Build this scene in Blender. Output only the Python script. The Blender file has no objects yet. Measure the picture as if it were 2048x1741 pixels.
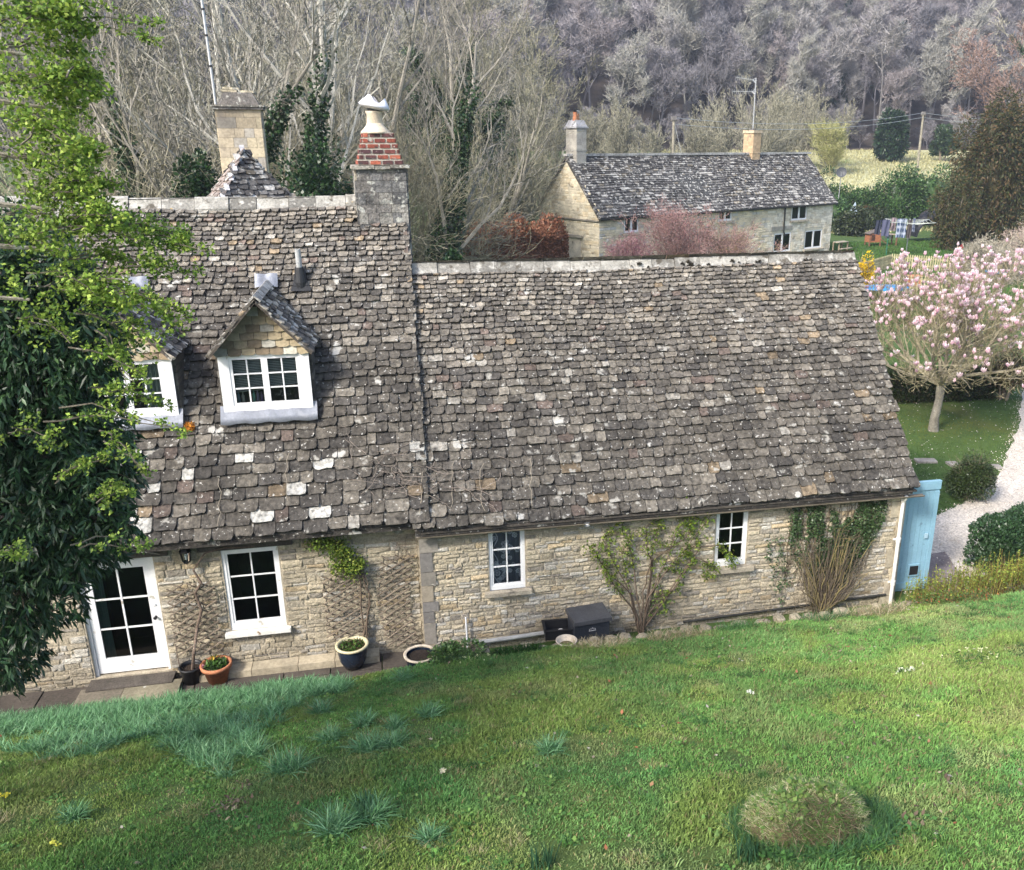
import bpy, math, random
import numpy as np
from mathutils import Vector, Matrix
# ------------------------------------------------------------------ camera, sky, sun, exposure
scn = bpy.context.scene
CAMH = 8.3; FPX = 1744.0; CX = 1150.0; CY = 870.5; YAW = math.radians(12.0); PITCH = math.atan((CY-291)/FPX)
cam_d = bpy.data.cameras.new("camera"); cam = bpy.data.objects.new("camera", cam_d); scn.collection.objects.link(cam)
cam.location = (0, 0, CAMH); cam.rotation_euler = (math.pi/2-PITCH, 0, -YAW)
cam_d.sensor_width = 36; cam_d.sensor_fit = 'HORIZONTAL'; cam_d.lens = FPX/2048*36; cam_d.shift_x = (1024-CX)/2048
cam_d.clip_start = 0.1; cam_d.clip_end = 3000; scn.camera = cam
SUN_EL = math.radians(40); SUN_TO = Vector((-0.79, -0.61, 0)).normalized()
sv = Vector((SUN_TO.x*math.cos(SUN_EL), SUN_TO.y*math.cos(SUN_EL), math.sin(SUN_EL)))
w = bpy.data.worlds.new("World"); scn.world = w; w.use_nodes = True
nt = w.node_tree; bg = nt.nodes["Background"]; sky = nt.nodes.new("ShaderNodeTexSky")
sky.sky_type = 'NISHITA'; sky.sun_disc = False; sky.sun_elevation = SUN_EL
sky.sun_rotation = math.atan2(sv.x, sv.y); sky.dust_density = 3.0; sky.air_density = 1.0; sky.ozone_density = 1.0
nt.links.new(sky.outputs[0], bg.inputs[0]); bg.inputs[1].default_value = 0.15
sl = bpy.data.lights.new("sun", 'SUN'); sl.energy = 2.3; sl.angle = math.radians(9.0); sl.color = (1.0, 0.95, 0.87)
so = bpy.data.objects.new("sun", sl); scn.collection.objects.link(so); so.rotation_euler = sv.to_track_quat('Z', 'Y').to_euler()
scn.view_settings.view_transform = 'Standard'; scn.view_settings.look = 'None'; scn.view_settings.exposure = 1.42; scn.view_settings.gamma = 1
scn.cycles.max_bounces = 6; scn.cycles.transparent_max_bounces = 8; scn.cycles.caustics_reflective = False; scn.cycles.caustics_refractive = False

# ------------------------------------------------------------------ measuring helpers (points of the photo at a known distance)
_R = Vector((math.cos(YAW), -math.sin(YAW), 0)); _F = Vector((math.sin(YAW)*math.cos(PITCH), math.cos(YAW)*math.cos(PITCH), -math.sin(PITCH))); _U = _R.cross(_F)
CAMP = Vector((0, 0, CAMH))
def ray(x, y): return (_R*(x-CX) - _U*(y-CY) + _F*FPX)/FPX
def py(x, y, Y): d = ray(x, y); return CAMP + d*(Y/d.y)
def pz(x, y, Z): d = ray(x, y); return CAMP + d*((Z-CAMH)/d.z)
def pplane(x, y, P, n): d = ray(x, y); return CAMP + d*((Vector(P)-CAMP).dot(n)/d.dot(n))

# ------------------------------------------------------------------ scene-graph helpers
ORG = {}
def tag(o, label=None, cat=None, group=None, kind=None):
    if label: o['label'] = label
    if cat: o['category'] = cat
    if group: o['group'] = group
    if kind: o['kind'] = kind
    return o
def empty(name, loc, label, cat, group=None):
    o = bpy.data.objects.new(name, None); scn.collection.objects.link(o); o.location = loc; o.empty_display_size = 0.2
    ORG[o.name] = Vector(loc); return tag(o, label, cat, group)
def copy_tree(o, parent=None):
    c = o.copy(); scn.collection.objects.link(c)
    if parent: c.parent = parent
    for ch in list(o.children): copy_tree(ch, c)
    return c
def rot(axis, deg): return Matrix.Rotation(math.radians(deg), 3, axis)
I3 = Matrix.Identity(3)

class MB:
    def __init__(s): s.V = []; s.F = {}; s.C = []; s.n = 0
    def arr(s, V, F, C, mat=0):
        V = np.asarray(V, dtype=np.float32).reshape(-1, 3); F = np.asarray(F, dtype=np.int64)
        C = np.asarray(C, dtype=np.float32)
        if C.ndim == 1: C = np.tile(C[:3], (len(V), 1))
        s.V.append(V); s.C.append(C[:, :3]); s.F.setdefault((F.shape[1], mat), []).append(F+s.n); s.n += len(V)
    def add(s, V, F, C=(.5, .5, .5), mat=0):
        V = np.asarray([tuple(v) for v in V], dtype=np.float32); s.V.append(V)
        C = np.asarray(C, dtype=np.float32)
        if C.ndim == 1: C = np.tile(C[:3], (len(V), 1))
        s.C.append(C)
        by = {}
        for f in F: by.setdefault(len(f), []).append(f)
        for k, fs in by.items(): s.F.setdefault((k, mat), []).append(np.asarray(fs, dtype=np.int64)+s.n)
        s.n += len(V)
    def box(s, c, d, M=I3, C=(.5, .5, .5), mat=0, taper=1.0):
        c = Vector(c); hx, hy, hz = d[0]/2, d[1]/2, d[2]/2; V = []
        for z in (-1, 1):
            t = taper if z > 0 else 1
            for x, y in ((-1, -1), (1, -1), (1, 1), (-1, 1)): V.append(c + M @ Vector((x*hx*t, y*hy*t, z*hz)))
        s.add(V, [(3, 2, 1, 0), (4, 5, 6, 7), (0, 1, 5, 4), (1, 2, 6, 5), (2, 3, 7, 6), (3, 0, 4, 7)], C, mat)
    def quad(s, a, b, c, d, C=(.5, .5, .5), mat=0): s.add([a, b, c, d], [(0, 1, 2, 3)], C, mat)
    def tube(s, P, r, k=6, C=(.5, .5, .5), mat=0, cap=True):
        P = [Vector(p) for p in P]; n = len(P)
        if not hasattr(r, '__len__'): r = [r]*n
        V = []; F = []
        d0 = (P[1]-P[0]).normalized(); a = d0.orthogonal().normalized()
        for i in range(n):
            d = ((P[min(i+1, n-1)]-P[max(i-1, 0)])).normalized()
            a = (a - d*a.dot(d)).normalized() if (a-d*a.dot(d)).length > 1e-6 else d.orthogonal().normalized()
            b = d.cross(a)
            for j in range(k):
                t = 2*math.pi*j/k; V.append(P[i] + (a*math.cos(t)+b*math.sin(t))*r[i])
        for i in range(n-1):
            for j in range(k): F.append((i*k+j, i*k+(j+1) % k, (i+1)*k+(j+1) % k, (i+1)*k+j))
        if cap and k > 3: F.append(tuple(range(k-1, -1, -1))); F.append(tuple((n-1)*k+j for j in range(k)))
        s.add(V, F, C, mat)
    def lathe(s, prof, c, k=24, M=I3, C=(.5, .5, .5), mat=0, cap=False):
        c = Vector(c); V = []; F = []
        for r, z in prof:
            for j in range(k): t = 2*math.pi*j/k; V.append(c + M @ Vector((r*math.cos(t), r*math.sin(t), z)))
        n = len(prof)
        for i in range(n-1):
            for j in range(k): F.append((i*k+j, i*k+(j+1) % k, (i+1)*k+(j+1) % k, (i+1)*k+j))
        if cap: F.append(tuple((n-1)*k+j for j in range(k))); F.append(tuple(range(k-1, -1, -1)))
        s.add(V, F, C, mat)
    def build(s, name, mats, parent=None, smooth=False, origin=None):
        if not isinstance(mats, (list, tuple)): mats = [mats]
        V = np.concatenate(s.V); C = np.concatenate(s.C)
        o_ = Vector((0, 0, 0))
        if parent is not None: o_ = ORG[parent.name]
        elif origin is not None: o_ = Vector(origin)
        V = V - np.array(o_, dtype=np.float32)
        me = bpy.data.meshes.new(name); me.vertices.add(len(V)); me.vertices.foreach_set('co', V.ravel())
        loops = []; starts = []; tot = []; mi = []; pos = 0
        for (k, m), fl in s.F.items():
            f = np.concatenate(fl); loops.append(f.ravel()); starts.append(pos+np.arange(len(f))*k); tot.append(np.full(len(f), k)); mi.append(np.full(len(f), m)); pos += f.size
        loops = np.concatenate(loops); starts = np.concatenate(starts); mi = np.concatenate(mi)
        me.loops.add(len(loops)); me.loops.foreach_set('vertex_index', loops.astype(np.int32))
        me.polygons.add(len(starts)); me.polygons.foreach_set('loop_start', starts.astype(np.int32))
        me.polygons.foreach_set('material_index', mi.astype(np.int32))
        me.update(calc_edges=True)
        me.polygons.foreach_set('use_smooth', np.full(len(starts), bool(smooth)))
        at = me.color_attributes.new('Col', 'FLOAT_COLOR', 'POINT')
        at.data.foreach_set('color', np.concatenate([C, np.ones((len(C), 1), dtype=np.float32)], axis=1).ravel())
        for m in mats: me.materials.append(m)
        o = bpy.data.objects.new(name, me); scn.collection.objects.link(o)
        if parent is not None: o.parent = parent
        else: o.location = o_
        ORG[o.name] = o_
        return o

# ------------------------------------------------------------------ materials
MATS = {}
def mat(name, col=None, rough=0.85, var=0.25, vs=3.0, fine=0.15, fs=40.0, bump=0.3, bs=30.0, bd=0.01, spots=(), trans=0.0, metal=0.0, spec=0.3):
    """col None = per-vertex tint. var/vs broad mottling, fine/fs fine mottling, spots = [(colour, noise scale, threshold, softness)]"""
    if name in MATS: return MATS[name]
    m = bpy.data.materials.new(name); m.use_nodes = True; t = m.node_tree; N = t.nodes; L = t.links
    b = N["Principled BSDF"]; b.inputs['Roughness'].default_value = rough; b.inputs['Metallic'].default_value = metal
    b.inputs['Specular IOR Level'].default_value = spec
    tc = N.new('ShaderNodeTexCoord')
    if col is None: src = N.new('ShaderNodeAttribute'); src.attribute_name = 'Col'; c = src.outputs['Color']
    else: src = N.new('ShaderNodeRGB'); src.outputs[0].default_value = (*col, 1); c = src.outputs[0]
    def noise(sc, det=4.0, ro=.6):
        n = N.new('ShaderNodeTexNoise'); n.inputs['Scale'].default_value = sc; n.inputs['Detail'].default_value = det; n.inputs['Roughness'].default_value = ro
        L.new(tc.outputs['Object'], n.inputs['Vector']); return n.outputs['Fac']
    def mul(c, fac, lo, hi):
        r = N.new('ShaderNodeMapRange'); r.inputs['From Min'].default_value = .3; r.inputs['From Max'].default_value = .7
        r.inputs['To Min'].default_value = lo; r.inputs['To Max'].default_value = hi; L.new(fac, r.inputs['Value'])
        x = N.new('ShaderNodeMix'); x.data_type = 'RGBA'; x.blend_type = 'MULTIPLY'; x.inputs['Factor'].default_value = 1
        L.new(c, x.inputs['A']); L.new(r.outputs[0], x.inputs['B']); return x.outputs['Result']
    if var: c = mul(c, noise(vs), 1-var, 1+var)
    if fine: c = mul(c, noise(fs, 3), 1-fine, 1+fine)
    for (sc_, ns, th, sf) in spots:
        f = noise(ns, 5, .55); r = N.new('ShaderNodeMapRange'); r.inputs['From Min'].default_value = th; r.inputs['From Max'].default_value = th+sf; L.new(f, r.inputs['Value'])
        x = N.new('ShaderNodeMix'); x.data_type = 'RGBA'; L.new(r.outputs[0], x.inputs['Factor']); L.new(c, x.inputs['A']); x.inputs['B'].default_value = (*sc_, 1); c = x.outputs['Result']
    L.new(c, b.inputs['Base Color'])
    if bump:
        bn = N.new('ShaderNodeBump'); bn.inputs['Strength'].default_value = bump; bn.inputs['Distance'].default_value = bd
        L.new(noise(bs, 6, .65), bn.inputs['Height']); L.new(bn.outputs[0], b.inputs['Normal'])
    if trans:
        tr = N.new('ShaderNodeBsdfTranslucent'); L.new(c, tr.inputs['Color']); mx = N.new('ShaderNodeMixShader'); mx.inputs[0].default_value = trans
        L.new(b.outputs[0], mx.inputs[1]); L.new(tr.outputs[0], mx.inputs[2]); L.new(mx.outputs[0], N['Material Output'].inputs['Surface'])
    MATS[name] = m; return m
WHITE_L = (.55, .54, .50)
M_slate = mat('stone_slate', None, .92, .32, 1.3, .5, 14, 1.0, 18, .035, spots=[((.30, .29, .26), 4.5, .62, .07), ((.42, .41, .38), 17.0, .635, .04), ((.40, .39, .36), 2.4, .665, .035), ((.018, .016, .014), 6.0, .61, .14), ((.26, .18, .07), 9.0, .73, .05)])
M_slate2 = mat('stone_slate_lichened', None, .9, .3, .8, .4, 9, .9, 14, .03, spots=[((.42, .41, .38), 5.0, .55, .08), ((.025, .024, .022), 3.0, .62, .1)])
M_ridge = mat('ridge_stone', None, .9, .3, 3, .3, 26, .9, 22, .02, spots=[((.40, .39, .36), 8, .54, .1), ((.09, .08, .065), 5, .58, .08), ((.35, .24, .08), 3.5, .7, .04)])
M_rubble = mat('limestone_rubble', None, .92, .25, 2.2, .3, 30, 1.0, 24, .03, spots=[((.40, .38, .34), 3.0, .62, .1), ((.10, .09, .075), 2.3, .66, .12)])
M_mortar = mat('lime_mortar', (.365, .32, .245), .95, .3, 4, .3, 40, .8, 30, .02)
M_ashlar = mat('limestone_ashlar', None, .9, .25, 1.5, .2, 20, .4, 20, .01, spots=[((.16, .14, .12), 2.0, .62, .12)])
M_chim = mat('weathered_chimney_stone', None, .92, .35, 2.5, .4, 22, 1.0, 18, .03, spots=[((.42, .42, .38), 7, .56, .06), ((.05, .05, .05), 3.5, .58, .12)])
M_brick = mat('old_brick', None, .9, .3, 8, .3, 40, .7, 30, .01, spots=[((.05, .04, .04), 8, .56, .1), ((.36, .34, .31), 11, .62, .06)])
M_white = mat('white_paint', (.72, .73, .74), .45, .05, 2, .04, 30, .1, 20, .003, spots=[((.42, .40, .34), 5, .66, .06)])
M_oldwhite = mat('weathered_white_paint', (.68, .67, .62), .6, .12, 4, .1, 30, .25, 20, .005, spots=[((.25, .17, .10), 7, .68, .04)])
M_lead = mat('lead_flashing', (.20, .215, .25), .5, .2, 6, .1, 30, .4, 8, .02, metal=.3, spots=[((.30, .31, .34), 5, .6, .15)])
M_oak = mat('weathered_oak', (.075, .065, .055), .85, .3, 5, .3, 40, .5, 30, .01)
M_stone = mat('stone_sill', (.36, .32, .25), .9, .25, 4, .25, 30, .6, 25, .01, spots=[((.12, .11, .09), 5, .58, .1)])
M_flag = mat('stone_flags', None, .9, .3, 2, .25, 25, .5, 20, .01, spots=[((.5, .5, .45), 2.5, .68, .04)])
M_dark = mat('dark_interior', (.012, .011, .010), .9, .2, 2, 0, 1, 0)
M_black = mat('black_plastic', (.018, .019, .021), .45, .15, 5, .1, 40, .1, 20, .003)
M_iron = mat('black_iron', (.015, .015, .016), .4, .1, 5, 0, 40, .1, 20, .003)
M_grayp = mat('grey_pvc', (.33, .34, .34), .45, .15, 5, .1, 40, .1)
M_brownp = mat('brown_gutter', (.20, .17, .13), .6, .25, 4, .2, 30, .2)
M_blackp = mat('dark_gutter', (.03, .03, .028), .6, .25, 4, .2, 30, .2)
M_curt = mat('curtain_cloth', None, .9, .08, 3, .05, 40, .2)
M_blue = mat('pale_blue_paint', (.22, .385, .485), .55, .08, 2, .06, 30, .15, 20, .003, spots=[((.15, .26, .33), 9, .62, .08), ((.36, .5, .58), 3, .66, .1)])
M_terra = mat('terracotta', (.42, .17, .085), .85, .2, 5, .2, 40, .3, spots=[((.5, .42, .35), 6, .68, .06)])
M_glaze = mat('blue_black_glaze', (.012, .02, .035), .15, .2, 5, .1, 20, .05, spec=.6)
M_cream = mat('cream_glazed_rim', (.52, .47, .30), .35, .12, 6, .1, 30, .1)
M_soil = mat('soil', (.035, .025, .018), .95, .4, 10, .4, 60, 1.0, 50, .03)
M_wood = mat('weathered_wood', None, .85, .2, 6, .25, 50, .4, 40, .01)
M_bark = mat('bark', None, .9, .3, 3, .3, 30, .8, 25, .02, spots=[((.30, .31, .27), 8, .62, .06)])
M_twig = mat('twigs', None, .9, .2, 1.0, 0, 30, 0)
M_leaf = mat('leaves', None, .55, .25, 2.5, 0, 40, 0, trans=.3)
M_leafd = mat('glossy_leaves', None, .4, .25, 2.5, 0, 40, 0, trans=.12, spec=.4)
M_petal = mat('petals', None, .6, .08, 3, 0, 40, 0, trans=.35)
M_moss = mat('moss', None, .95, .3, 6, .3, 60, 1, 60, .02)
M_grass = mat('grass_blades', None, .6, .2, .8, .15, 9, 0, trans=.3)
M_cloth = mat('washing', None, .9, .1, 3, .1, 30, .2)
M_paint = mat('painted', None, .5, .08, 3, .05, 30, .1)
M_galv = mat('galvanised_steel', (.45, .46, .47), .4, .1, 5, .05, 30, .1, metal=.5)
M_pot = mat('buff_chimney_pot', (.55, .47, .36), .85, .2, 6, .15, 40, .3)
def glass_mat():
    m = bpy.data.materials.new('window_glass'); m.use_nodes = True; t = m.node_tree; N = t.nodes; L = t.links; N.remove(N['Principled BSDF'])
    tr = N.new('ShaderNodeBsdfTransparent'); tr.inputs[0].default_value = (.86, .9, .9, 1); gl = N.new('ShaderNodeBsdfGlossy'); gl.inputs['Roughness'].default_value = .03
    lw = N.new('ShaderNodeFresnel'); lw.inputs['IOR'].default_value = 1.5; mx = N.new('ShaderNodeMixShader')
    tc = N.new('ShaderNodeTexCoord'); nz = N.new('ShaderNodeTexNoise'); nz.inputs['Scale'].default_value = 2.5; L.new(tc.outputs['Object'], nz.inputs['Vector'])
    bp = N.new('ShaderNodeBump'); bp.inputs['Strength'].default_value = .15; bp.inputs['Distance'].default_value = .02; L.new(nz.outputs[0], bp.inputs['Height']); L.new(bp.outputs[0], gl.inputs['Normal'])
    L.new(lw.outputs[0], mx.inputs[0]); L.new(tr.outputs[0], mx.inputs[1]); L.new(gl.outputs[0], mx.inputs[2]); L.new(mx.outputs[0], N['Material Output'].inputs['Surface']); return m
M_glass = glass_mat()
def ground_mat(name, stops, sc, bump=.5, bs=40, bd=.02, spots=(), fine=.3, fs=60):
    m = mat(name, stops[0], .95, 0, 1, fine, fs, bump, bs, bd, spots=[(stops[1], sc, .45, .15)]+list(spots)); return m
M_lawn = ground_mat('lawn_soil_and_moss', [(.06, .105, .024), (.095, .13, .03)], 1.2, .8, 60, .03, spots=[((.12, .10, .05), 1.7, .66, .08)], fine=.5, fs=45)
M_ground = ground_mat('valley_grass', [(.045, .085, .02), (.065, .105, .025)], .35, .6, 12, .05, spots=[((.10, .10, .03), .18, .60, .1)], fine=.35, fs=8)
M_gravel = mat('pale_gravel', (.56, .51, .45), .95, .12, .5, .45, 24, 1.0, 40, .03, spots=[((.30, .25, .20), .8, .60, .12)])
M_field = mat('pale_rough_field', (.36, .35, .20), .95, .2, .12, .25, 1.5, .5, 2, .1, spots=[((.13, .18, .06), .09, .60, .08)])
M_hill = mat('wooded_hill_floor', (.055, .045, .04), .95, .3, .05, .3, .6, .5, 1, .3, spots=[((.05, .06, .03), .03, .6, .1)])

def vnoise(x, y, s=1.0, seed=0):
    x = np.asarray(x, dtype=float)*s; y = np.asarray(y, dtype=float)*s
    xi = np.floor(x).astype(np.int64); yi = np.floor(y).astype(np.int64); xf = x-xi; yf = y-yi
    def h(a, b):
        n = (a*374761393 + b*668265263 + seed*974634777) & 0x7fffffff; n = ((n ^ (n >> 13))*1274126177) & 0x7fffffff; return (n ^ (n >> 16) & 0xffff) % 10007/10007.
    u = xf*xf*(3-2*xf); v = yf*yf*(3-2*yf)
    return (h(xi, yi)*(1-u)+h(xi+1, yi)*u)*(1-v)+(h(xi, yi+1)*(1-u)+h(xi+1, yi+1)*u)*v
def fbm(x, y, s=1.0, seed=0): return .55*vnoise(x, y, s, seed)+.3*vnoise(x, y, s*2.1, seed+1)+.15*vnoise(x, y, s*4.3, seed+2)

# ------------------------------------------------------------------ terrain
def smooth(a, b, t): t = np.clip((np.asarray(t, dtype=float)-a)/(b-a), 0, 1); return t*t*(3-2*t)
def lawn_z(X, Y):
    X = np.asarray(X, dtype=float); Y = np.asarray(Y, dtype=float)
    lip = 12.25 + .12*(fbm(X, X*0, .8, 5)-.5)
    z = .46 + .36*(12.3-Y) + .12*(fbm(X, Y, .35, 3)-.5) + .05*(fbm(X, Y, 1.5, 9)-.5) - .018*np.clip(12.3-Y, 0, 9)*0
    z = z - .15*smooth(.2, -1.2, X)*smooth(9.5, 12, Y)
    return z + (-.16 - z)*smooth(0, .42, Y-lip)
def lawn_pt(x, y):
    d = ray(x, y); a, b = 3.0, 18.0
    for t in np.arange(3, 20, .05):
        p = CAMP+d*t
        if p.z < float(lawn_z(p.x, p.y)): return p
    return CAMP+d*14
def val_z(X, Y):
    X = np.asarray(X, dtype=float); Y = np.asarray(Y, dtype=float)
    z = -.16 - .15*smooth(25, 45, Y) + 5.2*smooth(85, 118, Y) + 2.6*smooth(112, 150, Y)
    z = z + np.clip(Y-148, 0, 400)*.42*smooth(140, 175, Y) + 5*(fbm(X, Y, .02, 4)-.5)*smooth(150, 190, Y)
    return z
def sheet(name, xs, ys, zf, m, dz=0.0, mask=None):
    X, Y = np.meshgrid(xs, ys); Z = zf(X, Y)+dz; n = len(xs); V = np.stack([X, Y, Z], -1).reshape(-1, 3)
    i, j = np.meshgrid(np.arange(len(xs)-1), np.arange(len(ys)-1)); a = (j*n+i).ravel(); F = np.stack([a, a+1, a+n+1, a+n], 1)
    b = MB(); b.arr(V, F, (.5, .5, .5)); o = b.build(name, m, smooth=True); return tag(o, kind='structure')
sheet('lawn', np.linspace(-26, 30, 190), np.concatenate([np.linspace(-12, 11.5, 80), np.linspace(11.6, 12.8, 20)]), lawn_z, M_lawn)
sheet('ground', np.concatenate([np.linspace(-260, -30, 24), np.linspace(-26, 60, 60), np.linspace(64, 420, 36)]), np.concatenate([np.linspace(12.6, 72, 60), np.linspace(73, 147, 40)]), val_z, M_ground)
sheet('hill', np.linspace(-300, 500, 60), np.linspace(147, 480, 50), val_z, M_hill)
def poly_sheet(name, pts, z, m):
    b = MB(); b.add([(p[0], p[1], z) for p in pts], [tuple(range(len(pts)))]); return tag(b.build(name, m), kind='structure')
def ribbon(name, left, right, z, m):
    b = MB(); V = []; F = []
    for l, r in zip(left, right): V += [(l[0], l[1], z(l[0], l[1]) if callable(z) else z), (r[0], r[1], z(r[0], r[1]) if callable(z) else z)]
    for i in range(len(left)-1): F.append((2*i, 2*i+1, 2*i+3, 2*i+2))
    b.add(V, F); return tag(b.build(name, m), kind='structure')
DZ = -.16
def gp(x, y, z=DZ): p = pz(x, y, z); return (p.x, p.y)
_dl = [(2120, 660), (2050, 740), (2042, 800), (2038, 850), (2020, 900), (1995, 950), (1960, 990), (1905, 1018), (1870, 1035), (1848, 1070), (1836, 1110), (1820, 1180)]
dl = [gp(*p) for p in _dl]; dr = []
rr = random.Random(3)
L2 = []; R2 = []
for i in range(len(dl)-1):
    for k in range(6):
        t = k/6; x = dl[i][0]*(1-t)+dl[i+1][0]*t; y = dl[i][1]*(1-t)+dl[i+1][1]*t
        L2.append((x+rr.uniform(-.1, .1), y)); R2.append((max(x+7, 26), y))
ribbon('gravel_drive', L2, R2, DZ+.012, M_gravel)
fb_x = [(28, 96), (46, 86), (75, 84), (110, 90), (110, 147), (20, 147), (24, 118)]
sheet('far_field', np.linspace(46, 120, 40), np.linspace(90, 149, 40), val_z, M_field, .03)
# path along the house wall
b = MB(); rr = random.Random(5); x = -7.5
while x < .6:
    wd = rr.uniform(.45, .9)
    for yy in (12.72, 13.2): b.box((x+wd/2, yy+.22, -.15+rr.uniform(0, .012)), (wd-.02, .46, .08), C=np.array((.065, .055, .046))*rr.uniform(.8, 1.15))
    x += wd
tag(b.build('path', M_flag), kind='structure')

# ------------------------------------------------------------------ stone slates, rubble, openings
def slates(mb, O, u, v, n, W, L, e0, e1, w0, w1, rng, pal, skip=None, thick=.028, sag=None, u_off=(0, 0)):
    O = Vector(O); t = 0.0; row = 0
    while t < L-.02:
        f = t/L; e = e0+(e1-e0)*f; e = min(e, L-t); wid = w0+(w1-w0)*f; s = -rng.uniform(0, wid)+u_off[0]
        while s < W+u_off[1]:
            ww = wid*rng.uniform(.62, 1.45); a = max(s, u_off[0]+rng.uniform(-.03, .02)); c = min(s+ww, W+u_off[1]+rng.uniform(-.02, .03)); s += ww
            if c-a < .05: continue
            if skip and skip((a+c)/2, t+e/2): continue
            g = .0045; th = thick*rng.uniform(.7, 1.3); lift = .030*rng.uniform(.7, 1.6)*min(1, e0/.2); col = np.array(pal(rng, f))
            j = lambda q: rng.uniform(-q, q)
            r = min(.06, (c-a)*.26)*rng.uniform(.35, 1.25); bt = t-e*.05+j(e*.13); tp = t+e*1.35
            B = [(a+g, bt+r+j(.008)), (a+g+r*.5, bt+j(.006)), (a+(c-a)*.3, bt+j(.014)), (a+(c-a)*.68, bt+j(.014)), (c-g-r*.5, bt+j(.006)), (c-g, bt+r+j(.008))]
            pts = B+[(c-g, tp), (a+g, tp)]; tw = j(.02)
            V = []
            for k, (p, q) in enumerate(pts):
                h = (lift+th if k < 6 else .006)+tw*((p-a)/(c-a)-.5)
                V.append(O+u*p+v*q+n*h)
            for k in range(6):
                p, q = pts[k]; V.append(O+u*p+v*(q+.004)+n*(lift*.1))
            if sag: V = [sag(x) for x in V]
            F = [tuple(range(8))]+[(k+8, k+9, k+1, k) for k in range(5)]+[(8, 0, 7), (5, 13, 6)]
            mb.add(V, F, col)
        t += e; row += 1
def pal_main(rng, f):
    x = rng.random(); k = rng.uniform(.82, 1.2)
    if x < .40: c = (.094, .087, .078)
    elif x < .66: c = (.122, .112, .098)
    elif x < .84: c = (.068, .064, .060)
    elif x < .935: c = (.165, .152, .132)
    elif x < .955: c = (.17, .135, .095)
    elif x < .985: c = (.11, .088, .078)
    else: c = (.25, .24, .22)
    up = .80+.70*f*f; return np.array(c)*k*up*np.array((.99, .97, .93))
def pal_house(rng, f):
    if f < .26 and rng.random() < .12: return np.array((.34, .335, .31))*rng.uniform(.7, 1.2)
    return pal_main(rng, f)
def pal_grey(rng, f):
    x = rng.random(); k = rng.uniform(.7, 1.3)
    c = (.06, .057, .056) if x < .5 else ((.11, .105, .10) if x < .8 else ((.30, .29, .27) if x < .93 else (.16, .14, .11)))
    return np.array(c)*k
def pal_gable(rng, f):
    x = rng.random(); c = (.36, .30, .20) if x < .6 else ((.24, .19, .13) if x < .8 else (.42, .40, .34)); return np.array(c)*rng.uniform(.75, 1.15)
def wallpanel(mb, O, u, w_, n, U0, U1, Z0, Z1, holes, reveal=.22, C=(.3, .25, .18), mat_=0, dark=1, room=1.0):
    us = sorted(set([U0, U1]+[h[0] for h in holes]+[h[1] for h in holes])); zs = sorted(set([Z0, Z1]+[h[2] for h in holes]+[h[3] for h in holes]))
    P = lambda a, z, d=0: O+u*a+w_*z+n*d
    for i in range(len(us)-1):
        for j in range(len(zs)-1):
            cu = (us[i]+us[i+1])/2; cz = (zs[j]+zs[j+1])/2
            if any(h[0] < cu < h[1] and h[2] < cz < h[3] for h in holes): continue
            mb.quad(P(us[i], zs[j]), P(us[i+1], zs[j]), P(us[i+1], zs[j+1]), P(us[i], zs[j+1]), C, mat_)
    for a, c, z0, z1 in holes:
        for k, (d0, d1, m_) in enumerate(((0.0, -reveal, mat_), (-reveal, -reveal-room, dark))):
            mb.quad(P(a, z0, d0), P(a, z1, d0), P(a, z1, d1), P(a, z0, d1), C, m_); mb.quad(P(c, z0, d0), P(c, z0, d1), P(c, z1, d1), P(c, z1, d0), C, m_)
            mb.quad(P(a, z0, d0), P(a, z0, d1), P(c, z0, d1), P(c, z0, d0), C, m_); mb.quad(P(a, z1, d0), P(c, z1, d0), P(c, z1, d1), P(a, z1, d1), C, m_)
        mb.quad(P(a, z0, -reveal-room), P(c, z0, -reveal-room), P(c, z1, -reveal-room), P(a, z1, -reveal-room), C, dark)
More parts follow.
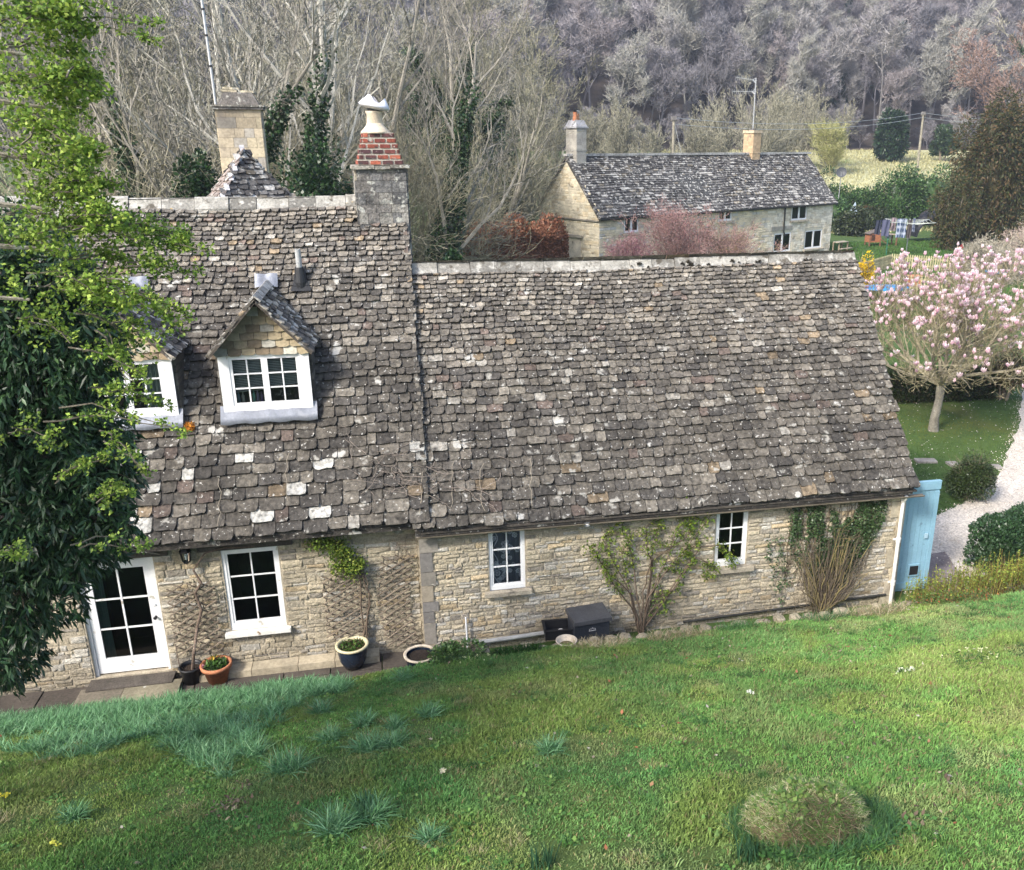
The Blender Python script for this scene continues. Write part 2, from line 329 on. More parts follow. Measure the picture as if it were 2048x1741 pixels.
def rubble(mb, O, u, w_, n, U0, U1, Z0, Z1, holes, rng, h=(.045, .095), l=(.12, .42), d=(.008, .034), pal=None, clip=None, bulge=None):
    z = Z0
    while z < Z1-.01:
        hh = min(rng.uniform(*h), Z1-z)
        segs = [(U0, U1)]
        for a, c, z0, z1 in holes:
            if z+hh*.5 > z0 and z+hh*.5 < z1:
                ns = []
                for s0, s1 in segs:
                    if a > s0: ns.append((s0, min(a, s1)))
                    if c < s1: ns.append((max(c, s0), s1))
                segs = [q for q in ns if q[1]-q[0] > .02]
        for s0, s1 in segs:
            s = s0
            while s < s1-.005:
                ll = rng.uniform(*l)*(1.0 if rng.random() > .1 else 1.5)
                if s+ll > s1-.06: ll = s1-s
                x0, x1 = s+.004, s+ll-.004; s += ll
                if clip and not clip((x0+x1)/2, z+hh/2): continue
                dd = rng.uniform(*d); col = pal(rng, (x0+x1)/2, z) if pal else np.array((.4, .33, .22))*rng.uniform(.7, 1.15)
                wob_ = .014*math.sin(s*2.3+z*9); zz0, zz1 = z+wob_+rng.uniform(-.014, .010), z+wob_+hh-rng.uniform(-.006, .016); cx, cz = (x0+x1)/2, (zz0+zz1)/2
                base = [(x0, zz0), (x0+(x1-x0)*.35, zz0+rng.uniform(-.006, .006)), (x0+(x1-x0)*.7, zz0+rng.uniform(-.006, .006)), (x1, zz0), (x1, cz), (x1, zz1), (x0+(x1-x0)*.65, zz1+rng.uniform(-.008, .004)), (x0+(x1-x0)*.3, zz1+rng.uniform(-.008, .004)), (x0, zz1), (x0, cz)]
                V = [O+u*p+w_*q-n*.004 for p, q in base]
                mx = min(.02, (x1-x0)*.15); mz = min(.014, hh*.2)
                for p, q in base:
                    p2 = p+(mx if p < cx else -mx)*rng.uniform(.4, 1.4); q2 = q+(mz if q < cz else -mz)*rng.uniform(.2, 1.4) if abs(q-cz) > 1e-6 else q
                    top = .55 if q > cz+1e-6 else 1.0
                    V.append(O+u*p2+w_*q2+n*(dd*top*rng.uniform(.55, 1.25)))
                V.append(O+u*(cx+rng.uniform(-.03, .03))+w_*cz+n*(dd*rng.uniform(.8, 1.3)))
                F = [(k, (k+1) % 10, 10+(k+1) % 10, 10+k) for k in range(10)]+[(10+k, 10+(k+1) % 10, 20) for k in range(10)]
                mb.add(V, F, col)
        z += hh
def pal_wall(rng, x, z):
    q = rng.random(); c = (.43, .375, .275) if q < .45 else ((.385, .34, .26) if q < .7 else ((.44, .415, .36) if q < .87 else ((.41, .33, .215) if q < .92 else (.26, .235, .195))))
    c = np.array(c)*rng.uniform(.78, 1.12)
    if x < .2:
        c = c*.92
    near_base = max(0, 1-(z+.1)/.5); c = c*(1-.35*near_base)*(.85+.3*float(fbm(x*1.0, z, 1.6, 7)))  # stones get darker towards the base of the wall, plus broad mottling
    return c
X_, Y_, Z_ = Vector((1, 0, 0)), Vector((0, 1, 0)), Vector((0, 0, 1)); FN = Vector((0, -1, 0))
def window(parent, x0, x1, z0, z1, Y, cols=2, rows=3, fr=.07, sash=.035, bar=.022, botm=.09, name='window', mt=None, label=None, casements=1, side=0.0):
    """white painted timber window whose outer face stands at Y; sub-parts: glass"""
    mt = mt or M_white; b = MB(); C = (.7, .7, .7)
    def bar_(a, c, p, q, d0, d1): b.box(((a+c)/2, Y+(d0+d1)/2, (p+q)/2), (c-a, d1-d0, q-p), C=C)
    bar_(x0, x0+fr+side, z0, z1, 0, .07); bar_(x1-fr-side, x1, z0, z1, 0, .07); bar_(x0+fr+side, x1-fr-side, z1-fr, z1, 0, .07); bar_(x0+fr+side, x1-fr-side, z0, z0+botm, 0, .07)
    ix0, ix1, iz0, iz1 = x0+fr+side, x1-fr-side, z0+botm, z1-fr
    cw = (ix1-ix0)/casements
    for k in range(casements):
        a, c = ix0+k*cw, ix0+(k+1)*cw
        bar_(a, a+sash, iz0, iz1, .012, .05); bar_(c-sash, c, iz0, iz1, .012, .05); bar_(a+sash, c-sash, iz1-sash, iz1, .012, .05); bar_(a+sash, c-sash, iz0, iz0+sash, .012, .05)
        ga, gc, gz0, gz1 = a+sash, c-sash, iz0+sash, iz1-sash
        for i in range(1, cols): xx = ga+(gc-ga)*i/cols; bar_(xx-bar/2, xx+bar/2, gz0, gz1, .015, .045)
        for j in range(1, rows): zz = gz0+(gz1-gz0)*j/rows; bar_(ga, gc, zz-bar/2, zz+bar/2, .018, .042)
    o = b.build(name, mt, parent)
    if label: o['label'] = label
    g = MB(); g.quad((ix0, Y+.033, iz0), (ix1, Y+.033, iz0), (ix1, Y+.033, iz1), (ix0, Y+.033, iz1)); g.build('pane', M_glass, o)
    return o, (ix0, ix1, iz0, iz1)

# ------------------------------------------------------------------ THE COTTAGE
cot = empty('stone_cottage', (0, 13.65, 0), 'long limestone cottage with steep stone slate roof and white windows in the foreground', 'house')
MW, WW = 13.65, 13.50
def R_(x0, y0, x1, y1, Y): a = py(x0, y1, Y); c = py(x1, y0, Y); return (a.x, c.x, a.z, c.z)
door_h = (-5.12, -3.96, .02, 2.10)
w1 = (-2.94, -2.06, .63, 2.10); _w = py(976, 1062, WW); w2 = (_w.x, py(1049, 1056, WW).x, py(980, 1183, WW).z, py(1010, 1058, WW).z)
_w = py(1434, 1022, WW); w3 = (_w.x, py(1498, 1018, WW).x, py(1460, 1132, WW).z, py(1465, 1020, WW).z)
rng = random.Random(11)
wb = MB(); O = Vector((0, MW, 0)); O2 = Vector((0, WW, 0))
wallpanel(wb, O, X_, Z_, FN, -9, .2, -.3, 2.62, [door_h, w1])
wallpanel(wb, O2, X_, Z_, FN, .2, 9.2, -.4, 2.5, [w2, w3])
wb.quad((.2, WW, -.4), (.2, MW+.3, -.4), (.2, MW+.3, 2.5), (.2, WW, 2.5), (.45, .4, .3))
# other sides of the building
wb.quad((-9, MW, -.3), (-9, MW, 2.6), (-9, 20.9, 2.6), (-9, 20.9, -.3)); wb.add([(-9, MW, 2.6), (-9, 20.9, 2.6), (-9, 17.1, 7.25)], [(0, 1, 2)])
wb.quad((-9, 20.9, -.3), (-9, 20.9, 2.6), (.2, 20.9, 2.6), (.2, 20.9, -.3)); wb.quad((.2, 19.3, -.4), (.2, 19.3, 2.5), (9.2, 19.3, 2.5), (9.2, 19.3, -.4))
wb.quad((9.2, WW, -.4), (9.2, 19.3, -.4), (9.2, 19.3, 2.45), (9.2, WW, 2.45)); wb.add([(9.2, WW, 2.45), (9.2, 19.3, 2.45), (9.2, 16.35, 6.05)], [(0, 1, 2)])
wb.quad((.25, MW, 2.3), (.25, 20.9, 2.3), (.25, 20.9, 2.6), (.25, MW, 2.6)); wb.add([(.25, MW, 2.6), (.25, 20.9, 2.6), (.25, 17.1, 7.25)], [(0, 1, 2)])
wall = wb.build('wall', [M_mortar, M_dark], cot)
sb = MB(); hl = [tuple(door_h), (w1[0]-.02, w1[1]+.02, w1[2]-.08, w1[3]+.16)]; hl[0] = (door_h[0]-.01, door_h[1]+.01, door_h[2]-.05, door_h[3]+.17)
rubble(sb, O, X_, Z_, FN, -8, .18, -.3, 2.5, hl, rng, pal=pal_wall, h=(.055, .125), l=(.10, .40), d=(.006, .026))
hl = [(w2[0]-.01, w2[1]+.01, w2[2]-.07, w2[3]+.0), (w3[0]-.01, w3[1]+.01, w3[2]-.08, w3[3]+.0)]
rubble(sb, O2, X_, Z_, FN, .205, 9.195, -.35, 2.4, hl, rng, pal=pal_wall, h=(.045, .10), l=(.09, .32), d=(.006, .026))
sb.build('stonework', M_rubble, cot)
# quoins
qb = MB()
def quoin(X0, X1, Y, z0, z1, cols, ext=.02):
    z = z0; k = 0
    while z < z1:
        h = rng.uniform(.14, .42); h = min(h, z1-z); o = .08 if k % 2 else 0
        c = np.array(cols[rng.randrange(len(cols))])*rng.uniform(.8, 1.1); wq = (X1-X0)*rng.uniform(.55, 1.2); h = min(h, z1-z); xa = X0 if X0 < 1 else X1-wq; qb.box((xa+wq/2, Y-ext/2+.05, z+h/2), (wq-.006, .1+ext, h-.012), rot('Y', rng.uniform(-1, 1)), C=c); z += h; k += 1
quoin(.2, .50, WW, -.4, 2.4, [(.30, .26, .20), (.38, .33, .25), (.17, .16, .15), (.24, .22, .19)], .028)
qb.build('quoin', M_ashlar, cot); qb = MB()
quoin(8.95, 9.205, WW, -.4, 2.4, [(.42, .37, .28), (.36, .32, .25)], .03)
qb.build('quoin', M_ashlar, cot)
# roofs
PA = math.atan(1.29); vM = Vector((0, math.cos(PA), math.sin(PA))); nM = Vector((0, -math.sin(PA), math.cos(PA)))
PB = math.radians(51.7); vW = Vector((0, math.cos(PB), math.sin(PB))); nW = Vector((0, -math.sin(PB), math.cos(PB)))
MO = Vector((-8.6, 13.30, 2.47)); WO = Vector((.1, 13.26, 2.34)); ML = (17.1-13.3)/math.cos(PA); WL = (16.35-13.26)/math.cos(PB)
def sagM(p): k = math.sin(p.x*.9+1)*.035+math.sin(p.x*2.3+p.y)*.015+math.sin(p.y*1.7+p.x*.4)*.02; return p+nM*k
def main_z(Y): return MO.z+(Y-MO.y)*1.29
DX1, DX2 = -2.06, -4.15
def skipM(s, t):
    X = MO.x+s; z = MO.z+t*math.sin(PA); 
    for dx in (DX1, DX2):
        if abs(X-dx) < .64 and 4.1 < z < 5.25: return True
        if z >= 5.25 and z < 5.85 and abs(X-dx) < .64*(1-(z-5.25)/.75): return True
    if -.45 < X < .36 and t > 5.55 : return z > main_z(16.78)
    return False
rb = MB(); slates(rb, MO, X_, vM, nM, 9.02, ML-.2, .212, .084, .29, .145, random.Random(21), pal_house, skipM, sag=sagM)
# roof bodies
def roofbody(mb, x0, x1, ya, za, yr, zr, yb, zb, th=.07):
    mb.quad((x0, ya, za), (x1, ya, za), (x1, yr, zr), (x0, yr, zr), (.085, .078, .07)); mb.quad((x0, yr, zr), (x1, yr, zr), (x1, yb, zb), (x0, yb, zb), (.09, .08, .07))
    for x in (x0, x1): mb.add([(x, ya, za), (x, yr, zr), (x, yb, zb), (x, yb, zb-th*1.5), (x, yr, zr-th*1.7), (x, ya, za-th*1.5)], [(0, 1, 4, 5), (1, 2, 3, 4)], (.10, .09, .08))
    mb.quad((x0, ya, za), (x0, ya, za-th*1.5), (x1, ya, za-th*1.5), (x1, ya, za), (.05, .045, .04)); mb.quad((x0, ya, za-th*1.5), (x0, yr, zr-th*1.7), (x1, yr, zr-th*1.7), (x1, ya, za-th*1.5), (.05, .045, .04))
roofbody(rb, -9, .34, 13.32, 2.44, 17.1, 7.3, 21.0, 2.44); slates(rb, Vector((.36, 20.9, 2.45)), -X_, Vector((0, -math.cos(PA), math.sin(PA))), Vector((0, math.sin(PA), math.cos(PA))), 9, ML, .3, .2, .5, .4, random.Random(5), pal_main)
roof = rb.build('roof', M_slate, cot); roof['label'] = 'tall main roof of brown and grey stone slates'
# verge stones on the right edge of the main roof
vb = MB(); rng = random.Random(4); t = 0
while t < ML:
    h = .20-.09*t/ML; p = MO+vM*(t+h/2)+nM*.03; c = pal_main(rng, t/ML)*1.15; p.x = .36+rng.uniform(-.015, .02)
    M3 = Matrix((X_, vM, nM)).transposed(); p = sagM(p); vb.box((p.x+.0, p.y, p.z-.045), (.07, h*.98, .10), M3, C=c*.75); t += h
vb.build('verge', M_slate, cot)
rb = MB()
def sagW(p): k = math.sin(p.x*.7+2)*.03+math.sin(p.x*1.9+p.y)*.012+math.sin(p.y*2.1+p.x*.6)*.015; return p+nW*k
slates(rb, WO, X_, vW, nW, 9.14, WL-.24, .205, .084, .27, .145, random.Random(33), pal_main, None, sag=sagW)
roofbody(rb, .15, 9.18, 13.28, 2.31, 16.35, 6.16, 19.42, 2.31); slates(rb, Vector((9.2, 19.4, 2.33)), -X_, Vector((0, -math.cos(PB), math.sin(PB))), Vector((0, math.sin(PB), math.cos(PB))), 8.8, WL, .3, .2, .5, .4, random.Random(6), pal_main)
wr = rb.build('roof', M_slate, cot); wr['label'] = 'lower wing roof of mixed brown and grey stone slates'
# ridges
def ridge(name, X0, X1, Y, Z, ang, seed, sag=None, tl=(.42, .6)):
    b = MB(); rng = random.Random(seed); x = X0
    while x < X1-.05:
        l = min(rng.uniform(*tl), X1-x); j = rng.uniform(-.015, .015); dy = rng.uniform(-.012, .012); c = np.array((.225, .218, .198))*rng.uniform(.6, 1.4)
        zj = Z+j+.025*math.sin(x*.9+1); wd = .23; th = .06; ca, sa = math.cos(ang), math.sin(ang)
        prof = [(-wd*ca, -wd*sa), (-wd*.5*ca, -wd*.46*sa), (-.03, .0), (0, .018), (.03, 0), (wd*.5*ca, -wd*.46*sa), (wd*ca, -wd*sa)]
        V = []
        for xx in (x+.004, x+l-.004):
            tj = rng.uniform(-.01, .01)
            V += [(xx, Y+dy+p+tj, zj+q+th) for p, q in prof]+[(xx, Y+dy+p*.9+tj, zj+q-.02) for p, q in prof]
        F = []
        for k in range(6): F += [(k, k+1, 14+k+1, 14+k)]
        F += [(0, 14, 21, 7), (6, 13, 27, 20), tuple(list(range(7))+list(range(13, 6, -1))), tuple(list(range(20, 13, -1))+list(range(21, 28)))]
        b.add(V, F, c); x += l
    return b.build(name, M_ridge, cot)
ridge('ridge_tiles', -9, -.5, 17.1, 7.36, PA, 3); ridge('ridge_tiles', .42, 9.25, 16.35, 6.165, PB, 8)
# moss on the wing ridge
mb = MB(); rng = np.random.default_rng(5)
for k in range(46):
    x = rng.choice([rng.uniform(4.3, 5.1), rng.uniform(5.5, 5.9), rng.uniform(6.1, 7.3), rng.uniform(6.1, 7.3), rng.uniform(8.1, 8.5)]); s = rng.uniform(.02, .055); y = 16.22+rng.uniform(-.06, .05); z = 6.18-(16.35-y)*1.2+.06
    n = 70; d = rng.normal(size=(n, 3)); d /= np.linalg.norm(d, axis=1)[:, None]; d[:, 2] = abs(d[:, 2])*.7; P = np.array((x, y, z))+d*s*rng.uniform(.5, 1, (n, 1)); q = rng.normal(size=(n, 3))*s*.35; r = rng.normal(size=(n, 3))*s*.35
    V = np.stack([P, P+q, P+r], 1).reshape(-1, 3); mb.arr(V, np.arange(3*n).reshape(-1, 3), (.03, .026, .018))
mb.build('moss', M_moss, cot)
# fascia, gutters, downpipe
b = MB(); b.box((-4.2, 13.50, 2.40), (8.8, .30, .03), C=(.04, .04, .04)); b.box((4.75, 13.38, 2.27), (9.0, .24, .03), C=(.04, .04, .04)); b.box((4.75, 13.44, 2.20), (8.9, .07, .15), C=(.04, .04, .04)); b.build('soffit', M_oak, cot)
def gutter(name, x0, x1, Y, z, m, slope=0, r=.055):
    b = MB(); V = []; F = []; k = 7; n = 24
    for i in range(n):
        x = x0+(x1-x0)*i/(n-1)
        for j in range(k): t = math.pi*j/(k-1); V.append((x, Y-r*math.cos(t), z+slope*(x-x0)-r*math.sin(t)))
        for j in range(k): t = math.pi*(k-1-j)/(k-1); V.append((x, Y-(r-.008)*math.cos(t), z+slope*(x-x0)-(r-.008)*math.sin(t)))
    for i in range(n-1):
        for j in range(2*k): F.append((i*2*k+j, i*2*k+(j+1) % (2*k), (i+1)*2*k+(j+1) % (2*k), (i+1)*2*k+j))
    F += [tuple(range(2*k)), tuple((n-1)*2*k+j for j in range(2*k))]
    b.add(V, F)
    for i in range(5): x = x0+(x1-x0)*(i+.5)/5; b.tube([(x, Y+r, z+.02), (x, Y+.12, z+.02)], .012, 5)
    return b.build(name, m, cot)
gutter('gutter', .16, 9.45, 13.33, 2.19, M_brownp, -.004, .042); gutter('gutter', -8, .1, 13.42, 2.385, M_oak, 0, .035)
b = MB(); gx = 9.10; zt = 2.15
b.tube([(gx, 13.34, zt), (gx, 13.36, 2.08), (gx, 13.42, 2.0), (gx, 13.42, -.25)], .034, 10); 
for z in (2.05, 1.22, .32): b.tube([(gx, 13.42, z-.05), (gx, 13.42, z+.05)], .044, 10)
for z in (1.22, .32): b.box((gx, 13.46, z), (.16, .03, .03))
b.build('downpipe', M_oldwhite, cot)
b = MB(); b.tube([(1.05, 13.44, .02), (1.6, 13.44, .03), (3.1, 13.44, .10)], .04, 8); b.build('waste_pipe', M_grayp, cot)
b = MB(); b.tube([(4.9, 13.46, -.05), (6.6, 13.45, .0), (9.0, 13.45, .06)], .022, 6); b.build('waste_pipe', M_blackp, cot)
b = MB(); b.tube([(.92, 13.42, .55), (.93, 13.42, -.2)], .016, 6); b.build('waste_pipe', M_white, cot)
# door
db = MB(); DY = MW+.05; x0, x1, z0, z1 = door_h
C = (.7, .7, .7)
def dbx(b, a, c, p, q, d0, d1): b.box(((a+c)/2, DY+(d0+d1)/2, (p+q)/2), (c-a, d1-d0, q-p), C=C)
dbx(db, x0, x0+.05, z0, z1, 0, .08); dbx(db, x1-.05, x1, z0, z1, 0, .08); dbx(db, x0+.05, x1-.05, z1-.05, z1, 0, .08); db.build('door_frame', M_white, cot)
db = MB(); a, c = x0+.055, x1-.055; st = .13
dbx(db, a, a+st, z0+.03, z1-.055, .02, .06); dbx(db, c-st, c, z0+.03, z1-.055, .02, .06); dbx(db, a+st, c-st, z1-.055-st, z1-.055, .02, .06); dbx(db, a+st, c-st, z0+.03, z0+.30, .02, .06)
gz0, gz1 = z0+.30, z1-.055-st; mx_ = (a+c)/2
dbx(db, mx_-.014, mx_+.014, gz0, gz1, .025, .055)
for j in (1, 2): zz = gz0+(gz1-gz0)*j/3; dbx(db, a+st, c-st, zz-.014, zz+.014, .028, .052)
door = db.build('door', M_white, cot)
g = MB(); g.quad((a+st, DY+.04, gz0), (c-st, DY+.04, gz0), (c-st, DY+.04, gz1), (a+st, DY+.04, gz1)); g.build('pane', M_glass, door)
hb = MB(); hb.lathe([(.0, 0), (.022, .0), (.018, .02), (.012, .03), (.028, .045), (.03, .06), (.02, .072), (0, .075)], (c-.06, DY+.02, 1.0), 14, rot('X', 90)); hb.build('handle', M_iron, door)
hb = MB(); hb.box((c-.06, DY+.012, 1.22), (.05, .015, .035)); hb.build('latch', M_white, door)
def curtain(parent, x0, x1, z0, z1, Y, col, amp=.025, lean=0, name='curtain'):
    b = MB(); n = 40; V = []; F = []
    for i in range(n):
        x = x0+(x1-x0)*i/(n-1)
        for j in range(8):
            f = j/7; V.append((x+lean*(f)*(1-i/(n-1)), Y+amp*math.sin(i*.9)+.01*math.sin(i*.4+j), z0+(z1-z0)*f))
    for i in range(n-1):
        for j in range(7): F.append((i*8+j, (i+1)*8+j, (i+1)*8+j+1, i*8+j+1))
    b.add(V, F, col); return b.build(name, M_curt, parent, smooth=True)
curtain(door, a+st-.02, a+st+.12, gz0-.1, gz1, DY+.16, (.16, .24, .23), lean=-.12)
b = MB(); b.box(((x0+x1)/2, 13.50, -.04), (1.3, .34, .07), C=(.11, .08, .06)); b.build('threshold', M_oak, cot)
b = MB(); b.box((-4.95, 13.17, -.09), (.66, .52, .12), C=(.15, .13, .10)); b.box((-4.18, 13.17, -.085), (.86, .52, .12), C=(.19, .17, .12)); b.build('doorstep', M_flag, cot)
# step / plinth kerb along the wall
b = MB(); xx = -3.5; rng = random.Random(6)
while xx < -1.2: l = rng.uniform(.6, .9); b.box((xx+l/2, 13.5, -.06), (l-.01, .26, .16), C=np.array((.38, .33, .24))*rng.uniform(.8, 1.1)); xx += l
b.build('plinth', M_ashlar, cot)
# lintels
def lintel(a, c, z0, z1, Y, m, ext=.03): b = MB(); b.box(((a+c)/2, Y-ext+.06, (z0+z1)/2), (c-a, .12, z1-z0), C=(.1, .09, .08)); return b.build('lintel', m, cot)
lintel(-5.25, -3.72, 2.12, 2.25, MW, M_oak, .045); lintel(-3.28, -1.82, 2.12, 2.25, MW, M_oak, .045); lintel(w2[0]-.28, w2[1]+.12, w2[3]+.0, w2[3]+.09, WW, M_oak, .03); lintel(w3[0]-.1, w3[1]+.22, w3[3]+.0, w3[3]+.12, WW, M_oak, .03)
# windows
wo, _ = window(cot, *w1, MW+.015, fr=.05, botm=.12, label='large ground floor window with white six pane sash')
b = MB(); b.box(((w1[0]+w1[1])/2-.01, MW-.01, w1[2]-.04), (w1[1]-w1[0]+.16, .2, .07)); b.build('sill', M_stone if False else M_oldwhite, wo)
wo, g2 = window(cot, *w2, WW+.02, fr=.045, sash=.03, botm=.08, label='small window with lace curtain behind six panes')
b = MB(); b.box(((w2[0]+w2[1])/2, WW-.015, w2[2]-.035), (w2[1]-w2[0]+.2, .2, .07)); b.build('sill', M_stone, wo)
# lace curtain: cloth strips with round flower motifs
b = MB(); lx0, lx1, lz0, lz1 = g2; n = 60; V = []; F = []; C_ = []
nx, nz = 80, 130; rng = np.random.default_rng(8)
X, Z = np.meshgrid(np.linspace(lx0, lx1, nx), np.linspace(lz0, lz1, nz)); mot = np.zeros_like(X)
for k in range(34):
    cx_, cz_ = rng.uniform(lx0, lx1), rng.uniform(lz0, lz1); r_ = rng.uniform(.03, .055); d_ = np.hypot(X-cx_, Z-cz_); an = np.arctan2(Z-cz_, X-cx_)
    mot = np.maximum(mot, (abs(d_-r_*(1+.12*np.cos(8*an))) < .007)*1.0); mot = np.maximum(mot, (d_ < r_*.3)*1.0); mot = np.maximum(mot, (abs(d_-r_*.6) < .004)*.8)
mot = np.maximum(mot, (abs(X-(lx0+.08)-.04*np.sin(Z*14)) < .008)*.9)
Cc = np.array((.13, .14, .18))[None]*(1-mot.reshape(-1, 1))+np.array((.62, .64, .72))[None]*mot.reshape(-1, 1)
Yv = WW+.11+.012*np.sin(X*60); i, j = np.meshgrid(np.arange(nx-1), np.arange(nz-1)); a_ = (j*nx+i).ravel()
b.arr(np.stack([X, Yv, Z], -1).reshape(-1, 3), np.stack([a_, a_+1, a_+nx+1, a_+nx], 1), Cc); b.build('lace_curtain', M_curt, wo, smooth=True)
wo, _ = window(cot, *w3, WW+.02, fr=.045, sash=.03, botm=.10, label='small window half hidden by climbing rose')
b = MB(); b.box(((w3[0]+w3[1])/2, WW-.015, w3[2]-.05), (w3[1]-w3[0]+.26, .2, .08)); b.build('sill', M_stone, wo)

# dormers
def dormer(dx, seed, label, blind=True):
    rng = random.Random(seed); hw = .70; DYf = 14.5; zb, ze, za = 4.17, 5.13, 6.02; OH = .3
    b = MB(); zr = lambda Y: main_z(Y)
    # cheeks and core
    for s in (-1, 1):
        X = dx+s*hw; b.add([(X, DYf+.02, zb-.3), (X, DYf+.02, ze), (X, 15.6, ze+.3), (X, 15.6, zr(15.6)-.1)], [(0, 1, 2, 3)], (.12, .11, .10))
        for k in range(9):
            z = zb+.02+k*.11; yb = 13.3+(z-2.47)/1.29
            if yb > DYf+.05: b.box((X+s*.02, (DYf+.05+yb)/2+.05, z+.05), (.04, yb-DYf+.05, .10), C=pal_main(rng, .5))
    b.quad((dx-hw, DYf+.9, zb-.3), (dx+hw, DYf+.9, zb-.3), (dx+hw, DYf+.9, ze), (dx-hw, DYf+.9, ze), (.02, .02, .02), 1)
    b.quad((dx-hw, DYf+.05, zb+.03), (dx+hw, DYf+.05, zb+.03), (dx+hw, DYf+.9, zb+.03), (dx-hw, DYf+.9, zb+.03), (.02, .02, .02), 1)
    b.quad((dx-hw, DYf+.05, ze), (dx-hw, DYf+.9, ze), (dx+hw, DYf+.9, ze), (dx+hw, DYf+.05, ze), (.02, .02, .02), 1)
    for s in (-1, 1): b.quad((dx+s*(hw-.02), DYf+.05, zb), (dx+s*(hw-.02), DYf+.9, zb), (dx+s*(hw-.02), DYf+.9, ze), (dx+s*(hw-.02), DYf+.05, ze), (.02, .02, .02), 1)
    b.add([(dx-hw-.04, DYf-.01, ze), (dx+hw+.04, DYf-.01, ze), (dx, DYf-.01, za-.1)], [(0, 1, 2)], (.1, .09, .08))
    # slate hung gable
    z = ze-.02; row = 0
    while z < za-.16:
        h = .125; half = (hw+.03)*(1-(z-ze)/(za-ze-.05)); x = -half; nn = max(1, int(round(2*half/.2)))
        for k in range(nn):
            w_ = 2*half/nn; c = pal_gable(rng, 0); xa, xb = dx-half+k*w_+.004, dx-half+(k+1)*w_-.004; jj = [rng.uniform(-.012, .012) for _ in range(4)]
            tilt = (-.03 if k == 0 else 0, -.03 if k == nn-1 else 0)
            V = [(xa, DYf-.05, z+jj[0]-tilt[0]), (xa+w_*.2, DYf-.056, z-.012+jj[1]), (xb-w_*.2, DYf-.056, z-.012+jj[2]), (xb, DYf-.05, z+jj[3]-tilt[1]), (xb, DYf-.02, z+h*1.12), (xa, DYf-.02, z+h*1.12)]
            V += [(v[0], DYf-.01, v[2]) for v in V[:4]]
            b.add(V, [(0, 1, 2, 3, 4, 5), (6, 7, 1, 0), (7, 8, 2, 1), (8, 9, 3, 2)], c)
        z += h; row += 1
    d = b.build('dormer', [M_slate if False else M_ashlar, M_dark], cot); d['label'] = label
    # roof
    r = MB(); half = .79; zt = 5.15; rise = za-zt; sl_ = math.hypot(half, rise); Ln = 2.3
    for s in (-1, 1):
        v = Vector((-s*half, 0, rise)).normalized(); n_ = Vector((s*rise, 0, half)).normalized(); O_ = Vector((dx+s*half, DYf-OH, zt))
        if s > 0: u = Y_
        else: u = Y_
        def sk(a, t, O_=O_, v=v): p = O_+u*a+v*t; return p.z < main_z(p.y)-.02
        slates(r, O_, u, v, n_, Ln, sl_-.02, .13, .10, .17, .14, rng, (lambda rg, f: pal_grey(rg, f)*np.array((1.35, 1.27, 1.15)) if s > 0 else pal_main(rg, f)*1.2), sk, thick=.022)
        r.quad(O_+n_*0, O_+u*Ln, O_+u*Ln+v*sl_, O_+v*sl_, (.06, .055, .05)); p = O_-n_*.035
        r.quad(p, p+u*OH, p+u*OH+v*sl_, p+v*sl_, (.08, .07, .06)); r.quad(O_, p, p+v*sl_, O_+v*sl_, (.07, .06, .05))
    for k in range(5):
        yy = DYf-OH+.02+k*.36
        for s in (-1, 1): r.box((dx+s*.045, yy+.17, za+.02), (.12, .35, .03), rot('Y', s*44), C=np.array((.30, .29, .27))*rng.uniform(.8, 1.2))
    r.build('dormer_roof', M_slate2, d)
    wn, g = window(d, dx-hw, dx+hw, zb, ze, DYf-.02, casements=2, fr=.05, side=.11, sash=.05, botm=.09, mt=M_white)
    wn.name = 'window'
    # lead
    l = MB(); n_ = nM; 
    ys = np.linspace(0, 1, 9)
    P = lambda x, s, h: (x, MO.y+s*math.cos(PA), MO.z+s*math.sin(PA)); s0 = (4.17-MO.z)/math.sin(PA)-.04; s1 = s0-.25
    V = []; 
    for i in range(13):
        x = dx-hw-.06+(2*hw+.12)*i/12; w_ = .012*math.sin(i*1.9+seed)
        for s, h in ((s0+.06, .13), (s0, .115), (s1+.1, .105), (s1+w_, .085), (s1+w_, .07)): q = Vector(P(x, s, h))+nM*(h+w_*.5); V.append(q)
    F = [(i*5+j, (i+1)*5+j, (i+1)*5+j+1, i*5+j+1) for i in range(12) for j in range(4)]
    l.add(V, F, (.4, .42, .46)); l.build('lead_apron', M_lead, d, smooth=True)
    l = MB(); V = []; yr = MO.y+(za-MO.z)/1.29
    for i in range(9):
        x = dx-.21+.38*i/8; hgt = .03*math.sin(i*1.3)
        for s in (-.14, 0, .13): q = sagM(Vector((x, yr, za))+vM*s)+nM*(.12+hgt*.4+(.05 if s < 0 else 0)*(1-abs(i-4)/4)); V.append(q)
    l.add(V, [(i*3+j, (i+1)*3+j, (i+1)*3+j+1, i*3+j+1) for i in range(8) for j in range(2)], (.4, .42, .46)); l.build('lead_saddle', M_lead, d, smooth=True)
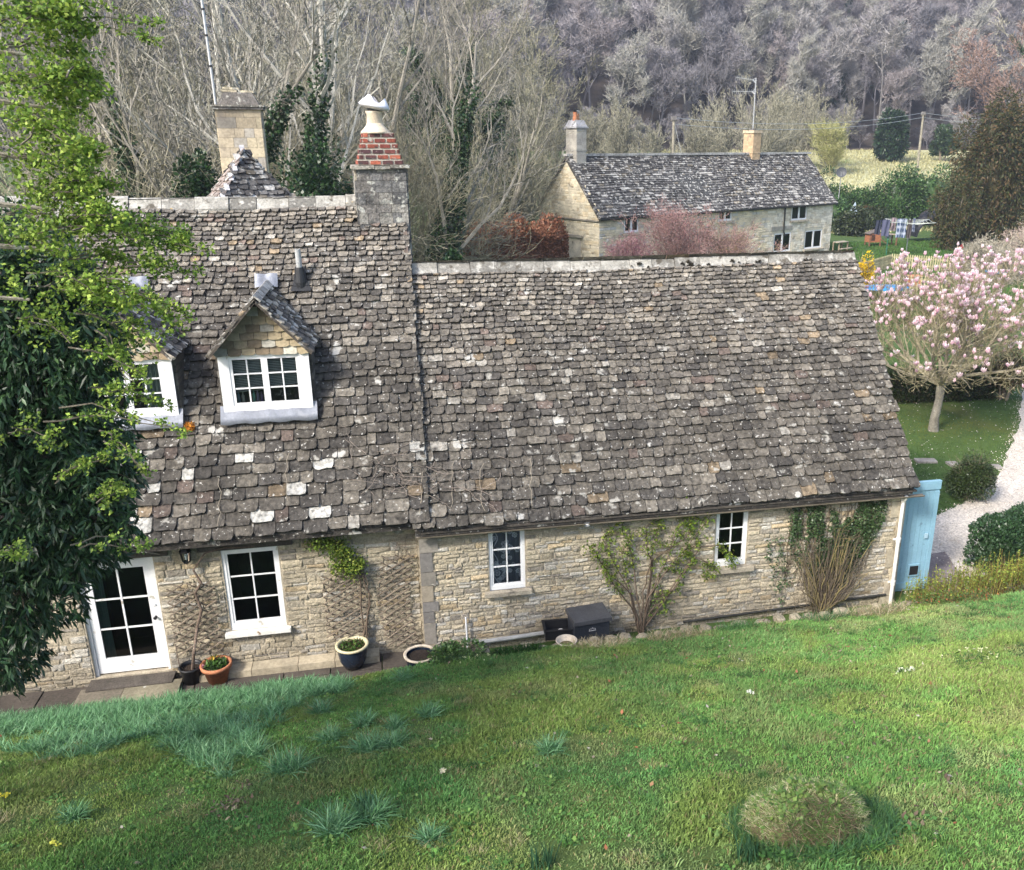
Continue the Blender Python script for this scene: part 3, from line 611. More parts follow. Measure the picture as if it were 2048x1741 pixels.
    if blind:
        bl = MB(); 
        for (a, c, drop) in ((g[0]+.04, (g[0]+g[1])/2-.04, .60), ((g[0]+g[1])/2+.04, g[1]-.04, .52)):
            k = 0
            while k*.028 < drop*(g[3]-g[2])+.1:
                z = g[3]-.03-k*.028; til = .05*(k*.028); V = [(a, DYf+.10, z-(.0)), (c, DYf+.10, z+til), (c, DYf+.125, z+til+.012), (a, DYf+.125, z+.012)]; bl.add(V, [(0, 1, 2, 3)], (.55, .60, .58)); k += 1
        bl.build('blind', M_curt, d)
        bt = MB()
        for k, (x, c, h) in enumerate(((.06, (.25, .35, .4), .2), (.13, (.5, .5, .45), .17), (.30, (.2, .45, .35), .19), (.36, (.35, .3, .42), .2), (.42, (.2, .15, .3), .16), (.48, (.3, .45, .45), .2))):
            bt.lathe([(0, 0), (.022, 0), (.024, .01), (.024, h*.65), (.01, h*.78), (.01, h), (0, h)], (g[0]+x, DYf+.16, g[2]+.02), 10, C=c)
        o = bt.build('bottle', M_paint, None, origin=(g[0]+.3, DYf+.16, g[2])); tag(o, 'row of small coloured bottles on the sill inside the dormer window with blinds', 'bottles')
    else: curtain(d, g[1]-.35, g[1]-.02, g[2], g[3], DYf+.12, (.30, .36, .33))
dormer(DX1, 3, 'dormer with slatted blinds and bottles, clear of the trees'); dormer(DX2, 9, 'dormer half hidden behind green branches', False)
# orange lichen lump beside the left dormer
b = MB(); rg = np.random.default_rng(2); n = 500; d_ = rg.normal(size=(n, 3)); d_ /= np.linalg.norm(d_, axis=1)[:, None]; P0 = sagM(Vector((-3.32, 14.45, main_z(14.45))))+nM*.07
P = np.array(P0)+d_*np.array((.09, .07, .08))*rg.uniform(.5, 1, (n, 1)); q = rg.normal(size=(n, 3))*.018; r = rg.normal(size=(n, 3))*.018
b.arr(np.stack([P, P+q, P+r], 1).reshape(-1, 3), np.arange(3*n).reshape(-1, 3), (.55, .22, .03)); b.build('moss', M_moss, cot)['label'] = 'bright orange lichen lump beside the dormer'

# vent pipe on main roof
p = pplane(603, 588, MO, nM); vp = MB(); base = p+nM*.07
vp.quad(*[base+X_*a+vM*s+nM*.03 for a, s in ((-.17, 0), (.17, 0), (.15, .10), (-.15, .10))], (.02, .02, .02)); vp.quad(*[base+X_*a+vM*s+nM*.04 for a, s in ((-.13, .1), (.12, .1), (.08, .48), (-.08, .48))], (.02, .02, .02))
vp.lathe([(.12, -.05), (.115, .1), (.075, .32), (.065, .36), (.058, .36)], (base.x, base.y+.12, base.z+.05), 16, C=(.02, .02, .02))
fl = vp.build('pipe_flashing', M_black, cot); b = MB(); b.lathe([(.05, 0), (.05, .72), (.042, .72), (.042, .4)], (base.x, base.y+.12, base.z), 16); b.build('vent_pipe', M_grayp, cot)

# brick and stone chimney on the party gable
RC = rot('Z', 4); cc = Vector((-.03, 17.05, 0)); rng = random.Random(17)
b = MB(); b.box((cc.x, cc.y, 7.0), (.86, .66, 1.84), RC, C=(.16, .155, .15))
z = 6.2
while z < 7.9:
    h = rng.uniform(.13, .22); h = min(h, 7.9-z)
    for face in range(4):
        Mr = RC @ rot('Z', 90*face); wd = .88 if face % 2 == 0 else .68; dd = .34 if face % 2 == 0 else .44; s = -wd/2
        while s < wd/2-.02:
            l = min(rng.uniform(.14, .38), wd/2-s)
            if wd/2-s-l < .08: l = wd/2-s
            o = Mr @ Vector((s+l/2, -dd, 0)); b.box((cc.x+o.x, cc.y+o.y, z+h/2), (l-.008, .05+rng.uniform(0, .02), h-.006), Mr, C=np.array(rng.choice([(.15, .148, .145), (.10, .10, .10), (.22, .21, .19), (.30, .27, .21) if face == 3 else (.16, .15, .14)]))); s += l
    z += h
ch = b.build('chimney', M_chim, cot); ch['label'] = 'square stone chimney with a tapered red brick top and white cowl'
b = MB()
for face in range(4):
    Mr = RC @ rot('Z', 90*face); wd = 1.0 if face % 2 == 0 else .82; dd = .40 if face % 2 == 0 else .48; s = -wd/2
    while s < wd/2-.03:
        l = min(rng.uniform(.28, .45), wd/2-s); o = Mr @ Vector((s+l/2, -dd+.12, 0)); b.box((cc.x+o.x, cc.y+o.y, 7.93+rng.uniform(-.01, .01)), (l-.01, .3, .055), Mr @ rot('Y', rng.uniform(-2, 2)), C=(.26, .245, .21)); s += l
b.build('chimney_slab', M_chim, ch)
b = MB(); nC = 6
for k in range(nC):
    f = k/nC; hw_, hd = .405-.155*f, .31-.10*f; z = 7.96+k*.093
    b.box((cc.x, cc.y, z+.046), (2*hw_-.03, 2*hd-.03, .093), RC, C=(.42, .39, .33), mat=1)
    for face in range(4):
        Mr = RC @ rot('Z', 90*face); W_ = hw_ if face % 2 == 0 else hd; D_ = hd if face % 2 == 0 else hw_; s = -W_+(0 if k % 2 else .0); first = True
        while s < W_-.03:
            l = .215 if not (first and k % 2) else .11; first = False; l = min(l, W_-s)
            if W_-s-l < .05: l = W_-s
            o = Mr @ Vector((s+l/2, -D_+.04, 0)); cl = rng.choice([(.27, .075, .05), (.33, .10, .06), (.18, .05, .04), (.09, .04, .04)]) if k not in (2,) else rng.choice([(.08, .04, .045), (.14, .05, .045)])
            b.box((cc.x+o.x, cc.y+o.y, z+.046), (l-.036, .085, .063), Mr @ rot('Y', rng.uniform(-1, 1)), C=np.array(cl)*rng.uniform(.8, 1.2)); s += l
b.build('brick_stack', [M_brick, mat('pale_mortar', (.36, .33, .28), .95, .25, 8, .3, 50, .6, 40)], ch)
b = MB(); b.lathe([(.27, 8.5), (.25, 8.54), (.18, 8.61), (.15, 8.65), (.14, 8.68)], (cc.x-.03, cc.y, 0), 24, cap=True); b.build('flaunching', M_pot, ch, smooth=True)
b = MB(); b.lathe([(.145, 8.62), (.135, 8.83), (.15, 8.85), (.15, 8.88), (.11, 8.88), (.11, 8.7)], (cc.x-.03, cc.y, 0), 24); b.build('chimney_pot', M_pot, ch, smooth=True)
b = MB(); k = 32; V = []; F = []; Mt = rot('Y', 12)
prof = [(.10, -.02), (.20, -.01), (.26, .01), (.275, .04), (.25, .08), (.20, .13), (.17, .15)]
for i, (r, z) in enumerate(prof):
    for j in range(k):
        t = 2*math.pi*j/k; zz = z*(1+.38*math.cos(3*t+.6)*(i/6)**2) if i > 3 else z; rr_ = r
        V.append(Vector((cc.x-.03, cc.y, 8.93))+Mt @ Vector((rr_*math.cos(t), rr_*math.sin(t), zz)))
for i in range(6):
    for j in range(k): F.append((i*k+j, i*k+(j+1) % k, (i+1)*k+(j+1) % k, (i+1)*k+j))
F.append(tuple(range(k))); b.add(V, F, (.7, .7, .72)); b.build('cowl', mat('cowl_paint', (.62, .62, .66), .5, .1, 5, .05), ch, smooth=True)
b = MB(); b.tube([(cc.x-.03, cc.y, 8.85), (cc.x-.03, cc.y, 8.96)], .115, 16); b.build('cowl_collar', M_iron, ch)
# rear hipped roof and rear chimney
b = MB(); A = Vector((-2.78, 20.0, 8.22)); Hp = Vector((-3.12, 19.1, 7.3)); Lp = Vector((-3.62, 20.4, 7.25)); Rp = Vector((-1.92, 19.9, 7.25))
def facet(P0, P1, P2, seed, pal):  # apex, low-left, low-right ; slates run parallel to the low edge, extended downwards
    P1e = P0+(P1-P0)*1.9; P2e = P0+(P2-P0)*1.9; u = (P2e-P1e); W = u.length; u.normalize(); nn = (P2e-P1e).cross(P0-P1e).normalized()
    if nn.z < 0: nn = -nn
    v = nn.cross(u); 
    if v.z < 0: v = -v
    Lh = (P0-P1e).dot(v); off = (P0-P1e).dot(u)
    def sk(s, t): f = t/Lh; return s < off*f-.04 or s > W-(W-off)*f+.04
    slates(b, P1e, u, v, nn, W, Lh, .14, .10, .2, .15, random.Random(seed), pal, sk, thick=.02); b.add([P1e, P2e, P0], [(0, 1, 2)], (.08, .07, .06))
facet(A, Lp, Hp, 4, lambda r, f: np.array((.24, .20, .18))*r.uniform(.8, 1.2)); facet(A, Hp, Rp, 5, pal_grey); facet(A, Rp, Rp+Vector((-.3, 1.4, 0)), 6, pal_grey); facet(A, Lp+Vector((.6, 1.2, 0)), Lp, 7, pal_grey)
for k in range(9): q = A+(Hp-A)*(k/8*1.6+.02); b.box(q+Vector((0, -.01, .03)), (.09, .17, .04), rot('Z', 18) @ rot('X', 46), C=(.42, .42, .44))
o = b.build('roof', M_slate2, cot); o['label'] = 'small pointed roof rising behind the main ridge'
b = MB(); c2 = Vector((-2.98, 21.6, 0)); b.box((c2.x, c2.y, 7.4), (.90, .75, 3.3), RC, C=(.36, .31, .24)); rng = random.Random(9); z = 6.6
while z < 9.03:
    h = min(rng.uniform(.17, .23), 9.04-z)
    for face in range(4):
        Mr = RC @ rot('Z', 90*face); wd = .92 if face % 2 == 0 else .77; dd = .375 if face % 2 == 0 else .45; s = -wd/2
        while s < wd/2-.02:
            l = min(rng.uniform(.2, .42), wd/2-s)
            if wd/2-s-l < .08: l = wd/2-s
            o = Mr @ Vector((s+l/2, -dd, 0)); c = np.array(rng.choice([(.46, .39, .28), (.40, .34, .25), (.36, .33, .28), (.5, .43, .3)])); c = c*(.62+.0*z if z > 8.6 else 1)
            b.box((c2.x+o.x, c2.y+o.y, z+h/2), (l-.006, .05, h-.005), Mr, C=c); s += l
    z += h
rc = b.build('chimney', M_ashlar, cot); rc['label'] = 'pale stone chimney behind the pointed roof'
b = MB(); b.box((c2.x, c2.y, 9.06), (1.04, .9, .05), RC, C=(.13, .12, .11)); b.box((c2.x, c2.y, 9.11), (1.10, .95, .04), RC, C=(.17, .16, .14)); b.box((c2.x+.02, c2.y, 9.26), (.86, .66, .26), RC, C=(.12, .11, .10), taper=.68)
for dx_, zz in ((-.16, 9.42), (-.12, 9.47), (.2, 9.41)): b.box((c2.x+dx_, c2.y, zz), (.34, .4, .045), RC @ rot('Y', 3), C=(.42, .37, .27))
b.build('chimney_cap', M_chim, rc)
# television mast on it
tv = empty('aerial_mast', (c2.x-.42, c2.y, 8.8), 'tall grey aerial pole strapped to the pale rear chimney', 'aerial'); b = MB(); b.tube([(c2.x-.42, c2.y-.3, 8.6), (c2.x-.47, c2.y-.3, 12.5)], .028, 8); b.build('pole', M_galv, tv)
b = MB()
for z in (9.9, 10.5, 11.0, 8.9): b.tube([(c2.x-.425-(z-8.6)*.013, c2.y-.3, z-.02), (c2.x-.425-(z-8.6)*.013, c2.y-.3, z+.02)], .036, 8)
b.build('clamp', M_iron, tv)

# ------------------------------------------------------------------ gate beside the house
gate = empty('garden_gate', (9.65, 13.8, -.1), 'pale blue boarded garden door with small black cat flap, at right end of cottage', 'gate')
b = MB(); gl, gr, gb, gt = 9.29, 10.12, -.12, 2.16; nb = 8; bw = (gr-gl)/nb
for k in range(nb): b.box((gl+bw*(k+.5), 13.82, (gb+gt)/2), (bw-.005, .025, gt-gb))
b.build('boards', M_blue, gate)
b = MB()
for a, c, p, q in ((gl, gr, gt-.13, gt+.003), (gl, gr, gb+.06, gb+.19)): b.box(((a+c)/2, 13.795, (p+q)/2), (c-a+.01, .025, q-p))
b.box((gr-.05, 13.797, (gt+gb)/2), (.09, .02, gt-gb-.36)); b.box(((gl+gr)/2, 13.83, gt+.02), (gr-gl+.03, .08, .03)); b.build('rail', M_blue, gate)
b = MB(); b.box((9.77, 13.79, .33), (.24, .02, .26)); b.build('cat_flap_frame', M_blue, gate)
b = MB(); b.box((9.77, 13.778, .33), (.18, .01, .19)); b.build('cat_flap', M_black, gate)
b = MB(); b.box((9.94, 13.78, 1.06), (.07, .02, .10)); b.build('lock_plate', mat('lock_paint', (.35, .5, .6), .4, .05), gate)
b = MB(); b.box((9.27, 13.86, 1.0), (.09, .12, 2.4)); b.build('gate_post', M_stone, gate)

# wall lantern and security light
def lantern():
    p = py(372, 1108, MW-.1); t = empty('wall_lantern', (p.x, MW, p.z), 'black glazed lantern on the wall between white door and large window', 'lantern'); x, y, z = p.x, MW-.13, p.z
    b = MB(); b.lathe([(.0, .17), (.012, .165), (.02, .14), (.085, .08), (.10, .06), (.095, .05)], (x, y, z), 6); b.lathe([(.095, .05), (.10, .058)], (x, y, z), 6)
    for k in range(6):
        t_ = math.pi*k/3; b.tube([(x+.085*math.cos(t_), y+.085*math.sin(t_), z+.055), (x+.06*math.cos(t_), y+.06*math.sin(t_), z-.12)], .007, 4)
    b.lathe([(.065, -.115), (.06, -.13), (.03, -.15), (.012, -.17), (0, -.175)], (x, y, z), 6); b.build('frame', M_iron, t)
    b = MB(); b.lathe([(.08, .05), (.056, -.115)], (x, y, z), 6); b.build('glass', M_glass, t)
    b = MB(); b.lathe([(0, -.1), (.014, -.09), (.022, -.03), (.016, .02), (0, .03)], (x, y, z), 10); b.build('bulb', M_white, t, smooth=True)
    b = MB(); b.box((x, MW-.01, z), (.08, .03, .26)); b.tube([(x, MW-.02, z+.11), (x, y+.03, z+.15), (x, y, z+.16)], .012, 6); b.build('bracket', M_iron, t)
lantern()
p = py(1178, 1044, WW-.1); t = empty('security_light', (p.x, WW, p.z), 'white and grey cylindrical security light under the gutter by climbing rose', 'security light')
b = MB(); b.lathe([(.0, 0), (.075, 0), (.08, .03), (.05, .06), (0, .06)], (p.x-.02, WW, p.z+.08), 14, rot('X', 90)); b.build('wall_plate', M_grayp, t, smooth=True)
b = MB(); b.lathe([(.05, 0), (.052, .17), (.045, .17), (.04, .10)], (p.x-.02, WW-.07, p.z+.09), 14, rot('X', 140) @ rot('Y', -14)); b.lathe([(0, 0), (.05, 0)], (p.x-.02, WW-.07, p.z+.09), 14, rot('X', 140) @ rot('Y', -14)); b.build('lamp_head', M_white, t)
b = MB(); b.lathe([(0, .12), (.043, .12)], (p.x-.02, WW-.07, p.z+.09), 14, rot('X', 140) @ rot('Y', -14)); b.build('lens', M_iron, t)
p = py(1733, 994, WW); b = MB(); b.box((p.x, WW-.04, p.z), (.09, .07, .09)); b.box((p.x, WW-.075, p.z-.035), (.07, .02, .03)); o = b.build('junction_box', M_white, None, origin=(p.x, WW, p.z)); tag(o, 'small white box on the wall amid ivy near the downpipe', 'junction box')

# trellises
def trellis(x0, x1, z0, z1, label, pitch=.205, lean=0, curve=0.0, seed=1):
    r = random.Random(seed); t = empty('trellis', ((x0+x1)/2, MW-.06, z0), label, 'trellis', 'wooden trellises on the house wall')
    for s, nm in ((1, 'slat'), (-1, 'slat')):
        b = MB(); W_, H_ = x1-x0, z1-z0; sl = .62; k = -H_*1.4
        while k < W_+H_*1.4:
            # line x = x0+k+ q , z = z0 + s*q*sl (+H if s<0)
            pts = []
            for q in np.linspace(0, W_, 40):
                z = (q-k)*sl if s > 0 else H_-(q-k)*sl
                if 0 <= z <= H_: pts.append((x0+q+lean*z/H_+curve*math.sin(z/H_*math.pi), MW-.075-.014*s+.006*math.sin(q*7+k), z0+z))
            if len(pts) > 3: b.tube([pts[0], pts[len(pts)//2], pts[-1]], .012, 4, C=np.array((.17, .138, .105))*r.uniform(.7, 1.35))
            k += pitch*r.uniform(.92, 1.08)
        o = b.build('slats', M_wood, t)
trellis(-3.82, -3.08, .32, 1.62, 'grey lattice trellis behind the vine between door and large window', seed=1)
trellis(-1.42, -.72, .30, 1.55, 'lattice trellis under the green honeysuckle, behind the blue black pot', seed=2)
trellis(-.42, .12, .05, 1.78, 'warped narrow trellis nearest the wing corner with dry stems', seed=3, curve=-.12, pitch=.2)

# pots
def pot(loc, prof, m, label, rimm=None, rim=None, M_=I3, name='plant_pot', cat='pot', soilz=None, soilr=.1):
    t = empty(name, loc, label, cat); b = MB(); b.lathe(prof, loc, 28, M_); b.build('body', m, t, smooth=True)
    if rim: b = MB(); b.lathe(rim, loc, 28, M_); b.build('rim', rimm, t, smooth=True)
    if soilz: b = MB(); b.lathe([(0, soilz), (soilr, soilz-.01)], loc, 20, M_); b.build('soil', M_soil, t)
    return t
def leaves(mb, P, size, pal, rng, droop=0.0, aspect=.45, n_up=0.3, curl=.15, dirs=None):
    """diamond-shaped leaves at points P (n,3)"""
    P = np.asarray(P, dtype=float); n = len(P); 
    if n == 0: return
    d = rng.normal(size=(n, 3)) if dirs is None else dirs+rng.normal(size=(n, 3))*.35
    d[:, 2] -= droop; d /= np.linalg.norm(d, axis=1)[:, None]+1e-9
    up = rng.normal(size=(n, 3))*(1-n_up); up[:, 2] += n_up*2; s = np.cross(d, up); s /= np.linalg.norm(s, axis=1)[:, None]+1e-9; nn = np.cross(s, d)
    L = size*rng.uniform(.65, 1.3, (n, 1)); W_ = L*aspect*.5
    a = P; m1 = P+d*L*.42+s*W_-nn*L*curl*.3; m2 = P+d*L*.42-s*W_-nn*L*curl*.3; e = P+d*L-nn*L*curl*.8
    V = np.stack([a, m1, e, m2], 1).reshape(-1, 3); pal = np.asarray(pal, dtype=float); ci = rng.integers(0, len(pal), n); c = pal[ci]*rng.uniform(.75, 1.25, (n, 1)); C = np.repeat(c, 4, 0)
    mb.arr(V, np.arange(4*n).reshape(-1, 4), C)
def blades(mb, P, h, w_, pal, rng, lean=.35, seg=2, bend=.5, up=1.0):
    """strap leaves / grass blades from points P: seg quads + tip"""
    P = np.asarray(P, dtype=float); n = len(P); az = rng.uniform(0, 2*math.pi, n); ln = rng.uniform(.1, 1, n)*lean
    d = np.stack([np.cos(az)*ln, np.sin(az)*ln, np.full(n, up)], 1); d /= np.linalg.norm(d, axis=1)[:, None]; out = np.stack([np.cos(az), np.sin(az), np.zeros(n)], 1)
    fa = rng.uniform(0, 2*math.pi, n); s = np.stack([np.cos(fa), np.sin(fa), np.zeros(n)], 1)
    L = (h*rng.uniform(.55, 1.3, n))[:, None]; W_ = (w_*rng.uniform(.7, 1.3, n))[:, None]*.5; bn = (bend*rng.uniform(.2, 1.3, n))[:, None]
    rows = []
    for i in range(seg+1):
        f = i/(seg+1); c = P+d*L*f+out*L*bn*f*f*.6-np.array((0, 0, 1))*L*bn*f*f*.35; rows += [c-s*W_*(1-f*.45), c+s*W_*(1-f*.45)]
    tip = P+d*L+out*L*bn*.6-np.array((0, 0, 1))*L*bn*.35; rows.append(tip); k = len(rows)
    V = np.stack(rows, 1).reshape(-1, 3); pal = np.asarray(pal, dtype=float); c = pal[rng.integers(0, len(pal), n)]*rng.uniform(.75, 1.25, (n, 1)); C = np.repeat(c, k, 0)
    base = (np.arange(n)*k)[:, None]; q = np.concatenate([base+np.array((2*i, 2*i+1, 2*i+3, 2*i+2)) for i in range(seg)]) if seg else None
    mb.arr(V, np.concatenate([base+np.array((2*seg, 2*seg+1, 2*seg+2))]), C)
    if seg:
        mb.F.setdefault((4, 0), []).append(q+(mb.n-len(V)))
GREEN = [(.055, .13, .02), (.09, .18, .03), (.04, .09, .018)]
DKG = [(.018, .045, .014), (.03, .07, .02), (.014, .035, .012)]
rn = np.random.default_rng(77)
def ptn(p): return np.array(p)
# black pot with vine, terracotta pot
L1 = pz(386, 1364, -.12)
t = pot(L1, [(0, .0), (.13, .0), (.17, .27), (.185, .28), (.185, .31), (.165, .31), (.16, .25)], M_black, 'black plastic pot holding a bare vine stem beside the terracotta pot', soilz=.25, soilr=.16)
b = MB(); x, y, z = L1; b.tube([(x+.02, y, z+.2), (x+.12, 13.3, .5), (x+.18, 13.5, .85), (x+.28, 13.52, 1.15), (x+.22, 13.53, 1.45), (x+.33, 13.54, 1.62), (x+.24, 13.55, 1.85), (x+.44, 13.56, 2.12), (x+.75, 13.57, 2.18), (x+1.2, 13.58, 2.15)], [.028, .024, .022, .024, .022, .024, .016, .013, .01, .006], 7, C=(.15, .11, .085))
b.tube([(x-.05, y, z+.2), (x-.1, 13.2, .35), (x-.13, 13.3, .7)], .008, 5, C=(.12, .09, .07)); b.build('vine_stem', M_bark, t)
L1 = pz(437, 1362, -.12)
t = pot(L1, [(0, 0), (.15, 0), (.215, .27), (.245, .27), (.25, .335), (.215, .335), (.2, .25)], M_terra, 'terracotta pot of small green plants by the wall, right of a black pot', soilz=.27, soilr=.205)
b = MB(); a_ = rn.uniform(0, 6.28, 420); r_ = np.sqrt(rn.uniform(0, 1, 420))*.17; leaves(b, np.stack([L1.x+r_*np.cos(a_), L1.y+r_*np.sin(a_), L1.z+.27+rn.uniform(0, .1, 420)], 1), .07, GREEN+DKG[:1], rn, aspect=.4, n_up=.6); b.build('foliage', M_leaf, t)
b = MB(); leaves(b, np.array([(L1.x-.2, L1.y-.05, L1.z+.33)])+rn.normal(size=(24, 3))*.022, .03, [(.6, .25, .32), (.7, .4, .45)], rn, aspect=.9); leaves(b, np.array([(L1.x-.05, L1.y+.05, L1.z+.4)])+rn.normal(size=(14, 3))*.02, .03, [(.65, .4, .05)], rn, aspect=.9); b.build('flowers', M_petal, t)
# glazed pot
pp = lawn_pt(706, 1340); L1 = pz(708, 1334, -.12)
t = pot(L1, [(0, 0), (.14, 0), (.22, .16), (.25, .34), (.245, .40)], M_glaze, 'round blue black glazed pot with cream rim in front of the middle trellis', rimm=M_cream, rim=[(.245, .40), (.275, .415), (.28, .44), (.26, .455), (.225, .44), (.22, .38)], soilz=.39, soilr=.23)
b = MB(); a_ = rn.uniform(0, 6.28, 500); r_ = np.sqrt(rn.uniform(0, 1, 500))*.2; leaves(b, np.stack([L1.x+r_*np.cos(a_), L1.y+r_*np.sin(a_), L1.z+.39+rn.uniform(0, .05, 500)], 1), .05, GREEN+[(.11, .08, .04), (.08, .06, .03)], rn, aspect=.5, n_up=.6); b.build('foliage', M_leaf, t)
L1 = Vector((.10, 12.6, .30)); t = pot(L1, [(0, -.42), (.16, -.42), (.22, .0), (.24, .12)], M_glaze, 'cream rimmed pot half buried under the round green shrub at the wing corner', rimm=M_pot, rim=[(.24, .12), (.265, .13), (.27, .155), (.25, .165), (.22, .15)], soilz=.1, soilr=.22)
# bowl
bp_ = lawn_pt(1123, 1285); L1 = Vector((2.47, 12.30, .44)); t = pot(L1, [(0, 0), (.10, 0), (.165, .10), (.18, .14), (.165, .145), (.145, .11), (.1, .04), (0, .03)], M_pot, 'shallow cream clay bowl on the lawn edge below black box', name='bowl', cat='bowl')
b = MB(); b.lathe([(0, .06), (.11, .06)], L1, 18, C=(.15, .12, .06)); b.build('water', mat('murky_water', (.13, .11, .05), .15, .2), t)
# black lidded box with a small emblem and a black tray of tools
bx0 = Vector((3.03, 13.12, .12)); Rb = rot('Z', 6)
t = empty('storage_box', bx0, 'dark grey lidded storage box with pale crest against the wing wall', 'box')
b = MB(); b.box(bx0+Vector((0, 0, .17)), (.62, .40, .42), Rb, taper=1.03); b.build('body', mat('grey_black_plastic', (.035, .04, .05), .45, .15, 5), t)
b = MB(); b.box(bx0+Vector((0, -.01, .415)), (.70, .50, .07), Rb @ rot('X', 4), taper=.97); b.build('lid', mat('grey_lid', (.07, .072, .078), .45, .25, 4), t)
b = MB()
for k in range(5):
    q = Rb @ Vector((.0+(k-2)*.026, -.213, .23+.012*(2-abs(k-2)))); b.box(bx0+q, (.014, .006, .03), Rb, C=(.4, .4, .4))
q = Rb @ Vector((0, -.213, .205)); b.box(bx0+q, (.13, .006, .012), Rb, C=(.4, .4, .4)); b.build('crest', M_paint, t)
tr_ = Vector((2.52, 13.2, .14)); t = empty('black_crate', tr_, 'low black open crate by the grey waste pipe, left of lidded box', 'crate'); b = MB(); Rc_ = rot('Z', -4)
for c, d in (((0, 0, .02), (.50, .34, .03)), ((-.25, 0, .1), (.02, .34, .18)), ((.25, 0, .1), (.02, .34, .18)), ((0, -.17, .1), (.5, .02, .18)), ((0, .17, .1), (.5, .02, .18))): b.box(tr_+Rc_ @ Vector(c), d, Rc_)
for s in (-1, 1): b.box(tr_+Vector((0, .18*s, .19)), (.56, .04, .02), Rc_); b.box(tr_+Vector((.27*s, 0, .19)), (.04, .38, .02), Rc_)
b.build('crate_body', M_black, t); b = MB(); b.lathe([(0, .11), (.05, .10), (.06, .09), (.05, .06)], tr_+Vector((.02, -.05, .02)), 10, C=(.7, .7, .68)); b.build('cloth_scrap', M_curt, t)

# ------------------------------------------------------------------ grass and ground cover of the near lawn
def lawn_points(n, rng, x0=-9, x1=11, y0=4.0, y1=12.55):
    X = rng.uniform(x0, x1, n); Y = rng.uniform(y0, y1, n)
    # keep what stands in or near the view wedge
    lo = -.62*Y-.9+.0*X; hi = .84*Y+1.0; k = (X > lo) & (X < hi); X, Y = X[k], Y[k]; return X, Y, lawn_z(X, Y)
rg = np.random.default_rng(12); X, Y, Z = lawn_points(760000, rg)
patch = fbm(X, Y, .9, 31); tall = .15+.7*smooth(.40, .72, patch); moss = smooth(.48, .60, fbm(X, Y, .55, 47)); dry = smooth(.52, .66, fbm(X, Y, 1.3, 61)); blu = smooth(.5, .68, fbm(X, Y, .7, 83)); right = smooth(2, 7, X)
keep = rg.uniform(0, 1, len(X)) < (.8+.2*tall)*(1-.75*smooth(.64, .74, fbm(X, Y, 2.0, 99))); X, Y, Z, tall, moss, dry, blu, right = [q[keep] for q in (X, Y, Z, tall, moss, dry, blu, right)]
n = len(X); c = np.array((.155, .30, .082))[None]*(1-moss[:, None])+np.array((.215, .305, .082))[None]*moss[:, None]
c = c*(1-.55*blu[:, None])+np.array((.10, .27, .095))[None]*.55*blu[:, None]; c = c*(1-.5*(dry*(1-tall))[:, None])+np.array((.32, .30, .16))[None]*(.5*dry*(1-tall))[:, None]
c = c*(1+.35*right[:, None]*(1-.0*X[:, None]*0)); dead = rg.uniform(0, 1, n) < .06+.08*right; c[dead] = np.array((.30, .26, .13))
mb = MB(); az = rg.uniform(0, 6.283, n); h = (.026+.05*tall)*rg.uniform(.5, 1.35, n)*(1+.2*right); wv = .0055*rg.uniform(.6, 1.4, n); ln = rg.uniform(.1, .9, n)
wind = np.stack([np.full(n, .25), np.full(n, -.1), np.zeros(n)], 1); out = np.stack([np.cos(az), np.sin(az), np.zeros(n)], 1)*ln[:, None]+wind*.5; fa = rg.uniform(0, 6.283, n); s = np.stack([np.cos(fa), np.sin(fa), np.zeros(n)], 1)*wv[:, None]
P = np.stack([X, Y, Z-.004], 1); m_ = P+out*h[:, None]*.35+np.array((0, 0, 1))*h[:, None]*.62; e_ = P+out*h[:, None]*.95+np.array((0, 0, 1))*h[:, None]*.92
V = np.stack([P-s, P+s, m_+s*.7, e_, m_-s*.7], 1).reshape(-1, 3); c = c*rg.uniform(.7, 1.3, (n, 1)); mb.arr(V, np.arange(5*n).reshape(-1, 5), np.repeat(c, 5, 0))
Xc, Yc, Zc = lawn_points(900, rg)
for xc, yc in zip(Xc, Yc):
    r_ = rg.uniform(.04, .13); nb2 = int(70*(r_/.08)**1.3); a = rg.uniform(0, 6.283, nb2); q_ = r_*np.sqrt(rg.uniform(0, 1, nb2)); XX = xc+q_*np.cos(a); YY = yc+q_*np.sin(a); k_ = YY < 12.3
    pc = [(.055, .15, .035), (.08, .19, .04), (.05, .13, .05)] if rg.uniform() < .75 else [(.27, .25, .12), (.18, .22, .06), (.34, .31, .18)]
    blades(mb, np.stack([XX[k_], YY[k_], lawn_z(XX[k_], YY[k_])-.01], 1), rg.uniform(.05, .11), .006, pc, rg, lean=.8, bend=.7, seg=1)
Xc, Yc, Zc = lawn_points(420, rg)
for xc, yc in zip(Xc, Yc):
    nw = int(rg.uniform(8, 34)); XX = xc+rg.normal(size=nw)*.06; YY = np.minimum(yc+rg.normal(size=nw)*.06, 12.3); leaves(mb, np.stack([XX, YY, lawn_z(XX, YY)+rg.uniform(.02, .045, nw)], 1), .04, [(.09, .20, .04), (.06, .15, .035), (.14, .24, .06)], rg, aspect=.85, n_up=.85, curl=.1)
tag(mb.build('grass', M_grass), 'short mossy lawn grass on the bank in front of the cottage', 'grass', kind='stuff')
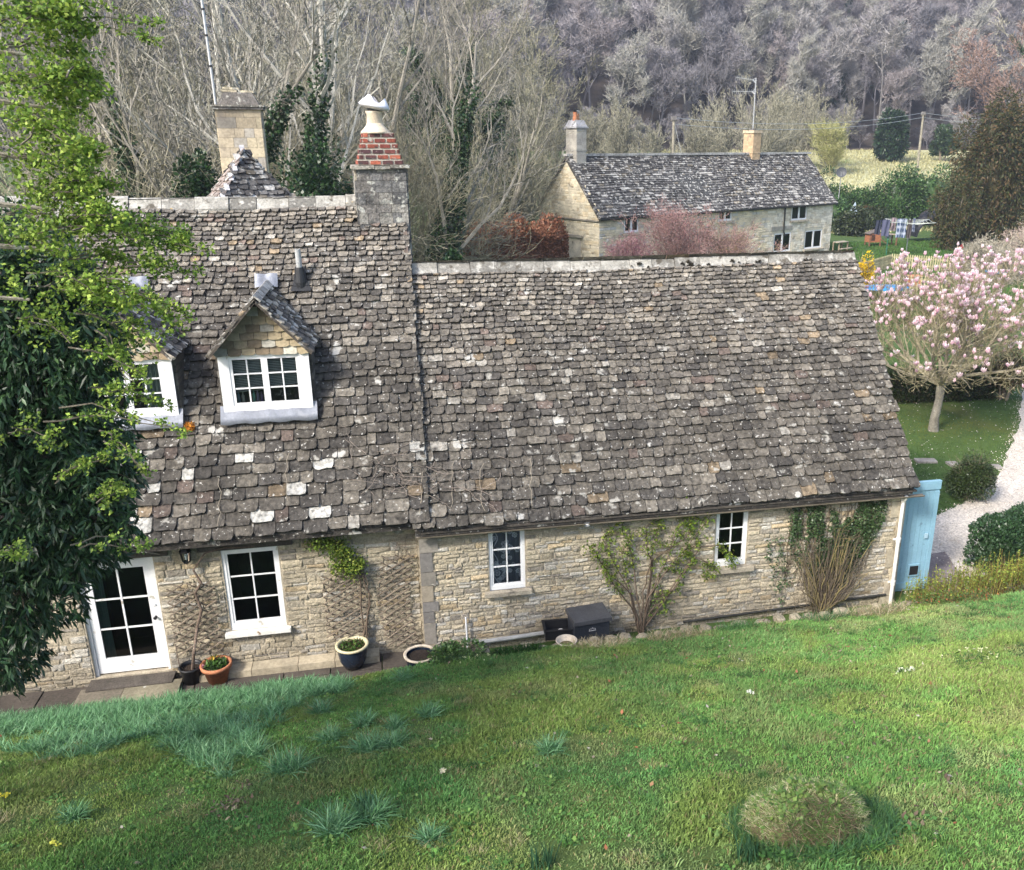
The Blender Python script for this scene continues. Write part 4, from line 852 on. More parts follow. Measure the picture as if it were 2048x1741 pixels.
# blue-green strap leaves: thick drift on the left and separate tufts
BLU = [(.11, .25, .11), (.15, .31, .15), (.075, .18, .07), (.20, .36, .19), (.09, .22, .08)]
def tuft(mb, x, y, r, n, h, rng, pal=BLU, w_=.011, lean=.9, bend=.9, zf=lawn_z):
    a = rng.uniform(0, 6.283, n); q = r*np.sqrt(rng.uniform(0, 1, n)); X = x+q*np.cos(a); Y = y+q*np.sin(a); blades(mb, np.stack([X, Y, zf(X, Y)-.01], 1), h, w_, pal, rng, lean=lean, bend=bend, seg=2)
mb = MB(); rg = np.random.default_rng(40)
def drift_ok(px_, py_):
    top = 1415-.095*px_; low = np.interp(px_, [0, 120, 300, 450, 520, 600, 660], [1500, 1530, 1480, 1560, 1470, 1420, 1380]); return top-25 < py_ < low
for k in range(900):
    px_ = rg.uniform(-60, 680); py_ = rg.uniform(1340, 1580)
    if not drift_ok(px_, py_): continue
    q = lawn_pt(px_, py_)
    if q.y > 12.45: continue
    tuft(mb, q.x, q.y, .10, 60, .17, rg)
for k in range(520):
    x = rg.uniform(-7.6, -1.0); tuft(mb, x, 11.9+rg.uniform(-.4, .27), .09, 60, .17, rg)
tag(mb.build('leafy_ground_cover', M_grass), 'dense drift of blue green strappy leaves along the left lawn edge', 'ground cover', kind='stuff')
TF = [(505, 1500, .22, .9), (575, 1530, .30, 1.2), (660, 1470, .18, .8), (725, 1440, .16, .8), (735, 1490, .22, .9), (790, 1445, .13, .7), (785, 1480, .15, .8), (858, 1422, .14, .8), (640, 1415, .16, .8), (1100, 1494, .16, .8), (670, 1655, .20, 1.0), (740, 1630, .17, 1.1), (860, 1675, .11, .7), (805, 1350, .14, .8), (150, 1630, .12, .7)]
TL = ['leafy tuft at the right end of the drift, left of the widest tuft', 'widest blue green leaf tuft on the lawn, below the leafy drift', 'leaf tuft between the drift and the group of lawn tufts', 'upper tuft of the close group right of the drift', 'broad lower tuft of the close group right of the drift', 'small tuft at the upper right of the close tuft group', 'small tuft at the lower right of the close tuft group', 'lone small tuft above and right of the tuft group', 'small tuft just below the end of the leafy lip', 'isolated bright leaf tuft in the middle of the lawn', 'larger left tuft of the foreground pair', 'tuft with tall dark shoots behind it in the foreground', 'small tuft near the bottom of the lawn, right of the foreground pair', 'tuft at the lawn edge below the glazed pot', 'faint tuft in the shaded left of the lawn']
for (x, y, r, s), lb in zip(TF, TL):
    q = lawn_pt(x, y+12); mb = MB(); tuft(mb, q.x, q.y, r*.6, int(300*s), .21*min(1.15, s+.15), rg)
    if 'tall dark' in lb: tuft(mb, q.x-.06, q.y+.10, .07, 40, .34, rg, pal=[(.03, .09, .045), (.04, .11, .06)], w_=.010, lean=.25, bend=.15)
    tag(mb.build('leaf_tuft', M_grass, None, origin=q), lb, 'plant tuft', 'blue green leaf tufts on the lawn')
for (x, y, lb) in ((1490, 1725, 'dark upright daffodil shoots at the bottom edge right of centre'), (1085, 1735, 'dark upright daffodil shoots cut by the bottom edge near centre')):
    q = lawn_pt(x, y); mb = MB(); tuft(mb, q.x, q.y, .10, 60, .22, rg, pal=[(.03, .09, .045), (.05, .13, .06)], w_=.009, lean=.25, bend=.2); tag(mb.build('daffodil_shoots', M_grass, None, origin=q), lb, 'plant tuft')
# primrose-like pale flowers and fallen leaves, twigs
mb = MB(); rg = np.random.default_rng(50)
cols = [(.26, .15, .08), (.30, .12, .06), (.20, .15, .10), (.36, .30, .21), (.14, .10, .07), (.42, .39, .32)]
X, Y, Z = lawn_points(1100, rg); k = rg.uniform(0, 1, len(X)) < (.35+.65*smooth(1, 5, X)); X, Y, Z = X[k], Y[k], Z[k]
leaves(mb, np.stack([X, Y, Z+.03], 1), .05, cols, rg, aspect=.7, n_up=.8, curl=.5)
for x, y, n, r in ((1760, 1480, 40, .35), (1850, 1560, 40, .4), (460, 1615, 90, .22), (1950, 1390, 30, .5), (1800, 1650, 40, .4), (490, 1575, 30, .2)):
    q = lawn_pt(x, y); a = rg.normal(size=(n, 2))*r*.5; XX, YY = q.x+a[:, 0], q.y+a[:, 1]; leaves(mb, np.stack([XX, YY, lawn_z(XX, YY)+.02], 1), .06, cols[2:5]+[(.12, .08, .06)], rg, aspect=.5, n_up=.7, curl=.4)
tag(mb.build('fallen_leaves', M_leaf), 'scattered brown and russet dead leaves on the lawn', 'leaf litter', kind='stuff')
def flowers(x, y, n, r, col, label, name='primrose', leafy=True):
    q = lawn_pt(x, y); b = MB(); a = rg.normal(size=(n, 2))*r*.5; XX, YY = q.x+a[:, 0], q.y+a[:, 1]; P = np.stack([XX, YY, lawn_z(XX, YY)+.07], 1)
    leaves(b, np.repeat(P, 5, 0)+rg.normal(size=(n*5, 3))*.006, .024, [col], rg, aspect=.9, n_up=.9)
    if leafy: a = rg.normal(size=(50, 2))*r*.6; XX, YY = q.x+a[:, 0], q.y+a[:, 1]; leaves(b, np.stack([XX, YY, lawn_z(XX, YY)+.02], 1), .08, GREEN, rg, aspect=.4, n_up=.6)
    tag(b.build(name, M_petal, None, origin=q), label, 'flowers')
flowers(1807, 1350, 16, .12, (.62, .66, .48), 'clump of pale primroses towards the right edge of the lawn'); flowers(893, 1552, 7, .05, (.66, .62, .45), 'single pale flower head in mid lawn', leafy=False); flowers(955, 1318, 14, .3, (.6, .66, .35), 'pale primroses below the round shrub at the lawn edge'); flowers(232, 1400, 4, .04, (.75, .6, .05), 'yellow flower on the leafy drift below the doorstep', 'daffodil', False); flowers(1500, 1395, 5, .04, (.66, .68, .6), 'tiny white flower in the right half of the lawn', 'daisy', False); flowers(15, 1602, 6, .06, (.6, .55, .05), 'yellow flower in the shade at the left edge', 'daffodil', False); flowers(112, 1697, 6, .06, (.6, .6, .1), 'yellow green bloom in the shaded bottom left corner', 'daffodil', False); flowers(1960, 1310, 20, .5, (.66, .66, .4), 'scatter of cream primroses at the right lawn edge')
# mound
q = lawn_pt(1605, 1660); mnd = empty('grassy_mound', q, 'tussocky mound of dead grass and moss on the lawn in the right foreground', 'mound'); MR = .50
def mz(X, Y): d = np.hypot((X-q.x)/MR, (Y-q.y)/(MR*.8)); return lawn_z(X, Y)+.40*np.sqrt(np.clip(1-d**2.2, 0, 1))*(.65+.6*fbm(X, Y, 3.4, 7))
xs = np.linspace(q.x-.56, q.x+.56, 50); ys = np.linspace(q.y-.46, q.y+.46, 44); XX, YY = np.meshgrid(xs, ys); ZZ = mz(XX, YY)-.012; b = MB(); i, j = np.meshgrid(np.arange(49), np.arange(43)); a_ = (j*50+i).ravel()
b.arr(np.stack([XX, YY, ZZ], -1).reshape(-1, 3), np.stack([a_, a_+1, a_+51, a_+50], 1), (.09, .07, .04)); b.build('earth', M_moss, mnd, smooth=True)
b = MB(); n = 13000; a = rg.uniform(0, 6.283, n); r_ = MR*np.sqrt(rg.uniform(0, 1.05, n)); X = q.x+r_*np.cos(a); Y = q.y+r_*.8*np.sin(a)
top = Y > q.y-.2+.08*np.sin(X*9); P = np.stack([X, Y, mz(X, Y)-.01], 1)
blades(b, P[top], .06, .006, [(.48, .44, .26), (.34, .35, .16), (.17, .27, .07), (.13, .24, .06), (.20, .28, .09), (.52, .49, .33)], rg, lean=2.4, bend=.9); blades(b, P[~top], .10, .006, [(.17, .13, .08), (.08, .065, .04), (.08, .15, .035), (.06, .12, .03), (.10, .18, .05), (.28, .23, .15)], rg, lean=2.2, bend=1.3)
nn_ = 5200; a = rg.uniform(0, 6.283, nn_); r_ = MR*rg.uniform(.86, 1.4, nn_); X = q.x+r_*np.cos(a)+.08; Y = q.y+r_*.8*np.sin(a); blades(b, np.stack([X, Y, lawn_z(X, Y)], 1), .15, .006, [(.05, .13, .05), (.07, .16, .04), (.04, .10, .04)], rg, lean=.9, bend=.7)
b.build('tussock', M_grass, mnd)
b = MB(); n = 900; X = q.x+rg.normal(size=n)*.34+.08; Y = q.y-.34+rg.normal(size=n)*.10; leaves(b, np.stack([X, Y, lawn_z(X, Y)+rg.uniform(.01, .07, n)], 1), .045, [(.05, .13, .03), (.07, .17, .04), (.03, .08, .02)], rg, aspect=.8, n_up=.8); n = 620; X = q.x+rg.normal(size=n)*.27; Y = q.y+rg.normal(size=n)*.18; leaves(b, np.stack([X, Y, mz(X, Y)+.03], 1), .045, [(.09, .17, .04), (.13, .2, .05)], rg, aspect=.8, n_up=.8); b.build('weeds', M_leaf, mnd)

# edging stones at the lip of the bank below the wing
rng = random.Random(12); rgs = np.random.default_rng(4)
def boulder(mb, c, s, seed, C):
    r_ = np.random.default_rng(seed); V = []; F = []; k = 10; m = 7
    for i in range(m):
        th = math.pi*i/(m-1)
        for j in range(k): ph = 2*math.pi*j/k; e = .75; sx = math.sin(th); V.append((c[0]+s[0]*np.sign(math.cos(ph))*abs(math.cos(ph))**e*sx**.7*(1+r_.uniform(-.12, .12)), c[1]+s[1]*np.sign(math.sin(ph))*abs(math.sin(ph))**e*sx**.7*(1+r_.uniform(-.12, .12)), c[2]+s[2]*np.sign(math.cos(th))*abs(math.cos(th))**.7*(1+r_.uniform(-.1, .1))))
    for i in range(m-1):
        for j in range(k): F.append((i*k+j, i*k+(j+1) % k, (i+1)*k+(j+1) % k, (i+1)*k+j))
    mb.add(V, F, C)
x = .75; k = 0
while x < 9.1:
    l = rng.uniform(.16, .34); 
    if not (2.25 < x < 2.7):
        y = 12.42+rng.uniform(-.03, .05); z = .36+rng.uniform(-.03, .04); b = MB(); boulder(b, (x+l/2, y, z), (l/2, .12, rng.uniform(.07, .11)), k, np.array((.33, .29, .21))*rng.uniform(.75, 1.15))
        o = b.build('edging_stone', M_rubble, None, origin=(x+l/2, y, z)); tag(o, 'rough pale edging stone in the row along the lawn edge below the wing wall', 'stone', 'edging stones along the lawn')
    x += l+rng.uniform(.0, .10); k += 1
# border vegetation
def clump(name, x, y, r, n, h, pal, label, cat, lean=.7, bend=.6, w_=.008, zf=lawn_z, ex=1.0, m=None):
    mb = MB(); a = rg.uniform(0, 6.283, n); q_ = r*np.sqrt(rg.uniform(0, 1, n)); X = x+q_*ex*np.cos(a); Y = y+q_*np.sin(a); blades(mb, np.stack([X, Y, zf(X, Y)-.01], 1), h, w_, pal, rg, lean=lean, bend=bend); o = mb.build(name, m or M_grass, None, origin=(x, y, float(zf(x, y)))); return tag(o, label, cat)
DRY = [(.42, .36, .22), (.34, .28, .16), (.25, .20, .11), (.5, .44, .3)]
clump('dark_grass_clump', 1.62, 12.2, .16, 900, .17, [(.02, .07, .012), (.03, .10, .018), (.015, .05, .01)], 'dark green bed of short upright leaves, left of clay bowl', 'plant', lean=.4, bend=.3, ex=2.7)
clump('dry_grass', 3.0, 12.05, .25, 900, .15, DRY, 'straw coloured dead grass below the lidded box', 'dry grass', lean=1.6, bend=1.0, ex=2.0)
clump('dry_grass', 4.3, 12.15, .22, 700, .2, DRY+[(.1, .2, .05)], 'dry grass mixed with green under the climbing rose', 'dry grass', lean=1.0, bend=.8, ex=2.2)
clump('dry_grass', 8.0, 12.15, .25, 900, .22, DRY+[(.12, .2, .06)], 'straw coloured grass near the foot of the downpipe', 'dry grass', lean=1.0, bend=.8, ex=2.2)
clump('green_grass_clump', 5.4, 12.2, .2, 600, .2, [(.07, .17, .05), (.10, .22, .07)], 'fresh green grass clump on the edge below the small right window', 'plant', lean=.8, bend=.8, ex=1.8)
clump('green_grass_clump', 7.0, 12.2, .25, 700, .18, [(.07, .16, .06), (.06, .14, .06), (.3, .28, .16)], 'mixed green clump on the edge below the ivy', 'plant', lean=.9, bend=.8, ex=1.8)
clump('dry_perennial', 6.1, 12.5, .12, 46, .55, [(.16, .13, .08), (.20, .17, .08)], 'sparse bare brown stems on the edge left of the ivy', 'plant', lean=1.0, bend=.1, w_=.007, ex=3)
# ------------------------------------------------------------------ shrubs, hedges, climbers
def lobe_points(c, rad, n, rng, nl=14, lr=.42, shell=.45, flat=0.0):
    c = np.array(c, dtype=float); rad = np.array(rad, dtype=float)
    d = rng.normal(size=(nl, 3)); d /= np.linalg.norm(d, axis=1)[:, None]; d[:, 2] = np.maximum(d[:, 2], -.55+flat); L = d*rng.uniform(.35, .72, (nl, 1)); R = lr*rng.uniform(.7, 1.25, nl)
    k = rng.integers(0, nl, n); e = rng.normal(size=(n, 3)); e /= np.linalg.norm(e, axis=1)[:, None]; rr_ = R[k]*(1-shell*rng.uniform(0, 1, n)**2); P = L[k]+e*rr_[:, None]; return c+P*rad, e
def core_blob(mb, c, rad, C, seed=0, k=12, m=8, s=.62, zmin=None):
    r_ = np.random.default_rng(seed); V = []; F = []
    for i in range(m):
        th = math.pi*i/(m-1)
        for j in range(k):
            ph = 2*math.pi*j/k; f = s*(1+r_.uniform(-.18, .18)); z = c[2]+rad[2]*math.cos(th)*f
            V.append((c[0]+rad[0]*math.sin(th)*math.cos(ph)*f, c[1]+rad[1]*math.sin(th)*math.sin(ph)*f, z))
    for i in range(m-1):
        for j in range(k): F.append((i*k+j, i*k+(j+1) % k, (i+1)*k+(j+1) % k, (i+1)*k+j))
    mb.add(V, F, C)
def shrub(name, base, h, rx, ry, n, ls, pal, label, cat='shrub', group=None, m=None, aspect=.5, stems=7, core=True, nl=14, lr=.42, droop=0, twig=0, low=False, seed=None, twc=(.2, .17, .13)):
    rng = np.random.default_rng(seed if seed is not None else abs(hash(label)) % 99991 if False else sum(ord(ch)*(i+1) for i, ch in enumerate(label)) % 99991)
    t = empty(name, base, label, cat, group); c = (base[0], base[1], base[2]+h*(.36 if low else .52)); rad = (rx, ry, h*(.66 if low else .52))
    b = MB(); P, e = lobe_points(c, rad, n, rng, nl, lr); P[:, 2] = np.maximum(P[:, 2], base[2]+.01); leaves(b, P, ls, pal, rng, droop=droop, aspect=aspect, n_up=.35, dirs=e)
    if core: core_blob(b, c, rad, np.array(pal).mean(0)*.8, 3, s=.5)
    b.build('foliage', m or M_leafd, t)
    if stems:
        b = MB()
        for k in range(stems):
            a = rng.uniform(0, 6.28); q = Vector((base[0]+.15*rx*math.cos(a), base[1]+.15*ry*math.sin(a), base[2]-.05)); e_ = Vector((c[0]+rx*.6*math.cos(a), c[1]+ry*.6*math.sin(a), c[2]+h*.25)); mdl = (q+e_)/2+Vector((0, 0, h*.08))
            b.tube([q, mdl, e_], [h*.02+.008, h*.013+.005, .006], 5, C=twc)
        if twig:
            P, e = lobe_points(c, (rx*1.08, ry*1.08, h*.56), twig, rng, nl, lr); ribbons(b, P-e*ls*2.0, P+e*ls*2.5+np.array((0, 0, ls)), .004+.0005*np.linalg.norm(np.array(base[:2])), [twc], rng)
        b.build('stem', M_twig, t)
    return t
def ribbons(mb, A, B, w_, pal, rng, tip=.4):
    """thin straight twigs A->B, each a flat-sided sliver turned at random"""
    A = np.asarray(A, dtype=float); B = np.asarray(B, dtype=float); n = len(A); d = B-A; r = rng.normal(size=(n, 3)); s = np.cross(d, r); s /= np.linalg.norm(s, axis=1)[:, None]+1e-9
    w_ = np.broadcast_to(np.asarray(w_, dtype=float), (n,))[:, None]*.5; V = np.stack([A-s*w_, A+s*w_, B+s*w_*tip, B-s*w_*tip], 1).reshape(-1, 3); pal = np.asarray(pal, dtype=float); c = pal[rng.integers(0, len(pal), n)]*rng.uniform(.75, 1.25, (n, 1))
    mb.arr(V, np.arange(4*n).reshape(-1, 4), np.repeat(c, 4, 0))
G3 = float(DZ)
shrub('round_shrub', (.72, 12.33, .28), .42, .46, .34, 3400, .05, [(.07, .14, .035), (.10, .18, .05), (.05, .10, .03)], 'low round green shrub spilling over cream pot at the wing corner', aspect=.7, lr=.5)
p = gp(1936, 1000); shrub('round_bush', (p[0], p[1], G3), 1.15, .56, .54, 22000, .05, [(.035, .058, .018), (.05, .078, .022), (.028, .042, .014)], 'dark dense round bush on the lawn beside the gravel drive', aspect=.45, nl=40, lr=.52, twig=300, twc=(.12, .11, .07))
# clipped ivy hedge block right
def hedge(name, pts, h, wdt, n, ls, pal, label, cat='hedge', z0=None, m=None, aspect=.7, zf=val_z, rough=.1, seed=1):
    rng = np.random.default_rng(seed); p0 = pts[0]; b0 = (p0[0], p0[1], float(zf(p0[0], p0[1])) if z0 is None else z0); b = MB(); tot = sum(math.dist(pts[i], pts[i+1]) for i in range(len(pts)-1))
    for i in range(len(pts)-1):
        a = np.array(pts[i]); c = np.array(pts[i+1]); L = np.linalg.norm(c-a); d = (c-a)/L; nrm = np.array((-d[1], d[0])); k = int(n*L/tot); s = rng.uniform(-.02, 1.02, k)*L
        face = rng.integers(0, 5, k); s = np.where(face == 4, np.where(rng.uniform(0, 1, k) < .5, -.02, 1.02)*L, s); u = rng.uniform(-1, 1, k); v = rng.uniform(0, 1, k); off = np.where(face == 0, -1., np.where(face == 1, 1., u)); hh = np.where((face == 2) | (face == 3), 1., v); bump_ = 1+rough*2*(fbm(s+a[0]*3+face*7, hh*h+a[1], 1.6, seed)-.5)
        hv = h*(1+rough*1.6*(fbm(s+a[0], s*0+i, .7, seed+5)-.5)); depth = rng.uniform(.85, 1, k)
        XY = a+d*s[:, None]+nrm*(off*wdt/2*bump_*np.where(face < 2, depth, 1))[:, None]; z = hv*hh*np.where(face >= 2, bump_*depth, 1)-((abs(off)**6)*.12*h*(hh > .9)); zz = zf(XY[:, 0], XY[:, 1]) if z0 is None else z0
        P = np.stack([XY[:, 0], XY[:, 1], zz+z], 1); e = np.stack([nrm[0]*off, nrm[1]*off, np.where(face >= 2, 1., .2)], 1); leaves(b, P, ls, pal, rng, aspect=aspect, dirs=e)
        q = [(a+d*.1+nrm*wdt*.36), (c-d*.1+nrm*wdt*.36), (c-d*.1-nrm*wdt*.36), (a+d*.1-nrm*wdt*.36)]; zb = [float(zf(w[0], w[1])) if z0 is None else z0 for w in q]
        b.add([(w[0], w[1], zz_) for w, zz_ in zip(q, zb)]+[(w[0], w[1], zz_+h*.78) for w, zz_ in zip(q, zb)], [(4, 5, 6, 7), (0, 1, 5, 4), (1, 2, 6, 5), (2, 3, 7, 6), (3, 0, 4, 7)], np.array(pal).mean(0)*.6)
    o = b.build(name, m or M_leafd, None, origin=b0); return tag(o, label, cat)
hedge('ivy_hedge', [(11.75, 14.1), (12.8, 14.45), (14.0, 14.65)], 1.08, 1.15, 22000, .055, [(.022, .055, .02), (.035, .08, .03), (.018, .04, .015), (.05, .09, .05)], 'clipped dark ivy covered hedge block by the gravel drive', rough=.14, seed=3)
# dogwood: upright yellow green stems in front of the gate and hedge
def stems_patch(name, pts, n, h, rng, label, stemc, leafc, r=.4, nl=3, hw=.006):
    t = empty(name, (pts[0][0], pts[0][1], pts[0][2]), label, 'shrub'); b = MB(); l = MB(); seg = len(pts)
    k = rng.integers(0, seg, n); base = np.array(pts)[k]+rng.normal(size=(n, 3))*np.array((r, r*.4, .0)); d = rng.normal(size=(n, 3))*.10; d[:, 2] = 1; hh = h*rng.uniform(.55, 1.15, n); tipp = base+d*hh[:, None]
    ribbons(b, base, tipp, hw, stemc, rng, .6); f = rng.uniform(.45, 1.0, (n*nl, 1)); bb = np.repeat(base, nl, 0); tt = np.repeat(tipp, nl, 0); leaves(l, bb+(tt-bb)*f, .045, leafc, rng, aspect=.5, n_up=.2)
    b.build('stem', M_twig, t); l.build('foliage', M_leaf, t); return t
rg = np.random.default_rng(91)
pts = [(9.1+.22*k, 12.45+.03*k+.1*(k % 3), .12) for k in range(14)]
stems_patch('dogwood', pts, 1000, .74, rg, 'upright yellow green dogwood stems in front of blue door and ivy hedge', [(.22, .20, .05), (.17, .12, .04), (.26, .22, .05), (.14, .08, .04)], [(.28, .32, .05), (.2, .28, .05), (.14, .2, .04)], r=.22, nl=6, hw=.007)
pts = [(9.0+.15*k, 12.2, .3) for k in range(8)]
stems_patch('low_shrub', pts, 260, .42, rg, 'low green shrub with a few orange leaves below the downpipe', [(.16, .13, .07)], [(.10, .17, .04), (.14, .22, .05), (.09, .16, .04), (.12, .18, .05), (.07, .12, .03), (.08, .14, .04), (.42, .16, .06)], r=.2, nl=7, hw=.006)
pts = [(11.4+.2*k, 12.55, .2) for k in range(9)]
stems_patch('low_shrub', pts, 420, .36, rg, 'low mixed green planting below ivy hedge at right edge', [(.14, .11, .07)], [(.06, .12, .05), (.09, .15, .05), (.16, .13, .09)], r=.25, nl=8, hw=.006)
# climbing rose
def wall_climber(name, label, base, stems, nleaf, rng, wallY, leafpal, stemc=(.10, .075, .055), ls=.045, spread=.09, leaf_lo=.35, twn=40, out=.12):
    t = empty(name, base, label, 'climbing plant'); b = MB(); l = MB(); P = []
    for st in stems:
        pts = [Vector(base)+Vector((rng.uniform(-.06, .06), rng.uniform(-.03, .03), 0))]+[Vector((x, wallY-out*rng.uniform(.4, 1.2), z)) for x, z in st]; pl = []
        for i in range(len(pts)-1):
            for q in range(4): f = q/4; pl.append(pts[i].lerp(pts[i+1], f)+Vector((rng.uniform(-.015, .015), rng.uniform(-.01, .01), rng.uniform(-.015, .015))))
        pl.append(pts[-1]); m = len(pl); b.tube(pl, [.013*(1-.75*i/m)+.002 for i in range(m)], 5, C=np.array(stemc)*rng.uniform(.8, 1.4))
        for i in range(int(m*leaf_lo), m):
            for q in range(3):
                a = pl[i]; e = a+Vector((rng.normal()*spread, -abs(rng.normal())*.04, rng.normal()*spread)); ribbons(b, [tuple(a)], [tuple(e)], .005, [stemc], rng); P += [tuple(a.lerp(e, f)) for f in rng.uniform(.3, 1.1, nleaf)]
    P = np.array(P)+rng.normal(size=(len(P), 3))*.018; P[:, 1] = np.minimum(P[:, 1], wallY-.04); leaves(l, P, ls, leafpal, rng, aspect=.6, n_up=.3); b.build('stem', M_twig, t); l.build('foliage', M_leaf, t); return t
def wp(x, y, Y=WW): p = py(x, y, Y); return (p.x, p.z)
FRESH = [(.19, .26, .035), (.13, .21, .03), (.24, .28, .05), (.09, .15, .025)]
rg = np.random.default_rng(17)
bs = wp(1278, 1250); st = []
for path in (((1262, 1190), (1225, 1120), (1205, 1075), (1218, 1060)), ((1258, 1180), (1212, 1140), (1188, 1100), (1180, 1088)), ((1270, 1170), (1262, 1110), (1250, 1060), (1240, 1035)), ((1285, 1180), (1300, 1110), (1312, 1060), (1322, 1030)), ((1290, 1190), (1340, 1120), (1385, 1070), (1420, 1025), (1432, 1008)), ((1295, 1185), (1330, 1110), (1350, 1060), (1368, 1040)), ((1292, 1200), (1320, 1150), (1360, 1110), (1400, 1080)), ((1260, 1210), (1235, 1180), (1215, 1150), (1200, 1120)), ((1300, 1200), (1345, 1170), (1375, 1120), (1380, 1090)), ((1265, 1200), (1250, 1150), (1240, 1100), (1270, 1055)), ((1300, 1120), (1370, 1070), (1395, 1035), (1375, 1020)), ((1390, 1110), (1410, 1120), (1425, 1135), (1405, 1150)), ((1300, 1210), (1320, 1185), (1328, 1220)), ((1400, 1090), (1440, 1085), (1452, 1112), (1462, 1118)), ((1305, 1130), (1290, 1090), (1290, 1050), (1345, 1010), (1370, 990))): st.append([wp(*q) for q in path])
wall_climber('climbing_rose', 'sprawling rose with yellow green leaves, trained on the wall beside the lidded box', (bs[0], WW-.12, bs[1]-.1), st, 9, rg, WW, FRESH+[(.07, .12, .02)], ls=.048, spread=.10, leaf_lo=.42)
bs = wp(730, 1290, MW); st = []
for path in (((740, 1200), (735, 1160), (700, 1100), (640, 1085)), ((738, 1180), (720, 1130), (670, 1080), (618, 1095)), ((720, 1130), (690, 1085), (660, 1070))): st.append([wp(*q, MW) for q in path])
t = wall_climber('honeysuckle', 'leafy green honeysuckle mound on the wall right of the large window', (bs[0], MW-.1, bs[1]), st, 3, rg, MW, FRESH, ls=.04, leaf_lo=.6)
b = MB(); P = []
for x, y, r, k in ((635, 1090, 16, 120), (670, 1095, 26, 420), (690, 1110, 26, 420), (704, 1140, 22, 380), (676, 1134, 22, 300), (645, 1084, 20, 200), (718, 1128, 16, 200), (625, 1080, 22, 120), (655, 1060, 8, 40)):
    c = np.array(py(x, y, MW-.14)); P.append(c+rg.normal(size=(k, 3))*np.array((r/138*.5, .05, r/138*.5)))
P = np.concatenate(P); leaves(b, P, .045, FRESH+[(.07, .12, .02)], rg, aspect=.65); b.build('foliage', M_leaf, t)
# dry stems at the corner trellis
b = MB(); A = []; 
for k in range(120): c = np.array(py(800+rg.uniform(-14, 14), 1095+rg.uniform(-22, 30), MW-.08)); A.append(c)
A = np.array(A); ribbons(b, A, A+rg.normal(size=A.shape)*np.array((.07, .02, .10)), .006, [(.13, .10, .08), (.2, .17, .13)], rg); tag(b.build('dry_climber', M_twig, None, origin=A[0]), 'tangle of dry stems at the top of the narrow trellis by the wing corner', 'dead climber')
# ivy
ivy = empty('ivy', (7.75, WW-.05, .1), 'dark ivy hanging in a curtain under the gutter at the wing\'s right end', 'ivy'); b = MB(); P = []
def ivy_region(x, y):
    lft = np.interp(y, [985, 1010, 1060, 1100, 1150, 1200], [1595, 1600, 1606, 1612, 1618, 1640]); rgt = np.interp(y, [985, 1010, 1050, 1090, 1130, 1170, 1200], [1775, 1775, 1765, 1740, 1712, 1690, 1660]); return lft < x < rgt
for k in range(17000):
    x, y = rg.uniform(1570, 1785), rg.uniform(985, 1205)
    dens = float(fbm(x*.03, y*.012, 1.0, 3)); strip = float(vnoise(x*.11, y*.004, 1.0, 8))
    if y < 1075 and x < 1655+20*vnoise(y*.05, 0, 1., 3): ok = strip > .6 and 1575 < x and dens > .3
    else: ok = ivy_region(x, y) and (dens > .38 or strip > .72)
    if ok: c = py(x, y, WW-.04-.07*rg.uniform()*(1 if y > 1030 else .4)); P.append(tuple(c))
for (x0, y0, x1, y1) in ((1535, 1085, 1565, 1210), (1555, 1075, 1575, 1170), (1575, 1060, 1605, 1130), (1580, 1010, 1592, 1090)):
    for k in range(150): f = rg.uniform(); c = py(x0+(x1-x0)*f+rg.normal()*5, y0+(y1-y0)*f+rg.normal()*4, WW-.06); P.append(tuple(c))
P = np.array(P); leaves(b, P, .042, [(.035, .07, .022), (.055, .10, .035), (.025, .05, .018), (.09, .13, .06)], rg, aspect=.85, droop=.5, n_up=.0); b.build('foliage', M_leafd, ivy)
b = MB()
for k in range(60):
    x = rg.uniform(1600, 1770); A = [Vector(py(x+rg.normal()*4-(y-985)*.25*rg.uniform(.6, 1.1), y, WW-.03)) for y in np.linspace(985, rg.uniform(1060, 1190), 6)]; b.tube(A, .004, 4, C=(.12, .09, .06))
b.build('stem', M_twig, ivy)
dj = empty('winter_jasmine', (7.55, WW-.2, -.1), 'fan of bare tan stems leaning on the ivy at the wall foot', 'climbing plant'); b = MB()
bs = Vector((7.62, WW-.2, -.05))
for k in range(150):
    f = rg.uniform(); tx, ty = (1592+f*135+rg.normal()*12, 1080+rg.uniform(-32, 70)+(abs(f-.75))*60); e = Vector(py(tx, ty, WW-.12-.1*rg.uniform())); m1 = bs.lerp(e, .45)+Vector((rg.normal()*.11-(.10 if f < .4 else 0), -.10*rg.uniform(), rg.normal()*.03-.04)); s0 = bs+Vector((rg.normal()*.10, rg.normal()*.05, 0)); e2 = e+Vector((rg.uniform(-.05, .22), -.03, rg.normal()*.07))
    A = [s0, s0.lerp(m1, .5)+Vector((rg.normal()*.02, 0, 0)), m1, m1.lerp(e, .6)+Vector((0, 0, .03)), e, e2]; c = np.array(((.15, .12, .08), (.10, .08, .06), (.22, .18, .08))[rg.integers(0, 3)])*rg.uniform(.7, 1.2); b.tube(A, [.008, .007, .006, .005, .004, .003], 4, C=c)
b.build('stem', M_twig, dj); b = MB(); P = np.array([tuple(py(rg.uniform(1585, 1600), rg.uniform(1090, 1130), WW-.15)) for k in range(1)]+[tuple(py(1590+rg.normal()*8, 1120+rg.normal()*30, WW-.15)) for k in range(120)]+[tuple(py(1655+rg.normal()*26, 1120+rg.normal()*30, WW-.2)) for k in range(520)]); leaves(b, P, .03, [(.05, .09, .03)], rg); b.build('foliage', M_leaf, dj)
